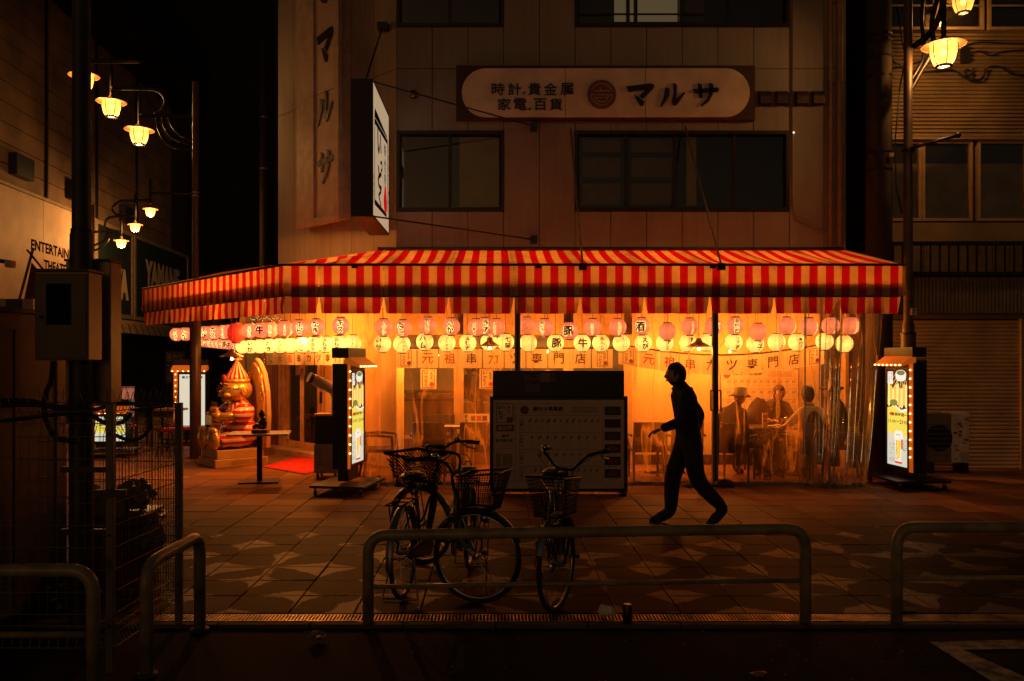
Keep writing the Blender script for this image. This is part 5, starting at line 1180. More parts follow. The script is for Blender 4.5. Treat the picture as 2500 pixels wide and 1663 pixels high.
# ================================================================ LITTER
def litter(name, mb, m, p, label, cat, **k): o = mb.build(name, m, base=p, **k); return tag(o, label, cat)
cup = thing('paper_cup', 'white paper cup lying on its side by the drain grating', 'cup', tuple(at(1484, 1492, 5.45)), world=True)
p = Vector(cup['_base']); p.z = .036; dirx = Matrix.Rotation(R(78), 3, 'Y') @ Matrix.Rotation(R(20), 3, 'Z')
sharp(MB().lathe([(.026, .09), (.026, .088), (.036, 0), (.038, -.002), (.035, .002), (.025, .087)], (p.x - .04, p.y, .038), 24, (Matrix.Rotation(R(-38), 3, 'Z') @ Matrix.Rotation(R(86), 3, 'Y')), caps=False).build('cup_wall', mat('cup_paper', (.9, .8, .6), .5), cup))
MB().lathe([(.026, .088), (.026, .0885)], (p.x - .04, p.y, .038), 24, (Matrix.Rotation(R(-38), 3, 'Z') @ Matrix.Rotation(R(86), 3, 'Y'))).build('cup_base', mat('cup_paper', (1, 1, 1)), cup)
can = thing('drink_can', 'dark drink can standing on the kerb beside the paper cup', 'can', (X(1532, 5.33), 5.33, 0), world=True)
c = Vector(can['_base']); sharp(MB().lathe([(.028, 0), (.032, .008), (.032, .105), (.026, .118), (.0, .116)], (c.x, c.y, -.006), 20).build('can_body', mat('can_green', (.05, .045, .03), .3, .5), can)); MB().lathe([(.024, 0), (.024, .003)], (c.x, c.y, .1125), 16).build('can_lid', M_steel, can)
def crumple(p, r, seed):
    def fn(a, q): return q * (1 + .6 * noise.noise(a * 2.6 + Vector((seed, 1, 0))) + .3 * noise.noise(a * 6 + Vector((0, seed, 0))))
    return MB().ball(p, r, 18, 12, fn)
g1 = gp(777, 1555); litter('wrapper', crumple((g1[0], g1[1], .01), (.045, .03, .026), 3), mat('foil_wrapper', (.5, .32, .2), .15, .7), (g1[0], g1[1], -.02), 'crumpled shiny wrapper on the road in front of the grating', 'wrapper')
g1 = gp(1852, 1640); litter('wrapper', crumple((g1[0], g1[1], -.01), (.04, .022, .012), 9), mat('foil_wrapper', (1, 1, 1)), (g1[0], g1[1], -.02), 'flattened pale wrapper on the road near the bottom edge', 'wrapper')
g1 = gp(1645, 1497); litter('leaf', MB().add([(g1[0] - .05, g1[1], 0.0), (g1[0], g1[1] - .012, .006), (g1[0] + .05, g1[1], .002), (g1[0], g1[1] + .012, .012)], [(0, 1, 2, 3)]), mat('dry_leaf', (.35, .22, .1), .8), (g1[0], g1[1], 0), 'pale dry leaf lying across the drain grating', 'leaf')
g1 = gp(2215, 1492); litter('tissue', crumple((g1[0], g1[1], .012), (.05, .02, .012), 5), mat('tissue_paper', (.4, .3, .2), .8), (g1[0], g1[1], 0), 'scrap of crumpled tissue beside the right rail post', 'tissue')
db = MB(); random.seed(5)
for k in range(60):
    x, y = random.uniform(-2.2, 2.6), random.uniform(4.4, 5.25); s_ = random.uniform(.003, .009); db.add([(x, y, -.028), (x + s_ * 2, y + s_, -.026), (x + s_, y + s_ * 2, -.02)], [(0, 1, 2)])
o = db.build('street_debris', mat('debris', (.3, .22, .15), .6)); o['kind'] = 'stuff'; o['label'] = 'tiny bits of litter scattered on the dark road'; o['category'] = 'debris'

# ================================================================ POSTER STANDS
M_ob = mat('orange_frame', (.75, .23, .03), .5, emit=(1, .18, .01), es=.28, var=0); M_sb = emi('small_bulb', (1, .60, .2), 7); M_base = mat('stand_black', (.010, .010, .014), .35)
EW = emi('screen_white', (.72, .74, .60), .85); EY = emi('screen_yellow', (.80, .70, .10), .95); EF = emi('screen_fry', (.95, .55, .10), .9); EF2 = emi('screen_fry_pale', (1, .78, .25), 1.0)
EK = emi('screen_black', (.012, .01, .008), 1.0); EG = emi('screen_green', (.18, .25, .05), .8); EB = emi('screen_beer', (1, .55, .02), 1.1); ER = emi('screen_red', (.8, .06, .02), .9); EGR = emi('screen_glass', (.8, .82, .75), 1.0)
def poster(t, o, ux, W, H, zc):
    """printed backlit poster: centre o at height zc, ux to the reader's right"""
    ux = Vector(ux); n = ux.cross(UZ); base = Vector(o) + UZ * zc
    lay = {'k': [0]}
    def P(u, v, d=0): return base + ux * u * W + UZ * v * H + n * (.002 + d * .0006)
    def pl(pts, m, d, name='print'): MB().quad(*[P(u, v, d) for u, v in pts]).build(name, m, t)
    pl([(-.5, .07), (.5, .07), (.5, .5), (-.5, .5)], EK, 1); pl([(-.5, -.5), (.5, -.5), (.5, -.12), (-.5, -.12)], EW, 1)
    pl([(-.5, -.16), (.5, -.2), (.5, .09), (.3, .075), (.05, .09), (-.2, .115), (-.5, .1)], EY, 2)
    pl([(-.5, -.34), (-.2, -.3), (.2, -.22), (.5, -.16), (.5, -.26), (-.5, -.42)], EW, 2)
    sk = MB(); sk2 = MB(); st = MB(); random.seed(3)
    for k in range(9):
        u = -.42 + k * .105; v0 = .12 + .02 * math.sin(k * 2); v1 = .34 + .03 * math.cos(k * 1.7); w_ = .062
        (sk if k % 2 else sk2).quad(*[P(u + dx * w_, v, 3 + .2 * k) for dx, v in ((-1, v0 + .01), (0, v0 - .01), (1, v0 + .01), (1.1, v1 - .02), (.2, v1), (-.8, v1 - .02))])
        st.quad(P(u + .01, v1, 3), P(u + .03, v1, 3), P(u * .4 + .15, v1 + .1, 3), P(u * .4 + .13, v1 + .1, 3))
    sk.build('skewer_print', EF, t); sk2.build('skewer_print', EF2, t); st.build('stick_print', EF2, t)
    pl([(.16 + .26 * math.cos(a), .455 + .045 * math.sin(a) - (.03 if math.sin(a) < 0 else 0)) for a in [i * math.pi / 8 for i in range(16)]], EGR, 4)
    pl([(.16 + .2 * math.cos(a), .468 + .026 * math.sin(a)) for a in [i * math.pi / 6 for i in range(12)]], EG, 5)
    pl([(-.18 + .2 * math.cos(a), .155 + .035 * math.sin(a)) for a in [i * math.pi / 5 for i in range(10)]], EG, 6)
    pl([(-.1, .13), (.2, .085), (.5, .11), (.5, .085), (.2, .06), (-.1, .105)], EGR, 6)
    pl([(-.48, .35), (-.22, .35), (-.22, .48), (-.48, .48)], EGR, 5)
    b = MB(); text(b, vert('いっとく'), P(-.39, .415, 6), ux, UZ, w=.11 * W, h=.11 * H, off=.02, res=1); text(b, vert('新世界'), P(-.28, .43, 6), ux, UZ, w=.07 * W, h=.08 * H, res=1)
    text(b, '営業時間', P(.02, .035, 7), ux, UZ, w=.6 * W, h=.036 * H, off=.02, res=1); text(b, '11:00〜23:00', P(.03, -.04, 7), ux, UZ, w=.92 * W, h=.042 * H, off=.01, res=1)
    text(b, vert('カウンター'), P(.44, -.28, 6), ux, UZ, w=.06 * W, h=.12 * H, res=1); text(b, vert('テーブル席'), P(.36, -.285, 6), ux, UZ, w=.06 * W, h=.11 * H, res=1); text(b, vert('テラス席'), P(.29, -.285, 6), ux, UZ, w=.06 * W, h=.1 * H, res=1)
    for k in range(3): text(b, vert(['二百円', '二百円', '三百円'][k]), P(-.36 + k * .09, -.44, 6), ux, UZ, w=.05 * W, h=.05 * H, res=1); text(b, vert(['生ビール', 'ハイボール', 'サワー'][k]), P(-.36 + k * .09, -.33, 6), ux, UZ, w=.05 * W, h=.12 * H, res=1)
    b.build('lettering', EK, t)
    pl([(-.16 + .0, -.175), (-.1, -.135), (.0, -.13), (.1, -.14), (.18, -.13), (.25, -.16), (.27, -.2), (.22, -.235), (-.14, -.235)], EGR, 3); pl([(-.13, -.235), (.21, -.235), (.17, -.40), (.15, -.44), (.30, -.465), (-.20, -.465), (-.07, -.44), (-.09, -.40)], EGR, 3); pl([(-.08, -.235), (.16, -.235), (.125, -.39), (.10, -.425), (-.02, -.425), (-.045, -.39)], EB, 4); pl([(.0, -.25), (.05, -.25), (.04, -.40), (.01, -.40)], EF2, 5); pl([(-.17, -.455), (.27, -.455), (.20, -.475), (-.10, -.475)], ER, 5)
    pl([(-.42, .035), (-.3, .055), (-.18, .045), (-.2, .025), (-.32, .015)], ER, 4, 'red_dab'); pl([(.3, .04), (.5, .035), (.5, .03), (.3, .03)], ER, 4, 'red_dab'); pl([(.18, -.22), (.26, -.22), (.26, -.32), (.18, -.32)], ER, 5, 'red_dab')
    r_ = MB(); text(r_, 'Asahi', P(.04, -.175, 8), ux, UZ, w=.18 * W, h=.014 * H, off=.01, res=1); text(r_, vert('アサヒ生ビール'), P(-.03, -.34, 6), ux, UZ, w=.07 * W, h=.2 * H, off=.01, res=1); r_.build('lettering', EK, t)
def stand(name, label, near, ux, face_w, th, zb, zt, castlab, mirror=1, plain=False, grp='wheeled backlit poster stands'):
    """near: near bottom corner of the lit face; ux: along the face away from it; the body lies behind the face"""
    near = Vector(near); ux = Vector(ux).normalized(); n = Vector((ux.y, -ux.x, 0)) * mirror      # face normal
    t = thing(name, label, 'poster stand', tuple(near), group=grp, world=True)
    def bx(u0, u1, d0, d1, z0, z1, nm, m, **k):
        p = [near + ux * a + n * b for a, b in ((u0, d0), (u1, d0), (u1, d1), (u0, d1))]; return MB().poly([q + UZ * z0 for q in p], (0, 0, z1 - z0)).build(nm, m, t, **k)
    W = face_w
    bx(0, W, -th, 0, zb, zt, 'light_box', M_base, bevel=.006)
    bx(.0, .085, .001, .012, zb + .0, zt + .02, 'side_strip', M_ob); 
    # roof with a projecting visor
    p = [near + ux * (-.01) + n * -.03 + UZ * (zt + .12), near + ux * (-.01) + n * .16 + UZ * (zt - .02), near + ux * (-.01) + n * .16 + UZ * (zt - .05), near + ux * (-.01) + n * -.03 + UZ * (zt + .0)]
    MB().poly(p, ux * (W + .04)).build('visor', M_ob, t)
    bx(-.012, W + .03, -th - .0, .02, zt + .07, zt + .20, 'top_box', M_base)
    fr_ = [(.085, .115, zb + .02, zt - .06), (W - .03, W, zb + .02, zt - .06), (.115, W - .03, zb + .02, zb + .05), (.115, W - .03, zt - .10, zt - .06)]
    for a, b, c_, d_ in fr_: bx(a, b, .001, .02, c_, d_, 'frame', M_base)
    W2, H2 = W - .145, (zt - .10) - (zb + .05); o = near + ux * (.115 + W2 / 2) + n * .004
    bx(.115, W - .03, .001, .004, zb + .05, zt - .10, 'screen', EW)
    rx = ux if (ux.cross(UZ)).dot(n) > 0 else -ux
    zc_ = zb + .05 + H2 / 2
    if plain:
        g_ = MB(); text(g_, '串カツ早見表', o + n * .004 + UZ * (zc_ + H2 * .44), rx, UZ, w=W2 * .8, h=.06, off=.04, res=1); g_.build('lettering', EK, t); g_ = MB()
        for r__ in range(4):
            for k_ in range(6):
                c_ = o + n * .004 + rx * W2 * (-.38 + k_ * .15) + UZ * (zc_ + H2 * (.26 - r__ * .2)); g_.quad(*[c_ + rx * a_ + UZ * b_ for a_, b_ in ((-.012, -.03), (.006, -.035), (.014, .03), (-.002, .035))])
        g_.build('skewer_print', EF, t); 
    else: poster(t, o, rx, W2, H2, zc_)
    q = 0; z = zt - .1
    while z > zb + .1: MB().ball(near + ux * .042 + n * .022 + UZ * z, .011, 8, 6).build('bulb', M_sb, t, smooth=True); z -= .115
    for k in range(7): MB().ball(near + ux * (.03 + (W - .03) * k / 6) + n * .172 + UZ * (zt - .035), .011, 8, 6).build('bulb', M_sb, t, smooth=True)
    bx(.12, W - .12, -th + .03, -.03, .16, zb, 'stem', M_base)
    bx(-.12, W + .12, -th / 2 - .36, -th / 2 + .36, .10, .13, 'base_plate', M_base, bevel=.004)
    for a in (-.06, W + .04):
        for b in (-.3, .3):
            c_ = near + ux * a + n * (-th / 2 + b); MB().lathe([(.035, -.015), (.035, .015)], c_ + UZ * .036, 14, Matrix.Rotation(R(90), 3, 'Y')).build('caster', M_rubber, t); MB().box(c_ + UZ * .085, (.03, .03, .035)).build('caster_fork', M_steel, t)
    return t
a75 = R(76)
stand('poster_stand', 'backlit kushikatsu poster stand beside the entrance, dark side towards the street', (X(848, 10.3), 10.3, 0), (math.cos(R(80)), math.sin(R(80)), 0), .62, .2, Z(1146, 10.3), Z(888, 10.3), 1, 1)
stand('poster_stand', 'backlit kushikatsu poster stand at the right end of the terrace', (X(2230, 10.75), 10.75, 0), (-math.cos(R(87)), math.sin(R(87)), 0), .66, .17, Z(1155, 10.75), Z(885, 10.75), 1, -1)
stand('poster_stand', 'white backlit menu stand standing behind the brown pole', (X(424, 16.6), 16.6, 0), (1, .05, 0), .66, .22, .33, Z(902, 16.6), 1, 1, plain=True)
stand('poster_stand', 'backlit poster stand seen low through the wire fence', (X(215, 14.4), 14.4, 0), (1, .12, 0), .66, .2, Z(1082, 14.4) - .02, Z(1003, 14.4), 1, 1)

# ================================================================ BIG MENU BOARD
MD = 10.35
mb_ = thing('menu_board', 'large black-framed kushikatsu menu board standing in front of the terrace', 'menu board', (X(1362, MD), MD, 0), world=True)
M_paper = mat('menu_paper', (.60, .50, .38), .6, var=.05); M_pk = mat('print_black', (.02, .015, .015), .6, var=0); M_pr = mat('print_red', (.22, .02, .015), .6, var=0); M_food = mat('print_brown', (.16, .08, .035), .6, var=0); M_pd = mat('print_photo', (.035, .03, .02), .5, var=0); M_lem = mat('print_lemon', (.30, .28, .06), .6, var=0); M_line = mat('print_line', (.1, .07, .05), .6, var=0)
x0, x1, z0, z1 = X(1196, MD), X(1532, MD), Z(1201, MD), Z(968, MD)
MB().bb((x0, MD + .02, z0), (x1, MD + .12, z1)).build('board_back', M_base, mb_)
fw = .04
for a, b, c_, d_ in ((x0, x1, z1 - fw, z1), (x0, x1, z0, z0 + fw), (x0, x0 + fw, z0 + fw, z1 - fw), (x1 - fw, x1, z0 + fw, z1 - fw)): MB().bb((a, MD - .01, c_), (b, MD + .019, d_)).build('frame', M_base, mb_, bevel=.003)
MB().bb((x0 + fw, MD + .008, z0 + fw), (x1 - fw, MD + .019, z1 - fw)).build('menu_sheet', M_paper, mb_)
MB().bb((X(1203, MD), MD, z1), (X(1524, MD), MD + .16, Z(905, MD))).build('header_box', M_base, mb_, bevel=.005)
for a in (x0 + .03, x1 - .09): MB().bb((a, MD - .12, 0), (a + .06, MD + .3, z0)).build('foot', M_base, mb_)
MF = MD + .006
def mp(px, py): return Vector((X(px, MD), MF, Z(py, MD)))
def zm(x, y): return 1150 + x / 4.611, 880 + y / 4.611           # coordinates of my close-up of the board
def mrect(mb, xa_, ya, xb_, yb, d=0):
    a, b = mp(*zm(xa_, ya)), mp(*zm(xb_, yb)); y = MF - d * .0005; mb.add([(a.x, y, b.z), (b.x, y, b.z), (b.x, y, a.z), (a.x, y, a.z)], [(0, 1, 2, 3)])
def mtext(s, x, y, w_, h_, m, off=.01, name='lettering', d=2):
    c = mp(*zm(x, y)); c.y = MF - d * .0005; return text(MB(), s, c, UX, UZ, w=w_ / 4.611 / F * MD, h=h_ / 4.611 / F * MD, off=off, res=1).build(name, m, mb_)
ln_ = MB()
for a in ((500, 488, 1490, 491), (500, 488, 503, 1370), (1487, 488, 1490, 1370), (500, 1367, 1490, 1370), (535, 618, 1460, 622), (535, 812, 1460, 816), (530, 1000, 1460, 1004), (530, 1194, 1460, 1198)): mrect(ln_, *a)
for k in range(9): mrect(ln_, 1100 + (k % 3) * 20, 520 + k * 9, 1440 - (k % 2) * 30, 523 + k * 9)
for y in (970, 990): mrect(ln_, 300, y, 460, y + 3)
ln_.build('ruled_lines', M_line, mb_)
cir = mp(*zm(603, 558)); q = MB().lathe([(.055, 0), (.055, .001)], cir, 24, Matrix.Rotation(R(90), 3, 'X')).build('red_disc', M_pr, mb_)
mtext('串カツ早見表', 870, 548, 340, 56, M_pk, .05); mtext('お好みの串をお選びください　一本から', 870, 592, 380, 12, M_pr)
pk = MB()
for a in ((285, 485, 470, 491), (285, 695, 470, 701), (285, 485, 291, 701), (464, 485, 470, 640)): mrect(pk, *a)
for ch, x, y, h_ in (('い', 330, 530, 50), ('っ', 375, 535, 26), ('と', 332, 592, 48), ('く', 342, 645, 42)): mtext(ch, x, y, h_, h_, M_pk, .05)
mtext(vert('新世界'), 425, 560, 26, 90, M_pk); mtext(vert('元祖串カツ専門店'), 486, 590, 14, 190, M_pk); pk.build('logo_frame', M_pk, mb_)
rd = MB(); mrect(rd, 400, 640, 470, 695, 3); mrect(rd, 283, 725, 483, 800); rd.build('red_patch', M_pr, mb_); mtext('味自慢', 383, 762, 165, 46, M_paper, .03)
mtext('本場', 385, 853, 85, 34, M_pk, .04); mtext('新世界の味', 380, 903, 200, 36, M_pk, .04)
fd = MB(); random.seed(9)
for y, n_, x_a, x_b in ((680, 12, 665, 1430), (868, 9, 685, 1395), (1060, 8, 780, 1410), (1237, 11, 725, 1420)):
    for k in range(n_):
        x = x_a + (x_b - x_a) * k / (n_ - 1); c = mp(*zm(x, y)); s_ = random.uniform(.8, 1.2); a = random.uniform(.3, .7)
        pts = [(math.cos(t_) * .011 * s_, math.sin(t_) * .033 * s_) for t_ in [i * math.pi / 4 for i in range(8)]]
        fd.quad(*[c + Vector((u * math.cos(a) + v * math.sin(a), -.001, -u * math.sin(a) + v * math.cos(a))) for u, v in pts])
fd.build('skewer_print', M_food, mb_, kind='stuff')
tx_ = MB(); items = ['牛カツ', '豚カツ', 'ささみ', 'つくね', 'うずら', 'えび', 'いか', 'たこ', 'キス', 'ホタテ', 'かき', 'イワシ']
for y, n_, x_a, x_b in ((745, 12, 665, 1430), (935, 9, 685, 1395), (1130, 8, 780, 1410), (1300, 11, 725, 1420)):
    for k in range(n_):
        x = x_a + (x_b - x_a) * k / (n_ - 1); c = mp(*zm(x, y)); c.y -= .001; text(tx_, items[(k * 5 + int(y)) % 12], c, UX, UZ, w=.05, h=.014, res=1); c2 = mp(*zm(x, y + 28)); c2.y -= .001; text(tx_, '120円', c2, UX, UZ, w=.035, h=.010, res=1)
tx_.build('lettering', M_line, mb_, kind='stuff')
for y, s in ((715, 'お肉'), (905, '野菜'), (1095, '海鮮'), (1285, '一品')):
    g = MB(); 
    for a in ((548, y - 65, 586, y - 61), (548, y + 61, 586, y + 65), (548, y - 65, 552, y + 65), (582, y - 65, 586, y + 65)): mrect(g, *a)
    g.build('row_label', M_pk, mb_); mtext(vert(s), 567, y, 22, 60, M_pk, .01)
for k in range(6):
    y = 520 + k * 141; g = MB(); mrect(g, 1505, y, 1685, y + 98); g.build('photo_print', M_pd, mb_)
    c = mp(*zm(1595, y + 50)); MB().quad(*[c + Vector((.07 * math.cos(t_), -.0015, .036 * math.sin(t_))) for t_ in [i * math.pi / 8 for i in range(16)]]).build('dish_print', [M_food, M_pd, M_line, M_food, M_pr, M_food][k] if k else mat('print_dish', (.1, .08, .05), .6), mb_)
    mtext(['一品料理', 'どて焼き', '冷やしトマト', 'ポテトサラダ', '枝豆', 'たこ焼き'][k], 1595, y + 112, 110, 12, M_pk)
for x in (310, 380, 440): 
    g = MB(); mrect(g, x - 30, 1050, x + 26, 1200, 1); g.build('lemon_drink_print', M_lem, mb_)
g = MB(); 
for a in ((265, 1240, 480, 1243), (265, 1360, 480, 1363), (265, 1240, 268, 1363), (477, 1240, 480, 1363)): mrect(g, *a)
g.build('notice_frame', M_pk, mb_); mtext('ソースの二度漬け禁止', 372, 1272, 180, 16, M_pk)
HZ = MD - .002
def hrect(xa_, ya, xb_, yb, m, name, d=0): a, b = zm(xa_, ya), zm(xb_, yb); return MB().bb((X(a[0], MD), HZ - .001 - d, Z(b[1], MD)), (X(b[0], MD), HZ - d, Z(a[1], MD))).build(name, m, mb_)
hrect(603, 160, 780, 355, mat('sticker_cream', (.13, .10, .07), .6, var=0), 'sticker'); hrect(780, 140, 885, 240, mat('sticker_pale', (.26, .2, .15), .6, var=0), 'sticker'); hrect(886, 140, 952, 243, mat('sticker_grey', (.12, .1, .08), .6, var=0), 'sticker')
c = zm(692, 242); text(MB(), 'Asahi', (X(c[0], MD), HZ - .003, Z(c[1], MD)), UX, UZ, w=.155, h=.05, off=.03, shear=.15).build('lettering', M_pk, mb_)
c1_, c2_ = zm(655, 165), zm(750, 165); c3_ = zm(695, 218)
MB().quad(*[(X(a, MD), HZ - .003, Z(b, MD)) for a, b in (c1_, c3_, c2_)]).build('sticker_notch', M_base, mb_)
# ================================================================ WALL POSTER AND INTERIOR THINGS
WD = GD - .012
wp = thing('wall_menu', 'large framed price list on the yellow wall behind the diners', 'menu poster', (X(1856, WD), WD, Z(975, WD)), world=True)
def wq(x, y): return 1740 + x / 5.057, 880 + y / 5.057
def wrect(mb, xa_, ya, xb_, yb, d=0):
    a, b = wq(xa_, ya), wq(xb_, yb); y = WD - d; mb.add([(X(a[0], WD), y, Z(b[1], WD)), (X(b[0], WD), y, Z(b[1], WD)), (X(b[0], WD), y, Z(a[1], WD)), (X(a[0], WD), y, Z(a[1], WD))], [(0, 1, 2, 3)]); return mb
a, b = wq(95, 105), wq(1052, 740)
MB().bb((X(a[0], WD), WD - .006, Z(b[1], WD)), (X(b[0], WD), WD + .002, Z(a[1], WD))).build('sheet', mat('poster_sheet', (.70, .50, .26), .6, var=.04), wp)
fr_ = MB()
for q in ((88, 98, 1060, 106), (88, 736, 1060, 746), (88, 98, 97, 746), (1050, 98, 1060, 746)):
    p, r_ = wq(q[0], q[1]), wq(q[2], q[3]); fr_.bb((X(p[0], WD), WD - .016, Z(r_[1], WD)), (X(r_[0], WD), WD, Z(p[1], WD)))
fr_.build('frame', mat('poster_frame', (.22, .12, .05), .5), wp)
ln_ = MB()
for y in (228, 352, 480, 606): wrect(ln_, 105, y, 1035, y + 4, .008)
for k in range(8): wrect(ln_, 690, 135 + k * 9, 1010 - (k % 3) * 20, 138 + k * 9, .008)
ln_.build('ruled_lines', mat('poster_ink', (.28, .13, .05), .6, var=0), wp)
p = wq(172, 172); MB().lathe([(.065, 0), (.065, .001)], (X(p[0], WD), WD - .008, Z(p[1], WD)), 20, Matrix.Rotation(R(90), 3, 'X')).build('red_disc', mat('poster_red', (.75, .07, .02), .6, var=0), wp)
p = wq(443, 163); text(MB(), '串カツ早見表', (X(p[0], WD), WD - .008, Z(p[1], WD)), UX, UZ, w=340 / 5.057 / F * WD, h=48 / 5.057 / F * WD, off=.05).build('lettering', mat('poster_black', (.13, .06, .02), .6, var=0), wp)
fd, tx_ = MB(), MB(); random.seed(21)
for y, n_ in ((262, 11), (392, 9), (512, 9), (640, 10)):
    for k in range(n_):
        x = 200 + 800 * k / (n_ - 1)
        for dx in (-14, 10):
            p = wq(x + dx, y); c = Vector((X(p[0], WD), WD - .008, Z(p[1], WD))); a = .45
            fd.quad(*[c + Vector((u * math.cos(a) + v * math.sin(a), 0, -u * math.sin(a) + v * math.cos(a))) for u, v in [(math.cos(t_) * .009, math.sin(t_) * .028) for t_ in [i * math.pi / 3 for i in range(6)]]])
        p = wq(x, y + 38); text(tx_, items[(k * 7 + int(y)) % 12], (X(p[0], WD), WD - .008, Z(p[1], WD)), UX, UZ, w=.055, h=.014, res=1); p = wq(x, y + 60); text(tx_, '120円', (X(p[0], WD), WD - .008, Z(p[1], WD)), UX, UZ, w=.04, h=.011, res=1)
fd.build('skewer_print', mat('poster_brown', (.32, .12, .03), .6, var=0), wp, kind='stuff'); tx_.build('lettering', MATS['poster_ink'], wp, kind='stuff')
# framed logo posters behind glass
def logo_poster(c, ux, s, label):
    t = thing('logo_poster', label, 'poster', tuple(c), group='square logo posters inside the shop', world=True); ux = Vector(ux); n = ux.cross(UZ)
    M_pp = mat('logo_paper', (.7, .55, .33), .6)
    MB().poly([Vector(c) + ux * a * s + UZ * b * s for a, b in ((-.5, -.62), (.5, -.62), (.5, .62), (-.5, .62))], -n * .004).build('sheet', M_pp, t)
    a_, b_ = MB(), MB(); logo(a_, b_, Vector(c) + n * .004, ux, UZ, s * .95); a_.build('lettering', M_ink, t); b_.build('red_seal', M_inkr, t)
logo_poster(at(1046, 925, GD + .0), UX, .26, 'framed brush-logo poster on the pane above the left counter'); logo_poster(at(1190, 925, GD + .0), UX, .26, 'framed brush-logo poster on the pane beside the staff member')
pd_ = diag(1.98, .012, 0); logo_poster((pd_.x, pd_.y, 1.62), -dv, .3, 'pair-printed logo poster on the entrance door glass')
# counter
ct = thing('counter', 'serving counter inside the shop window with trays on top', 'counter', (X(1060, 14.6), 14.6, 0), world=True)
MB().bb((X(985, 14.6), 14.6, 0), (X(1112, 14.6), 15.1, .98)).build('counter_front', mat('counter_panel', (.45, .3, .13), .6), ct); MB().bb((X(980, 14.6), 14.55, .98), (X(1116, 14.6), 15.15, 1.02)).build('counter_top', mat('counter_top', (.12, .06, .03), .4), ct)
MB().bb((X(988, 14.6), 14.7, 1.02), (X(1015, 14.6), 14.95, 1.13)).build('tray_box', M_black, ct); MB().bb((X(1060, 14.6), 14.7, 1.02), (X(1100, 14.6), 14.9, 1.1)).build('tray_box', M_pil, ct)
for k in range(4): MB().lathe([(.03, 0), (.035, .1)], (X(1022 + k * 9, 14.6), 14.75, 1.02), 12).build('glass', mat('tumbler', (.8, .6, .3), .1), ct)
ct2 = thing('counter', 'till counter with a small poster, inside the second pane', 'counter', (X(1185, 14.3), 14.3, 0), world=True)
MB().bb((X(1128, 14.3), 14.3, 0), (X(1260, 14.3), 14.8, .92)).build('counter_front', MATS['counter_panel'], ct2); MB().bb((X(1128, 14.3), 14.27, .92), (X(1262, 14.3), 14.82, .96)).build('counter_top', M_pil, ct2)
bn = MB().bb((X(1130, GD - .02), GD - .022, Z(1036, GD)), (X(1195, GD - .02), GD - .018, Z(1010, GD))); o = tag(bn.build('price_banner', mat('banner_white', (.75, .58, .36), .6), base=tuple(at(1162, 1023, GD))), 'white paper banner with price photos under the staff member', 'banner')
text(MB(), vert('暖待'), at(1138, 1023, GD - .03), UX, UZ, w=.05, h=.14, off=.01).build('lettering', M_ink, o, base=o.location)
for k in range(3): MB().bb((X(1150 + k * 14, GD), GD - .026, Z(1027, GD)), (X(1161 + k * 14, GD), GD - .0225, Z(1015, GD))).build('photo_print', [M_food, M_inkr, M_pd][k], o, base=o.location)

# ---------------------------------------------------------------- furniture
M_ch = mat('black_rattan', (.014, .008, .006), .5, bump=.3, bs=120); M_tt = mat('table_top', (.10, .05, .025), .35)
def chair(label, loc, rz, src=[]):
    if src: c = dup(src[0], loc, rz, label); return c
    t = thing('armchair', label, 'chair', loc, rz, group='dark armchairs on the terrace')            # faces local +y
    t.location = loc; B = MB
    B().bb((-.235, -.22, .40), (.235, .24, .45)).build('seat', M_ch, t, bevel=.012)
    bk = B(); bk.add([(-.235, -.235, .40), (.235, -.235, .40), (.225, -.30, .83), (-.225, -.30, .83), (-.235, -.205, .40), (.235, -.205, .40), (.225, -.27, .83), (-.225, -.27, .83)], [(0, 1, 2, 3), (5, 4, 7, 6), (0, 4, 5, 1), (3, 2, 6, 7), (0, 3, 7, 4), (1, 5, 6, 2)])
    bk.build('backrest', M_ch, t, bevel=.008)
    for sx in (-1, 1):
        B().tube([(sx * .25, -.26, .64), (sx * .26, .0, .645), (sx * .25, .2, .63)], [.018, .022, .02], 8).build('armrest', M_ch, t, smooth=True)
        B().tube([(sx * .21, -.21, .42), (sx * .22, -.27, 0)], [.022, .014], 8).build('leg', M_ch, t); B().tube([(sx * .25, .2, .63), (sx * .21, .21, .42), (sx * .21, .22, 0)], [.018, .022, .014], 8).build('leg', M_ch, t)
    src.append(t); KIDS[t.name] = list(t.children); return t
def gnd(px, D): return (X(px, D), D, 0)
pi = math.pi
chair('dark armchair seen from the side beside the entrance poster stand', gnd(928, 11.75), R(-90))
chair('dark armchair with its back to the street, left dining table', gnd(1050, 11.75), 0)
chair('dark armchair with its back to the street, touching the menu board', gnd(1163, 11.8), 0)
chair('dark armchair on the far side of the left dining table', gnd(1073, 12.9), pi)
chair('dark armchair just right of the menu board, back to the street', gnd(1577, 11.8), 0)
chair('dark armchair behind the walking man, back to the street', gnd(1668, 11.8), 0)
chair('dark armchair of the man in the bucket hat', gnd(1797, 11.6), R(-28))
chair('dark armchair of the man with short hair', gnd(1880, 12.95), pi)
chair('dark armchair of the woman in the dark vest', gnd(1966, 11.6), R(8))
chair('dark armchair hidden in the vinyl folds, right end', gnd(2052, 12.1), R(60))
chair('dark armchair with a jacket over it beside the wall menu', gnd(1848, 12.9), R(170))
def table(label, loc, w_, d_):
    t = thing('dining_table', label, 'table', loc, group='dark dining tables')
    MB().bb((-w_ / 2, -d_ / 2, .69), (w_ / 2, d_ / 2, .72)).build('table_top', M_tt, t, bevel=.005); MB().bb((-.04, -.04, .03), (.04, .04, .69)).build('column', M_black, t)
    MB().bb((-.3, -.04, 0), (.3, .04, .03)).build('base_bar', M_black, t); MB().bb((-.04, -.3, 0), (.04, .3, .031)).build('base_bar', M_black, t)
    return t
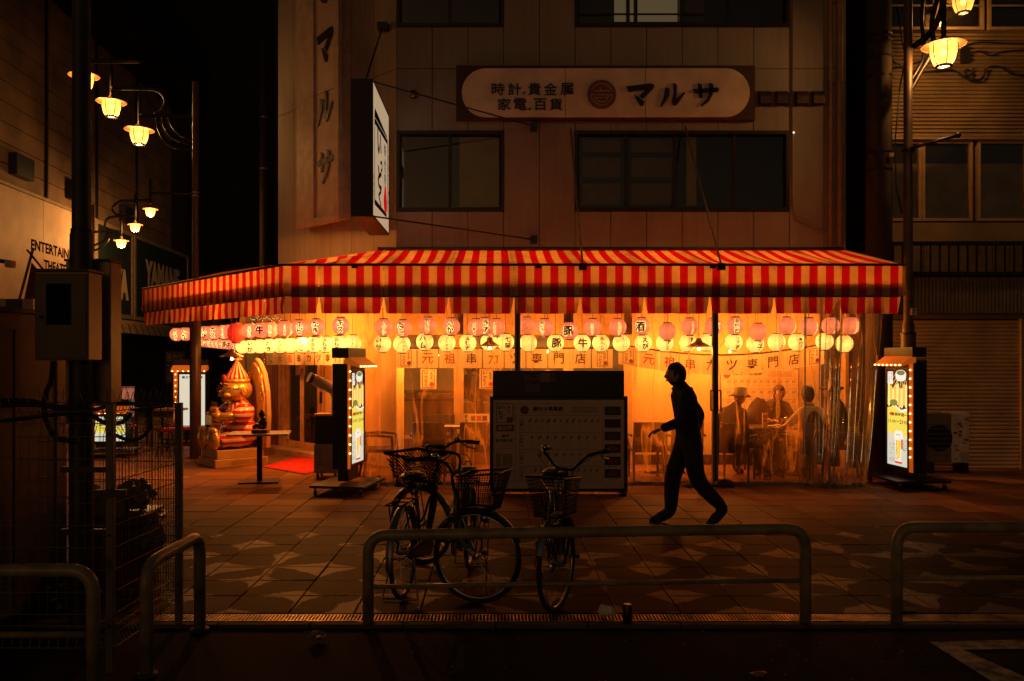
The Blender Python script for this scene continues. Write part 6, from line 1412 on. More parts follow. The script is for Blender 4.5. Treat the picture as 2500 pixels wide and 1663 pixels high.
table('dark dining table beside the menu board, with a paper menu on it', gnd(1108, 12.35), .75, .6)
table('empty dark dining table behind the walking man', gnd(1622, 12.35), .8, .6)
table('dark dining table between the four diners', gnd(1893, 12.2), .85, .65)
def small(name, mb, m, loc, label, cat, **k): return tag(mb.build(name, m, base=loc, **k), label, cat)
x, y, _ = gnd(1108, 12.2); small('paper_menu', MB().bb((x - .14, y - .1, .721), (x + .14, y + .1, .724)), mat('bright_paper', (.85, .7, .45), .6), (x, y, .721), 'pale paper menu lying on the left dining table', 'menu')
x, y, _ = gnd(1868, 12.0); cd = thing('table_card', 'standing orange and white menu card on the diners table', 'menu card', (x, y, .72), world=True); MB().bb((x - .035, y, .72), (x + .035, y + .03, .93)).build('card', mat('card_paper', (.8, .55, .3), .6), cd); MB().bb((x - .03, y - .001, .85), (x + .03, y, .9)).build('print', M_inkr, cd); MB().bb((x - .03, y - .001, .80), (x + .03, y, .835)).build('print', M_inkr, cd)
def glass_(px, D, label): x, y, _ = gnd(px, D); t = thing('beer_mug', label, 'mug', (x, y, .72), world=True); MB().lathe([(.035, 0), (.04, .13), (.037, .13), (.033, .01)], (x, y, .722), 16, caps=False).build('mug_wall', see('mug_glass', (1, .9, .7), .9, .05, (1, .8, .4), .3, .1), t, smooth=True); MB().lathe([(.032, .004), (.035, .09)], (x, y, .722), 14).build('drink', mat('beer', (.7, .4, .08), .2), t, smooth=True); MB().tube([(x + .038, y, .75), (x + .07, y, .76), (x + .07, y, .81), (x + .04, y, .82)], .006, 6).build('handle', MATS['mug_glass'], t, smooth=True)
glass_(1912, 12.0, 'glass mug beside the woman on the diners table'); glass_(1921, 12.15, 'second glass mug farther back on the diners table')
for k, (px, D, s) in enumerate(((1888, 12.05, 'round plate in front of the man with short hair'), (1903, 12.3, 'round plate at the far side of the diners table'), (1642, 12.2, 'pale plate left on the empty table'))):
    x, y, _ = gnd(px, D); small('plate', MB().lathe([(.04, 0), (.09, .015), (.088, .018), (.03, .004)], (x, y, .721), 20), mat('plate_white', (.6, .45, .28), .3), (x, y, .72), s, 'plate', smooth=True)
x, y, _ = gnd(2005, 12.2); small('bag_on_chair', crumple((x, y, .75), (.12, .1, .07), 2), mat('pale_cloth', (.5, .38, .25), .8), (x, y, .7), 'pale folded cloth beside the woman in the dark vest', 'cloth', smooth=True)
jk = thing('draped_jacket', 'dark jacket hung over the chair back behind the man with short hair', 'jacket', gnd(1852, 12.75), world=True)
x, y, _ = gnd(1852, 12.72); MB().ball((x, y, .86), (.17, .08, .26), 18, 12, lambda a, q: q * (1 + .15 * noise.noise(a * 2)) if a.z > -.6 else Vector((q.x * 1.3, q.y, q.z))).build('jacket_body', mat('jacket_cloth', (.03, .02, .015), .8), jk, smooth=True)
MB().tube([(x - .1, y - .05, .95), (x - .2, y - .08, .75), (x - .18, y - .08, .5)], [.06, .055, .045], 10).build('sleeve', mat('jacket_cloth', (1, 1, 1)), jk, smooth=True)
x, y, _ = gnd(1870, 12.25); small('shoulder_bag', crumple((x + .0, y, .14), (.16, .12, .14), 6), mat('bag_cloth', (.07, .04, .025), .7), (x, y, 0), 'dark shoulder bag on the floor under the diners table', 'bag', smooth=True)

# small table with the figurine in front of the statue
t1 = thing('pedestal_table', 'small grey-edged square pedestal table in front of the statue', 'table', (X(634, 11.45), 11.45, 0), R(10))
MB().bb((-.41, -.3, .665), (.41, .3, .69)).build('table_top', mat('grey_top', (.42, .36, .3), .35), t1, bevel=.004); MB().bb((-.035, -.035, .02), (.035, .035, .665)).build('column', M_base, t1); MB().bb((-.27, -.2, 0), (.27, .2, .022)).build('base_plate', M_base, t1, bevel=.004)
fgx, fgy = X(636, 11.4), 11.4
fig = thing('figurine', 'small dark bronze seated figurine on the pedestal table', 'figurine', (fgx, fgy, .69), world=True)
M_bz = mat('dark_bronze', (.06, .035, .02), .3, .7)
MB().bb((fgx - .11, fgy - .07, .69), (fgx + .11, fgy + .07, .735)).build('plinth', M_bz, fig, bevel=.004)
MB().ball((fgx + .04, fgy, .83), (.055, .05, .09), 14, 10).ball((fgx + .02, fgy, .945), (.045, .045, .05), 14, 10).ball((fgx + .02, fgy, .99), (.025, .025, .03), 10, 8).tube([(fgx + .03, fgy - .04, .77), (fgx - .04, fgy - .04, .80), (fgx - .09, fgy - .04, .765)], [.032, .03, .028], 10).tube([(fgx + .03, fgy + .04, .77), (fgx - .04, fgy + .04, .80), (fgx - .09, fgy + .04, .765)], [.032, .03, .028], 10).tube([(fgx + .04, fgy - .05, .88), (fgx - .0, fgy - .06, .84), (fgx - .03, fgy - .03, .85)], [.018, .016, .014], 8).build('figure', M_bz, fig, smooth=True)
ms = thing('door_mat', 'bright red doormat in front of the entrance step', 'mat', (X(720, 12.8), 12.8, 0), world=True)
def g3(px, py, z=.003): D = (EYE - z) * F / (py - VY); return Vector((X(px, D), D, z))
MB().poly([g3(643, 1141), g3(745, 1158), g3(840, 1135), g3(728, 1115)], (0, 0, .012)).build('mat_pile', mat('red_carpet', (.62, .018, .008), .95, bump=.8, bs=300, var=.1), ms)
MB().poly([g3(640, 1141, .002), g3(745, 1160, .002), g3(844, 1135, .002), g3(728, 1114, .002)], (0, 0, .007)).build('mat_edge', mat('mat_rubber', (.12, .01, .008), .8), ms)
# wheeled spot cooler with its white duct
sc_ = thing('spot_cooler', 'white wheeled spot cooler with a fat pale duct beside the entrance poster stand', 'cooler', (X(795, 11.85), 11.85, 0), world=True)
cx_, cy_ = X(797, 11.9), 11.9
MB().bb((cx_ - .15, cy_ - .16, .08), (cx_ + .2, cy_ + .2, .50)).build('lower_casing', mat('cooler_white', (.34, .28, .25), .5), sc_, bevel=.012); MB().bb((cx_ - .14, cy_ - .15, .502), (cx_ + .19, cy_ + .19, .90)).build('upper_casing', M_base, sc_, bevel=.012); MB().bb((cx_ - .15, cy_ - .16, .902), (cx_ + .2, cy_ + .2, .93)).build('top_panel', M_ent, sc_)
for k in range(7): MB().bb((cx_ - .12, cy_ - .163, .2 + k * .035), (cx_ - .03, cy_ - .1605, .208 + k * .035)).build('vent_slit', M_line, sc_)
d0_ = Vector((cx_ + .12, cy_ - .05, 1.28)); d1_ = Vector((cx_ - .16, cy_ - .22, 1.44)); MB().tube([(cx_ + .14, cy_ + .05, .93), (cx_ + .15, cy_ + .03, 1.15), d0_, d1_], [.085, .085, .085, .075], 20).build('duct', mat('duct_white', (.62, .5, .42), .5), sc_, smooth=True); MB().tube([d1_, d1_ + (d1_ - d0_).normalized() * .05], .078, 20).build('duct_nozzle', M_black, sc_)
for a in (-.1, .15):
    for b in (-.12, .15): MB().lathe([(.038, -.014), (.038, .014)], (cx_ + a, cy_ + b, .038), 14, Matrix.Rotation(R(90), 3, 'Y')).build('caster', M_rubber, sc_)
wl = thing('ballast_block', 'pale rounded plastic ballast block holding down the vinyl beside the poster stand', 'block', (X(907, 10.75), 10.75, 0), world=True)
MB().bb((X(892, 10.75), 10.7, 0), (X(924, 10.75), 10.9, .15)).build('block', mat('ballast_plastic', (.26, .2, .15), .6), wl, bevel=.02); MB().bb((X(898, 10.75), 10.76, .15), (X(918, 10.75), 10.84, .158)).build('filler_cap', M_dark, wl)
for k, (px, s) in enumerate(((1748, 'crumpled dark cloth weighing down the vinyl at the post with handles'), (1700, 'pale folded end of vinyl on the paving behind the walking man'))):
    x, y, _ = gnd(px + (20 if k == 0 else 0), 11.0); small('cloth_weight', MB().ball((x, y, .03), (.13, .07, .07) if k == 0 else (.2, .06, .025), 18, 12, lambda a, q: q * (1 + .5 * noise.noise(a * 3))), mat('dark_tarp', (.05, .04, .03), .5) if k == 0 else mat('pale_tarp', (.3, .2, .12), .5), (x, y, 0), s, 'tarpaulin', smooth=True)
# fire extinguishers inside the door and the umbrellas
for k, (px, s) in enumerate(((738, 'red fire extinguisher behind the entrance glass'), (750, 'smaller red fire extinguisher next to the first, behind the entrance glass'))):
    D = 15.3; x, y, _ = gnd(px, D); t = thing('fire_extinguisher', s, 'fire extinguisher', (x, y, 0), group='fire extinguishers', world=True); h_ = .5 if k == 0 else .4
    MB().lathe([(.075, .02), (.08, .05), (.08, h_ - .06), (.05, h_), (.025, h_ + .02)], (x, y, .1), 18).build('cylinder', mat('extinguisher_red', (.5, .02, .01), .3), t, smooth=True); MB().bb((x - .05, y - .083, .25), (x + .05, y - .079, .42)).build('label_plate', mat('ext_label', (.55, .4, .2), .5), t); MB().tube([(x, y, h_ + .12), (x, y, h_ + .18), (x + .06, y, h_ + .17)], .014, 6).build('valve', M_black, t)
um = thing('umbrella', 'umbrella with a pale hooked handle leaning inside the entrance', 'umbrella', (X(762, 15.2), 15.2, 0), world=True); x, y, _ = gnd(762, 15.2)
MB().tube([(x, y, .1), (x + .03, y, .95), (x + .04, y, 1.02), (x + .02, y, 1.07), (x - .03, y, 1.07), (x - .05, y, 1.02)], [.008, .01, .012, .012, .012, .01], 8).build('handle', mat('pale_handle', (.6, .5, .35), .4), um, smooth=True); MB().lathe([(.01, .1), (.035, .5), (.05, .8), (.01, .85)], (x, y, 0), 10).build('canopy', M_black, um, smooth=True)
# stools and tables in the lane
def stool(label, loc, src=[]):
    if src: return dup(src[0], loc, .4, label)
    t = thing('stool', label, 'stool', loc, group='red-topped stools in the lane'); MB().lathe([(.15, .44), (.16, .45), (.16, .48), (.13, .5)], n=18).build('seat', mat('red_vinyl', (.45, .01, .01), .3), t, smooth=True)
    for a in range(4): c_, s_ = math.cos(a * pi / 2 + .8), math.sin(a * pi / 2 + .8); MB().tube([(c_ * .1, s_ * .1, .45), (c_ * .17, s_ * .17, 0)], .011, 6).build('leg', M_black, t)
    MB().tube([(math.cos(a) * .145, math.sin(a) * .145, .16) for a in [i * pi / 8 for i in range(16)]], .007, 5, closed=True).build('ring', M_black, t); src.append(t); KIDS[t.name] = list(t.children); return t
stool('red-topped stool seen through the fence, nearest the fence post', gnd(405, 14.6)); stool('red-topped stool just behind the nearest one', gnd(424, 15.5)); stool('red-topped stool partly hidden by the statue base', gnd(458, 14.9)); stool('red-topped stool by the pink sign in the lane', gnd(312, 15.5))
for px, s in ((395, 'plain wooden table in the lane beside the red stools'), (335, 'wooden table farther along the lane')):
    t = thing('wooden_table', s, 'table', gnd(px, 16.4), group='wooden tables in the lane'); MB().bb((-.45, -.3, .7), (.45, .3, .74)).build('table_top', mat('lane_table', (.25, .11, .04), .5), t)
    for a in (-.4, .4):
        for b in (-.25, .25): MB().bb((a - .02, b - .02, 0), (a + .02, b + .02, .7)).build('leg', M_black, t)
ps_ = thing('light_panel', 'dim pink upright panel in the lane behind the fence', 'sign', (X(310, 17.5), 17.5, 0), world=True)
MB().bb((X(297, 17.5), 17.5, .5), (X(323, 17.5), 17.6, Z(948, 17.5))).build('panel', mat('pink_panel', (.5, .25, .18), .6, emit=(.8, .25, .15), es=.35), ps_); MB().bb((X(296, 17.5), 17.49, Z(948, 17.5)), (X(324, 17.5), 17.62, Z(944, 17.5))).build('cap', M_white, ps_); MB().bb((X(303, 17.5), 17.52, 0), (X(317, 17.5), 17.58, .5)).build('foot', M_black, ps_)

# ================================================================ STATUE (plain stand-in: a seated golden cook in stripes)
M_gold = mat('gold_lacquer', (.72, .42, .11), .3, .6, var=.1); M_st_base = mat('plinth_paint', (.45, .27, .10), .5, var=.05); M_skin_g = M_gold
def stripes(name, scale, axis=2):
    m = bpy.data.materials.new(name); m.use_nodes = True; t = m.node_tree; b = t.nodes['Principled BSDF']; N = t.nodes.new; L = t.links.new
    tc = N('ShaderNodeTexCoord'); sp_ = N('ShaderNodeSeparateXYZ'); L(tc.outputs['Object'], sp_.inputs[0])
    if axis == 2: src = sp_.outputs[2]
    else:
        at_ = N('ShaderNodeMath'); at_.operation = 'ARCTAN2'; L(sp_.outputs[1], at_.inputs[0]); L(sp_.outputs[0], at_.inputs[1]); src = at_.outputs[0]
    a = N('ShaderNodeMath'); a.operation = 'MULTIPLY'; a.inputs[1].default_value = scale; L(src, a.inputs[0]); f = N('ShaderNodeMath'); f.operation = 'FRACT'; L(a.outputs[0], f.inputs[0]); g = N('ShaderNodeMath'); g.operation = 'GREATER_THAN'; g.inputs[1].default_value = .5; L(f.outputs[0], g.inputs[0])
    mx = N('ShaderNodeMix'); mx.data_type = 'RGBA'; L(g.outputs[0], mx.inputs['Factor']); mx.inputs['A'].default_value = (.72, .52, .34, 1); mx.inputs['B'].default_value = (.5, .015, .01, 1); L(mx.outputs['Result'], b.inputs['Base Color']); b.inputs['Roughness'].default_value = .22; b.inputs['Coat Weight'].default_value = .4; return m
M_sz = stripes('striped_robe', 10); M_sa = stripes('striped_hat', 2.4, 1)
stt = thing('statue', 'seated golden cook statue in striped robe and cone hat beside the entrance', 'statue', (-4.30, 13.42, 0), R(40))    # local -x : the way it faces
stt.scale = (1.13, 1.13, 1.0)
MB().bb((-.39, -.32, 0), (.39, .32, .13)).build('plinth', M_st_base, stt, bevel=.008); MB().bb((-.35, -.29, .13), (.35, .29, .27)).build('plinth', M_st_base, stt, bevel=.008)
text(MB(), 'OUGHT-TO-BE', (.10, -.323, .065), UX, UZ, w=.52, h=.055, off=.01).build('carved_lettering', mat('carved', (.30, .17, .06), .6), stt)
def egg(c, r, fn=None, n=30, m=20): return MB().ball(c, r, n, m, fn)
o = egg((.10, 0, .52), (.27, .31, .26), lambda a, q: q * (1 + .05 * a.z)); o.build('robe_lower', M_sz, stt, smooth=True)
egg((.10, 0, .82), (.21, .25, .27), lambda a, q: Vector((q.x * (1 - .25 * max(a.z, 0)), q.y * (1 - .25 * max(a.z, 0)), q.z))).build('robe_upper', stripes('striped_shirt', 1.9, 1), stt, smooth=True)
for s_ in (-1, 1):
    MB().tube(spl([(.10, s_ * .22, .93), (.02, s_ * .30, .84), (-.10, s_ * .27, .80)], 5), [.11, .125, .13, .135, .135, .13, .125, .12, .11, .10, .085], 16).build('sleeve', M_sz, stt, smooth=True)
    h = MB().tube(spl([(-.08, s_ * .27, .80), (-.18, s_ * .22, .80), (-.25, s_ * .15, .80)], 4), [.07, .072, .075, .07, .066, .062, .06, .06, .06], 14).ball((-.27, s_ * .14, .80), (.075, .06, .075), 14, 10)
    for k in range(4): h.tube([(-.28, s_ * .15, .84 - k * .03), (-.335, s_ * .13, .845 - k * .03), (-.345, s_ * .08, .84 - k * .03)], [.02, .019, .016], 8)
    h.tube([(-.25, s_ * .12, .86), (-.29, s_ * .08, .885), (-.30, s_ * .05, .88)], [.02, .019, .016], 8); h.build('arm', M_gold, stt, smooth=True)
    MB().tube(spl([(.05, s_ * .14, .42), (-.12, s_ * .17, .44), (-.26, s_ * .16, .40)], 4), [.14, .14, .14, .135, .13, .125, .12, .115, .11], 16).build('trouser_leg', M_sz, stt, smooth=True)
    MB().ball((-.36, s_ * .18, .44), (.08, .15, .18), 20, 14).ball((-.37, s_ * .18, .58), (.06, .12, .06), 16, 10).build('shoe', M_gold, stt, smooth=True)
_HM = Matrix.Translation((.06, 0, 1.03)) @ Matrix.Diagonal((1.24, 1.24, 1.10, 1)) @ Matrix.Translation((-.06, 0, -1.03))
def HB(): q = MB(); q.M = _HM; return q
def egg2(c, r, fn=None, n=30, m=20): return HB().ball(c, r, n, m, fn)
egg2((.06, 0, 1.20), (.175, .165, .185), lambda a, q: q * (1 + .06 * math.exp(-((a.z + .35) / .3) ** 2) * (1 if a.x < 0 else 0))).build('head', M_gold, stt, smooth=True)
fc = HB().ball((-.125, 0, 1.18), (.035, .028, .032), 12, 8).ball((-.09, -.075, 1.13), (.05, .045, .04), 12, 8).ball((-.09, .075, 1.13), (.05, .045, .04), 12, 8).ball((-.075, 0, 1.05), (.045, .05, .035), 12, 8)
fc.tube([(-.06 - .04 * math.cos(a * 1.2), .075 * math.sin(a), 1.095 - .012 * math.cos(a * 1.6)) for a in [i * .22 - 1.1 for i in range(11)]], .009, 6); fc.tube([(-.085, -.09, 1.285), (-.115, -.05, 1.30), (-.115, -.02, 1.285)], .011, 6); fc.tube([(-.085, .09, 1.285), (-.115, .05, 1.30), (-.115, .02, 1.285)], .011, 6); fc.build('face', M_gold, stt, smooth=True)
for s_ in (-1, 1):
    HB().ball((.075, s_ * .17, 1.19), (.045, .02, .07), 14, 10).tube([(.075 + .035 * math.cos(a), s_ * .187, 1.19 + .055 * math.sin(a)) for a in [i * pi / 7 for i in range(12)]], .010, 6).build('ear', M_gold, stt, smooth=True)
    HB().tube([(-.135, s_ * .075 + .055 * math.cos(a), 1.22 + .05 * math.sin(a)) for a in [i * pi / 10 for i in range(20)]], .006, 6, closed=True).tube([(-.135, s_ * .13, 1.225), (.03, s_ * .178, 1.23)], .005, 5).build('spectacle_rim', mat('spectacle_black', (.03, .015, .01), .3), stt, smooth=True)
HB().lathe([(.135, 1.30), (.142, 1.30), (.150, 1.365), (.143, 1.365)], (.06, 0, 0), 30, caps=False).build('hat_band', M_gold, stt, smooth=True)
hc = MB().lathe([(.172, 0), (.150, .06), (.095, .16), (.04, .26), (.012, .30)], n=30).build('hat', M_sa, stt, smooth=True); hc.location = (.06, 0, 1.395)
MB().ball((.06, 0, 1.71), .035, 12, 8).build('hat_knob', M_gold, stt, smooth=True); MB().tube([(.02, -.0, 1.70), (-.04, -.05, 1.73), (-.06, -.02, 1.70), (.02, 0, 1.71), (.12, .05, 1.74), (.14, .02, 1.71), (.06, 0, 1.71)], .014, 6).build('hat_bow', M_gold, stt, smooth=True)
MB().lathe([(.001, 0), (.06, .0), (.075, .02), (.06, .04), (.001, .04)], (-.12, -.0, 1.40), 16, Matrix.Rotation(R(-90), 3, 'Y')).build('headband_badge', mat('badge_red', (.3, .04, .02), .3), stt, smooth=True)
MB().bb((-.36, -.12, .66), (-.20, .12, .70)).bb((-.36, -.12, .70), (-.345, .12, .82)).bb((-.215, -.12, .70), (-.20, .12, .82)).build('tray', M_gold, stt, bevel=.004)
for k in range(5):
    y_ = -.1 + k * .05; s_ = MB().tube([(-.28, y_, .72), (-.28, y_ + .01, 1.03)], .005, 5)
    s_.build('skewer_stick', M_wood, stt)
    MB().ball((-.28, y_, .86), (.035, .026, .095), 12, 10, lambda a, q: q * (1 + .12 * noise.noise(a * 5 + Vector((k, 0, 0))))).build('fried_skewer', mat('fried_crust', (.42, .16, .03), .5, bump=.8, bs=60), stt, smooth=True)
# tall pointed throne back
P_ = [(.36 * math.cos(a) ** 1 if 0 else 0, 0, 0) for a in (0,)]
outl = [(-.36, .27), (.36, .27), (.40, .8), (.37, 1.2), (.26, 1.5), (.12, 1.66), (0, 1.74), (-.12, 1.66), (-.26, 1.5), (-.37, 1.2), (-.40, .8)]
MB().poly([(.34, y_, z_) for y_, z_ in outl], (.07, 0, 0)).build('throne_back', M_st_base, stt, bevel=.01)
MB().tube([(.335, y_ * .86, .27 + (z_ - .27) * .93) for y_, z_ in outl[1:]] + [(.335, -.31, .27)], .022, 8).build('throne_moulding', M_gold, stt, smooth=True)
fl_ = MB()
for a in range(6): c_, s_ = math.cos(a * pi / 3), math.sin(a * pi / 3); fl_.tube([(.33, c_ * .02 - .24, s_ * .02 + 1.12), (.32, c_ * .06 - .24, s_ * .06 + 1.12), (.33, c_ * .11 - .24, s_ * .11 + 1.12)], [.01, .02, .004], 6)
for sy in (-1, 1): fl_.ball((.33, sy * .2, 1.4), (.03, .06, .1), 12, 8)
fl_.build('carved_ornament', M_gold, stt, smooth=True)

# ================================================================ PEOPLE
def person(label, loc, rz, J, cols, hair=None, hat=None, scale=1.0, headdir=(0, 1, 0), extra=None, fat=1.0):
    """J: joints in local metres, figure faces +y. cols: top, legs, skin, shoe materials"""
    t = thing('person', label, 'person', loc, rz, group=None); K = dict(J)
    V = list(K.keys()); idx = {k: i for i, k in enumerate(V)}
    rad = dict(pel=(.135, .11), spi=(.125, .10), che=(.15, .105), nek=(.075, .075), hdb=(.078, .078), shl=(.078, .078), shr=(.078, .078), ell=(.05, .05), elr=(.05, .05), wrl=(.036, .036), wrr=(.036, .036),
               hpl=(.105, .105), hpr=(.105, .105), knl=(.075, .075), knr=(.075, .075), anl=(.052, .052), anr=(.052, .052), tol=(.034, .034), tor=(.034, .034), hel=(.04, .04), her=(.04, .04))
    for k, v in (cols.get('rad') or {}).items(): rad[k] = v
    E = [('pel', 'spi'), ('spi', 'che'), ('che', 'nek'), ('nek', 'hdb'), ('che', 'shl'), ('che', 'shr'), ('shl', 'ell'), ('shr', 'elr'), ('ell', 'wrl'), ('elr', 'wrr'), ('pel', 'hpl'), ('pel', 'hpr'), ('hpl', 'knl'), ('hpr', 'knr'), ('knl', 'anl'), ('knr', 'anr'), ('anl', 'tol'), ('anr', 'tor')]
    V = [k for k in V if k in rad and k != 'hel' and k != 'her']; idx = {k: i for i, k in enumerate(V)}
    me = bpy.data.meshes.new('b'); me.from_pydata([Vector(K[k]) for k in V], [(idx[a], idx[b]) for a, b in E], []); ob = bpy.data.objects.new('b', me); COL.objects.link(ob)
    sk = ob.modifiers.new('s', 'SKIN'); sk.use_smooth_shade = True
    for k in V: ob.data.skin_vertices[0].data[idx[k]].radius = tuple(q * fat for q in rad[k]); ob.data.skin_vertices[0].data[idx[k]].use_root = (k == 'pel')
    sb = ob.modifiers.new('u', 'SUBSURF'); sb.levels = sb.render_levels = 2
    ev = ob.evaluated_get(bpy.context.evaluated_depsgraph_get()); m2 = bpy.data.meshes.new_from_object(ev)
    vs = [v.co.copy() for v in m2.vertices]; fs = [tuple(p.vertices) for p in m2.polygons]; bpy.data.objects.remove(ob)
    b = MB(); b.add(vs, fs)
    # head with a face, joined into the body
    hc_ = Vector(K['hd']); fy = Vector(headdir).normalized(); fx = fy.cross(UZ).normalized(); fz = fx.cross(fy); nb0 = len(b.f)
    def hp(x, y, z): return hc_ + fx * x + fy * y + fz * z
    b.ball(hc_, 1, 22, 16, lambda a, q: fx * (a.x * .074) + fy * (a.y * .093 + (.012 * math.exp(-((a.z + .1) / .35) ** 2) if a.y > .5 else 0)) + fz * (a.z * .115) * (1 if a.z > 0 else 1.02) - (fx * a.x * .018 + fy * a.y * .012) * max(0, -a.z - .3))
    b.tube([hp(0, .088, .03), hp(0, .107, -.012), hp(0, .096, -.026)], [.008, .014, .011], 8)
    b.tube([hp(-.024, .088, -.055), hp(0, .097, -.057), hp(.024, .088, -.055)], [.005, .009, .005], 6)
    b.tube([hp(-.045, .08, .035), hp(-.02, .092, .038)], .007, 6); b.tube([hp(.045, .08, .035), hp(.02, .092, .038)], .007, 6)
    for s_ in (-1, 1): b.ball(hp(s_ * .076, -.005, -.005), (.014, .02, .032), 8, 6); b.ball(hp(s_ * .03, .083, .015), .011, 8, 6)
    nb1 = len(b.f)
    # hands: palm plus five bent fingers
    for w_, e_ in (('wrl', 'ell'), ('wrr', 'elr')):
        W, El = Vector(K[w_]), Vector(K[e_]); d = (W - El).normalized(); sd = d.cross(UZ); sd = sd.normalized() if sd.length > .1 else Vector((1, 0, 0)); up = sd.cross(d)
        if w_ == 'wrl': sd = -sd
        b.ball(W + d * .045, 1, 12, 8, lambda a, q: d * (a.x * .05) + sd * (a.y * .04) + up * (a.z * .017))
        for k, (o_, l_) in enumerate(((-.028, .06), (-.009, .07), (.010, .068), (.028, .052))):
            p0 = W + d * .075 + sd * o_; b.tube([p0, p0 + d * l_ * .45 - up * .006, p0 + d * l_ * .8 - up * .022, p0 + d * l_ * .95 - up * .04], [.0095, .009, .008, .006], 7)
        p0 = W + d * .03 - sd * .035; b.tube([p0, p0 + d * .025 - sd * .022 - up * .01, p0 + d * .05 - sd * .025 - up * .02], [.012, .011, .008], 7)
    nb2 = len(b.f)
    # shoes
    for a_, t_ in (('anl', 'tol'), ('anr', 'tor')):
        A_, T_ = Vector(K[a_]), Vector(K[t_]); d = (T_ - A_); d.z = 0; d = d.normalized() if d.length > .02 else Vector((0, 1, 0)); dd = (T_ - A_).normalized(); s_ = d.cross(UZ); u_ = s_.cross(dd).normalized()
        c_ = A_.lerp(T_, .62); c_ = c_ - u_ * 0
        b.ball(c_ + Vector((0, 0, -.012)), 1, 16, 10, lambda a, q: dd * (a.x * .135) + s_ * (a.y * .047) + u_ * (a.z * .048))
    o = b.build('body', cols['top'], t, smooth=True)
    for k in ('legs', 'skin', 'shoe'): o.data.materials.append(cols[k])
    hipz = K['pel']; wr = [(Vector(K[w_]), Vector(K[e_])) for w_, e_ in (('wrl', 'ell'), ('wrr', 'elr'))]
    segs = [(a, b_, 1 if a in ('hpl', 'hpr', 'knl', 'knr') or b_ in ('hpl', 'hpr') else 3 if a in ('anl', 'anr') else 0) for a, b_ in E]
    def dist(p, a, b_):
        ab = b_ - a; u = max(0, min(1, (p - a).dot(ab) / max(ab.length_squared, 1e-9))); return (p - a - ab * u).length, u
    for p in o.data.polygons:
        c_ = p.center; best = min(((dist(c_, Vector(K[a]), Vector(K[b_])), a, b_, g) for a, b_, g in segs), key=lambda q: q[0][0] - (.04 if q[1] in ('che', 'spi', 'pel') else 0)); mi = best[3]
        if best[1] == 'nek' or best[1] in ('ell', 'elr') or (best[1] in ('shl', 'shr') and best[0][1] > cols.get('sleeve', .6)): mi = 2
        if cols.get('long') and (best[1] in ('ell', 'elr', 'shl', 'shr')): mi = 0
        if cols.get('shorts') and best[1] in ('knl', 'knr'): mi = 2
        if (c_ - hc_).length < .135 and best[1] == 'nek': mi = 2
        for W, El in wr:
            if (c_ - (W + (W - El).normalized() * .07)).length < .09 and (c_ - El).length > (W - El).length: mi = 2
        if best[1] in ('anl', 'anr') : mi = 3
        p.material_index = mi
    if hair:
        hm, kind = hair; grow = 1.16 if kind == 'bob' else 1.11
        def hf(a, q):
            low = -.15 if a.y > .1 else (-1.0 if kind == 'bob' else -.65); z_ = max(a.z, low) if kind != 'x' else a.z
            if a.y > .55 and a.z < .38: return fx * (a.x * .07) + fy * (a.y * .05) + fz * (.05)
            g_ = grow + .05 * noise.noise(a * 6); return fx * (a.x * .078 * g_) + fy * (a.y * .095 * g_ - .008) + fz * (z_ * .118 * g_ + .006) + fz * (.0)
        MB().ball(hc_, 1, 30, 22, hf).build('hair', hm, t, smooth=True)
    if hat:
        hm, kind = hat; q = MB()
        M3 = Matrix((fx, fy, fz)).transposed()
        if kind == 'bucket': q.lathe([(.165, -.012), (.168, -.006), (.10, .045), (.095, .10), (.08, .125), (.001, .13)], hc_ + fz * .015, 26, M3, caps=False)
        elif kind == 'frill': q.lathe([(.15, .01), (.165, .03), (.14, .05), (.10, .05), (.105, .11), (.09, .14), (.06, .16), (.001, .15)], hc_ + fz * .02, 26, M3, caps=False)
        o2 = q.build('hat', hm, t, smooth=True)
        if kind == 'frill':
            for v in o2.data.vertices: v.co += Vector((noise.noise(v.co * 25), noise.noise(v.co * 22 + Vector((5, 0, 0))), noise.noise(v.co * 25 + Vector((0, 7, 0))))) * .02
    if extra: extra(t, K, hp)
    t.scale = (scale,) * 3; return t
def seated(lean=.05, arms='table', hdz=1.19, turn=0, kneeout=.1):
    J = dict(pel=(0, -.05, .50), spi=(0, -.06 + lean * .4, .68), che=(0, -.06 + lean, .89), nek=(0, -.04 + lean * 1.3, 1.03), hdb=(0, -.02 + lean * 1.5, 1.09), hd=(0, .01 + lean * 1.6, hdz),
             shl=(.17, -.06 + lean, .95), shr=(-.17, -.06 + lean, .95), hpl=(.09, .02, .49), hpr=(-.09, .02, .49), knl=(.09 + kneeout, .40, .50), knr=(-.09 - kneeout, .40, .50), anl=(.10 + kneeout, .40, .09), anr=(-.10 - kneeout, .36, .09), tol=(.12 + kneeout, .54, .045), tor=(-.12 - kneeout, .50, .045))
    if arms == 'table': J.update(ell=(.27, .08, .74), elr=(-.27, .08, .74), wrl=(.14, .30, .76), wrr=(-.14, .30, .76))
    elif arms == 'lap': J.update(ell=(.25, .02, .70), elr=(-.25, .02, .70), wrl=(.12, .24, .62), wrr=(-.12, .24, .62))
    elif arms == 'out': J.update(ell=(.27, .05, .72), elr=(-.32, .08, .74), wrl=(.16, .28, .74), wrr=(-.52, .20, .66))
    return J
Sk = mat('skin', (.42, .22, .13), .5, var=.04); Sk2 = mat('skin_shade', (.36, .18, .10), .5, var=.04)
def cl_(n, c, r=.85): return mat(n, c, r, bump=.25, bs=50, var=.12)
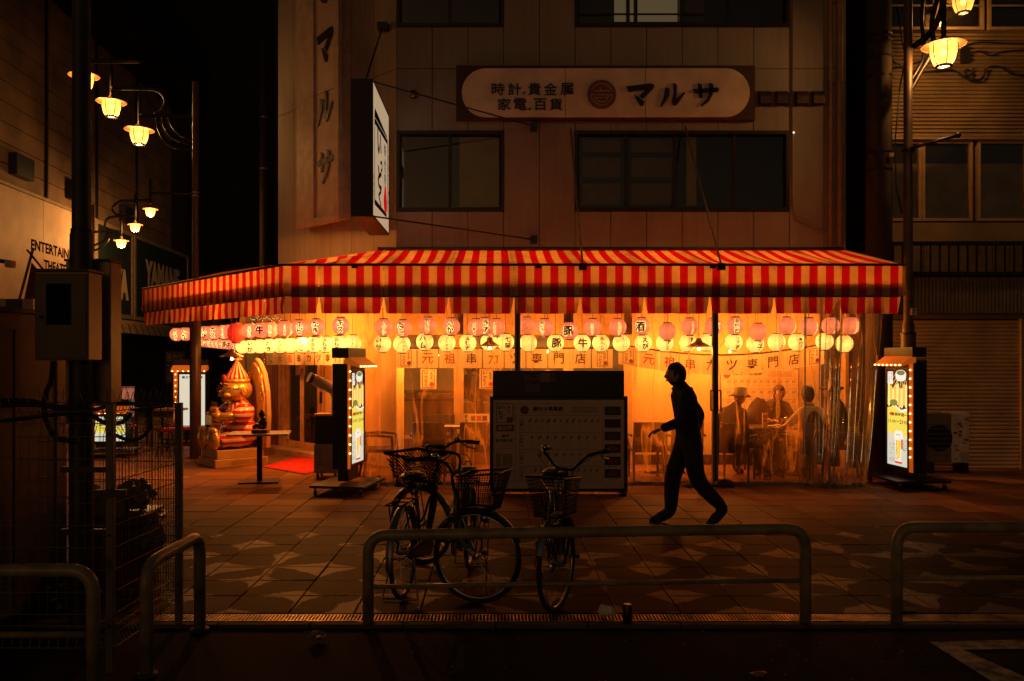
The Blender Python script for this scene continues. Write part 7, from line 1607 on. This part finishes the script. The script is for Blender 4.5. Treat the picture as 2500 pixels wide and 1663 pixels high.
C_blk = cl_('black_cloth', (.018, .014, .013)); C_gry = cl_('grey_tshirt', (.06, .05, .045)); C_wht = cl_('white_tshirt', (.5, .4, .3)); C_jean = cl_('dark_trousers', (.025, .025, .03)); C_shoe = cl_('dark_shoes', (.02, .016, .014), .5); C_brn = cl_('brown_shirt', (.03, .02, .014))
H_blk = mat('black_hair', (.015, .009, .006), .45, bump=1, bs=90); H_brn = mat('brown_hair', (.06, .025, .012), .45, bump=1, bs=90)
def cols(top, legs=C_jean, skin=Sk, shoe=C_shoe, **k): d = dict(top=top, legs=legs, skin=skin, shoe=shoe); d.update(k); return d
person('seated man in a pale bucket hat and dark shirt', gnd(1784, 11.85), R(-55), seated(.12, 'lap', 1.17), cols(C_brn, long=True), None, (cl_('bucket_hat', (.55, .42, .26)), 'bucket'), 1.0, headdir=(.0, 1, -.12))
def specs(t, K, hp):
    for s_ in (-1, 1): MB().tube([hp(s_ * .032 + .022 * math.cos(a), .098, .016 + .018 * math.sin(a)) for a in [i * pi / 8 for i in range(16)]], .0022, 5, closed=True).build('spectacles', M_black, t)
person('seated man with short brown hair, glasses and a grey T-shirt facing the street', gnd(1889, 12.85), pi, seated(.14, 'table', 1.16), cols(C_gry), (H_brn, 'short'), None, 1.03, headdir=(-.1, 1, -.15), extra=specs)
def vest(t, K, hp):
    c_ = (Vector(K['che']) + Vector(K['pel'])) / 2 + Vector((0, -.0, .03)); MB().ball(c_, 1, 24, 16, lambda a, q: Vector((a.x * (.165 + .02 * a.z), a.y * .135, a.z * .285))).build('vest', C_blk, t, smooth=True)
person('seated woman with dark bobbed hair and a dark vest, seen from behind', gnd(1977, 11.85), R(12), seated(.03, 'out', 1.205), cols(C_wht, shorts=True, sleeve=.75), (H_blk, 'bob'), None, 1.0, headdir=(.1, 1, 0), extra=vest)
person('seated person in a ruffled dark hat hidden behind the shiny vinyl folds', gnd(2050, 12.1), R(72), seated(.06, 'table', 1.19), cols(C_blk, long=True), (H_blk, 'bob'), (cl_('dark_hat', (.05, .02, .015)), 'frill'), 1.04)
std = dict(pel=(0, 0, .93), spi=(0, 0, 1.1), che=(0, .02, 1.30), nek=(0, .02, 1.45), hdb=(0, .03, 1.50), hd=(0, .045, 1.60), shl=(.18, .01, 1.37), shr=(-.18, .01, 1.37), ell=(.23, .02, 1.10), elr=(-.23, .02, 1.10), wrl=(.16, .22, 1.02), wrr=(-.16, .22, 1.02), hpl=(.09, 0, .88), hpr=(-.09, 0, .88), knl=(.10, .02, .48), knr=(-.10, .02, .48), anl=(.10, -.02, .09), anr=(-.10, -.02, .09), tol=(.12, .12, .045), tor=(-.12, .12, .045))
person('staff member in a pale shirt and cap standing inside, seen in profile', gnd(1166, 14.05), R(-75), std, cols(C_wht), (H_brn, 'short'), None, .99)
person('second staff member with dark hair standing behind the first, inside', gnd(1146, 15.0), R(-160), std, cols(C_blk, long=True), (H_blk, 'short'), None, .98)
# walking man: strides to the left (local +y is the walking direction)
wk = dict(pel=(0, 0, .90), spi=(0, .02, 1.06), che=(0, .05, 1.25), nek=(0, .09, 1.40), hdb=(0, .11, 1.45), hd=(0, .14, 1.545), shl=(.18, .03, 1.33), shr=(-.18, .05, 1.33), ell=(.23, -.18, 1.12), elr=(-.22, .13, 1.08), wrl=(.22, -.10, .90), wrr=(-.17, .33, 1.00),
          hpl=(.09, .0, .86), hpr=(-.09, .0, .86), knl=(.10, .15, .49), knr=(-.10, -.06, .46), anl=(.10, .17, .10), anr=(-.10, -.34, .17), tol=(.12, .32, .045), tor=(-.10, -.20, .05))
def coat(t, K, hp):
    MB().lathe([(.19, .80), (.185, .95), (.175, 1.1), (.18, 1.25), (.15, 1.36)], (0, 0, 0), 22, caps=False).build('jacket', C_blk, t, smooth=True)
def coat2(t, K, hp):
    q = MB(); S_ = [(.78, -.02, .17, .125), (.9, .0, .175, .125), (1.02, .015, .17, .12), (1.15, .03, .185, .125), (1.27, .05, .205, .125), (1.33, .055, .205, .13), (1.385, .07, .15, .10), (1.425, .085, .095, .08), (1.445, .09, .08, .075)]
    for z_, y_, a_, b_ in S_: q.v += [Vector((math.cos(a) * a_, y_ + math.sin(a) * b_, z_ + .012 * math.sin(a * 3 + z_ * 9) * (z_ < .8))) for a in [i * pi / 12 for i in range(24)]]
    q.f += [(k * 24 + i, k * 24 + (i + 1) % 24, k * 24 + 24 + (i + 1) % 24, k * 24 + 24 + i) for k in range(8) for i in range(24)]
    q.build('jacket', C_blk, t, smooth=True)
person('man in dark clothes walking past the terrace in front of the vinyl', (X(1682, 8.5), 8.5, 0), R(90), wk, cols(C_blk, long=True, rad=dict(shl=(.10, .10), shr=(.10, .10), ell=(.062, .062), elr=(.062, .062), wrl=(.045, .045), wrr=(.045, .045), hpl=(.115, .115), hpr=(.115, .115), knl=(.092, .092), knr=(.092, .092), anl=(.072, .072), anr=(.072, .072), tol=(.045, .045), tor=(.045, .045))), (H_blk, 'short'), None, 1.0, extra=coat2, fat=1.0)

# ================================================================ BICYCLES
M_bk = mat('bike_black', (.015, .014, .014), .25, .3, var=0); M_bgrn = mat('bike_green', (.10, .12, .08), .3, .3, var=0); M_tyre = mat('tyre', (.014, .013, .012), .7, var=0); M_spk = mat('spoke', (.5, .5, .5), .2, 1, var=0); M_sad = mat('saddle_vinyl', (.02, .012, .01), .3, var=0)
M_ref = mat('reflector', (.5, .08, .02), .1, var=0)
def wheel(parent, cx, r_, steer=None):
    """wheel in the local xz plane centred (cx,0,r)"""
    w_ = MB().tube([(cx + r_ * .955 * math.cos(a), 0, r_ + r_ * .955 * math.sin(a)) for a in [i * pi / 28 for i in range(56)]], r_ * .05, 10, closed=True).build('wheel', M_tyre, parent, smooth=True)
    MB().tube([(cx + r_ * .90 * math.cos(a), 0, r_ + r_ * .90 * math.sin(a)) for a in [i * pi / 28 for i in range(56)]], .009, 8, closed=True).build('rim', M_chrome, w_, smooth=True)
    s_ = MB()
    for k in range(32):
        a = k * 2 * pi / 32 + (.12 if k % 2 else -.12); b_ = k * 2 * pi / 32; sd = .028 if k % 2 else -.028
        s_.tube([(cx + .02 * math.cos(a + 1.2), sd, r_ + .02 * math.sin(a + 1.2)), (cx + r_ * .9 * math.cos(b_), 0, r_ + r_ * .9 * math.sin(b_))], .0011, 3, caps=False)
    s_.build('spokes', M_spk, w_); MB().tube([(cx, -.045, r_), (cx, .045, r_)], .018, 10).build('hub', M_chrome, w_)
    return w_
def bicycle(label, loc, heading, steer, frame_m, basket='mesh', lean=0, tall=0, bask_w=.36, dynamo=False, hw=1.0):
    """local +x forward, rear wheel centre at x=-.54, front at +.54. steer: turn of the front end about the head axis"""
    t = thing('bicycle', label, 'bicycle', loc, heading, group='bicycles parked behind the guard rail'); t.rotation_euler = (lean, 0, heading); B = MB; r_ = .325
    wheel(t, -.54, r_)
    bb_, st_, sh = (-.08, 0, .28), (-.22, 0, .70), Vector((.36, 0, .72)); hl = Vector((.41, 0, .56))
    f = B(); f.tube([(-.08, 0, .28), (-.20, 0, .68)], .016, 10); f.tube(spl([sh - Vector((0, 0, .02)), (.2, 0, .42), (.05, 0, .32), bb_], 5), .021, 10); f.tube(spl([hl + Vector((-.0, 0, .0)), (.22, 0, .36), (.07, 0, .29), bb_], 5), .018, 10); f.tube([sh + Vector((-.008, 0, .06)), hl], .021, 12)
    for s_ in (-1, 1): f.tube([(-.08, s_ * .03, .28), (-.54, s_ * .055, r_)], .010, 8); f.tube([(-.19, s_ * .015, .62), (-.54, s_ * .055, r_)], .008, 8)
    f.build('frame', frame_m, t, smooth=True)
    B().tube([(-.20, 0, .66), (-.235, 0, .80)], .012, 8).build('seat_post', M_chrome, t)
    sd = MB().ball((-.26, 0, .83), 1, 24, 14, lambda a, q: Vector((a.x * .135, a.y * (.10 if a.x < 0 else .10 - .075 * a.x), a.z * (.042 if a.z > 0 else .03)))); sd.build('saddle', M_sad, t, smooth=True)
    for s_ in (-1, 1): B().tube([(-.32 + .02 * math.cos(a), s_ * .05 + .02 * math.sin(a), .80 - a * .006) for a in [i * .8 for i in range(16)]], .003, 4).build('saddle_spring', M_chrome, t)
    B().tube([(-.385, -.03, .86), (-.42, -.02, .885), (-.42, .02, .885), (-.385, .03, .86)], .006, 6).build('saddle_handle', M_chrome, t, smooth=True)
    def fender(cx, a0, a1, par):
        q = MB(); n = 22
        for k in range(n):
            a = a0 + (a1 - a0) * k / (n - 1); R_ = r_ + .022; c_, s_ = math.cos(a), math.sin(a)
            for y_, d in ((-.028, -.014), (-.014, 0), (.014, 0), (.028, -.014)): q.v.append(Vector((cx + (R_ + d) * c_, y_, r_ + (R_ + d) * s_)))
        q.f = [(k * 4 + i, k * 4 + i + 1, k * 4 + 5 + i, k * 4 + 4 + i) for k in range(n - 1) for i in range(3)]; return q.build('mudguard', frame_m if frame_m != M_bk else M_steel, par, smooth=True)
    fender(-.54, R(35), R(190), t)
    rk = B()
    for s_ in (-1, 1): rk.tube([(-.30, s_ * .05, .69), (-.78, s_ * .06, .70)], .006, 6); rk.tube([(-.70, s_ * .06, .70), (-.54, s_ * .07, r_)], .005, 6)
    for x_ in (-.78, -.62, -.46): rk.tube([(x_, -.06, .70), (x_, .06, .70)], .005, 6)
    rk.build('rear_carrier', M_bk, t); B().lathe([(.028, 0), (.028, .015)], (-.86, 0, .53), 14, Matrix.Rotation(R(-90), 3, 'Y')).build('reflector', M_ref, t)
    B().tube([(-.08, -.06, .28), (-.08, .06, .28)], .02, 10).build('bottom_bracket', M_chrome, t); B().lathe([(.085, 0), (.085, .004)], (-.08, -.055, .28), 24, Matrix.Rotation(R(90), 3, 'X')).build('chainring', M_steel, t)
    B().poly([(-.60, -.062, .30), (-.08, -.062, .20), (.02, -.062, .25), (.0, -.062, .36), (-.1, -.062, .375), (-.58, -.062, .37)], (0, -.022, 0)).build('chain_guard', M_bk, t, bevel=.006)
    for s_, a in ((-1, .5), (1, .5 + pi)):
        p0 = Vector((-.08, s_ * .075, .28)); p1 = p0 + Vector((math.cos(a) * .165, s_ * .015, math.sin(a) * .165)); cr_ = B().tube([p0, p1], .009, 6).build('crank', M_chrome, t); B().box(p1 + Vector((0, s_ * .05, 0)), (.085, .08, .022)).build('pedal', M_rubber, cr_, bevel=.004)
    ks_ = B(); 
    for s_ in (-1, 1): ks_.tube([(-.54, s_ * .075, r_), (-.62, s_ * .13, .012)], .006, 6)
    ks_.tube([(-.62, -.13, .012), (-.62, .13, .012)], .006, 6); ks_.build('kickstand', M_chrome, t)
    # front end turned about the vertical through the head tube
    fe_ = MB(); hx = .385; Rm = Matrix.Translation((hx, 0, 0)) @ Matrix.Rotation(steer, 4, 'Z') @ Matrix.Translation((-hx, 0, 0))
    def FE(): q = MB(); q.M = Rm; return q
    fk = FE(); fk.tube([(.37, 0, .80), (.42, 0, .58)], .014, 10)
    for s_ in (-1, 1): fk.tube(spl([(.42, s_ * .02, .58), (.425, s_ * .045, .53), (.47, s_ * .05, .40), (.54, s_ * .05, r_)], 4), .010, 8)
    fk.build('fork', frame_m, t, smooth=True)
    q = FE(); q.tube([(.54 + r_ * .955 * math.cos(a), 0, r_ + r_ * .955 * math.sin(a)) for a in [i * pi / 28 for i in range(56)]], r_ * .05, 10, closed=True); wo = q.build('wheel', M_tyre, t, smooth=True)
    q = FE(); q.tube([(.54 + r_ * .90 * math.cos(a), 0, r_ + r_ * .90 * math.sin(a)) for a in [i * pi / 28 for i in range(56)]], .009, 8, closed=True); q.build('rim', M_chrome, wo, smooth=True)
    q = FE()
    for k in range(32):
        b_ = k * 2 * pi / 32; sd_ = .028 if k % 2 else -.028; a = b_ + (1.3 if k % 4 < 2 else -1.3)
        q.tube([(.54 + .02 * math.cos(a), sd_, r_ + .02 * math.sin(a)), (.54 + r_ * .9 * math.cos(b_), 0, r_ + r_ * .9 * math.sin(b_))], .0011, 3, caps=False)
    q.build('spokes', M_spk, wo); q = FE(); q.tube([(.54, -.05, r_), (.54, .05, r_)], .018, 10); q.build('hub', M_chrome, wo)
    q = FE(); n = 18
    for k in range(n):
        a = R(20) + R(135) * k / (n - 1); R_ = r_ + .022; c_, s_ = math.cos(a), math.sin(a)
        for y_, d in ((-.028, -.014), (-.014, 0), (.014, 0), (.028, -.014)): q.v.append(Rm @ Vector((.54 + (R_ + d) * c_, y_, r_ + (R_ + d) * s_)))
    q.f = [(k * 4 + i, k * 4 + i + 1, k * 4 + 5 + i, k * 4 + 4 + i) for k in range(n - 1) for i in range(3)]; q.build('mudguard', frame_m if frame_m != M_bk else M_steel, t, smooth=True)
    hz_ = .90 + tall
    q = FE(); q.tube([(.37, 0, .78), (.355, 0, hz_ - .03), (.36, 0, hz_)], .012, 10)
    for s_ in (-1, 1): q.tube(spl([(.36, 0, hz_), (.38, s_ * .07 * hw, hz_ + .01), (.36, s_ * .17 * hw, hz_ + .09), (.28, s_ * .25 * hw, hz_ + .12), (.13, s_ * .27 * hw, hz_ + .115)], 5), .011, 8)
    q.build('handlebar', M_bk, t, smooth=True)
    for s_ in (-1, 1):
        q = FE(); q.tube([(.23, s_ * .262 * hw, hz_ + .12), (.11, s_ * .272 * hw, hz_ + .115)], .017, 12); q.build('grip', M_rubber, t, smooth=True)
        q = FE(); q.tube([(.27, s_ * .25 * hw, hz_ + .11), (.22, s_ * .262 * hw, hz_ + .075), (.13, s_ * .275 * hw, hz_ + .06)], .006, 6); q.build('brake_lever', M_steel, t, smooth=True)
        q = FE(); q.tube(spl([(.27, s_ * .25 * hw, hz_ + .11), (.40, s_ * .2, hz_ + .10), (.46, s_ * .08, hz_ - .02), (.41, s_ * .02, .62)], 6), .003, 5); q.build('brake_cable', M_bk, t, smooth=True)
    q = FE(); q.ball((.30, -.22 * hw, hz_ + .14), (.028, .028, .02), 12, 8); q.build('bell', M_chrome, t, smooth=True)
    q = FE(); q.lathe([(.01, -.04), (.035, -.01), (.038, .02)], (.60, .0, .60), 14, Matrix.Rotation(R(90), 3, 'Y')); q.build('headlight', M_chrome, t, smooth=True)
    # basket
    q = FE(); x0_, x1_, y_b, y_t, z0_, z1_ = .44, .68, bask_w * .38, bask_w * .5, .66, .90
    def bk_(u, v, w_):    # u across 0..1, v depth 0..1, w height 0..1
        yy = (u - .5) * 2 * (y_b + (y_t - y_b) * w_); return (x0_ + (x1_ - x0_ + .07 * w_) * v, yy, z0_ + (z1_ - z0_) * w_ + .03 * v * w_)
    th = .0022; 
    if basket == 'wicker':
        for side in range(4):
            n_ = 9
            for k in range(-n_, n_ + 1):
                for dr_ in (1, -1):
                    pts = []
                    for i in range(7):
                        w_ = i / 6; s_ = k / n_ + dr_ * w_ * .8
                        if 0 <= s_ <= 1: pts.append(bk_(*( (s_, 0, w_), (s_, 1, w_), (0, s_, w_), (1, s_, w_))[side]))
                    if len(pts) > 1: q.tube(pts, .0045, 4, caps=False)
        for k in range(7):
            u = k / 6; q.tube([bk_(u, 0, 0), bk_(u, 1, 0)], .005, 4); q.tube([bk_(0, u, 0), bk_(1, u, 0)], .005, 4)
        rimr = .013
    else:
        for k in range(17):
            u = k / 16
            for side in range(4): q.tube([bk_(*((u, 0, 0), (u, 1, 0), (0, u, 0), (1, u, 0))[side]), bk_(*((u, 0, 1), (u, 1, 1), (0, u, 1), (1, u, 1))[side])], th, 3, caps=False)
            q.tube([bk_(u, 0, 0), bk_(u, 1, 0)], th, 3, caps=False)
        for k in range(1, 10):
            w_ = k / 10; q.tube([bk_(0, 0, w_), bk_(1, 0, w_), bk_(1, 1, w_), bk_(0, 1, w_)], th, 3, closed=True)
        rimr = .007
    bs_ = q.build('basket', M_bk, t); q = FE(); q.tube([bk_(0, 0, 1), bk_(1, 0, 1), bk_(1, 1, 1), bk_(0, 1, 1)], rimr, 8, closed=True); q.build('basket_rim', M_bk, bs_); q = FE(); q.tube([bk_(0, 0, 0), bk_(1, 0, 0), bk_(1, 1, 0), bk_(0, 1, 0)], rimr * .8, 8, closed=True); q.build('basket_bottom_ring', M_bk, bs_)
    q = FE(); q.tube([(.54, .06, r_), (.60, .06, .66)], .005, 6); q.tube([(.54, -.06, r_), (.60, -.06, .66)], .005, 6); q.build('basket_stay', M_bk, t)
    return t
def bike_at(label, px_r, D_r, heading, steer, m, **k):
    """place by the rear (or front) wheel's ground point seen at px at distance D"""
    ref = k.pop('ref', -.54); x, y, _ = gnd(px_r, D_r); c_, s_ = math.cos(heading), math.sin(heading); return bicycle(label, (x - ref * c_, y - ref * s_, 0), heading, steer, m, **k)
bike_at('dark bicycle with a woven basket full-on in front of the poster stand', 985, 5.86, R(80), R(66), M_bk, basket='wicker', bask_w=.42, tall=.0, hw=.85)
bike_at('pale green framed bicycle with its front wheel turned flat to the street', 1146, 6.72, R(-94), R(76), M_bgrn, bask_w=.30, hw=.85)
bike_at('black bicycle with upright handlebars in front of the menu board', 1346, 6.62, R(-88), R(-28), M_bk, tall=.04, bask_w=.27, hw=.84)
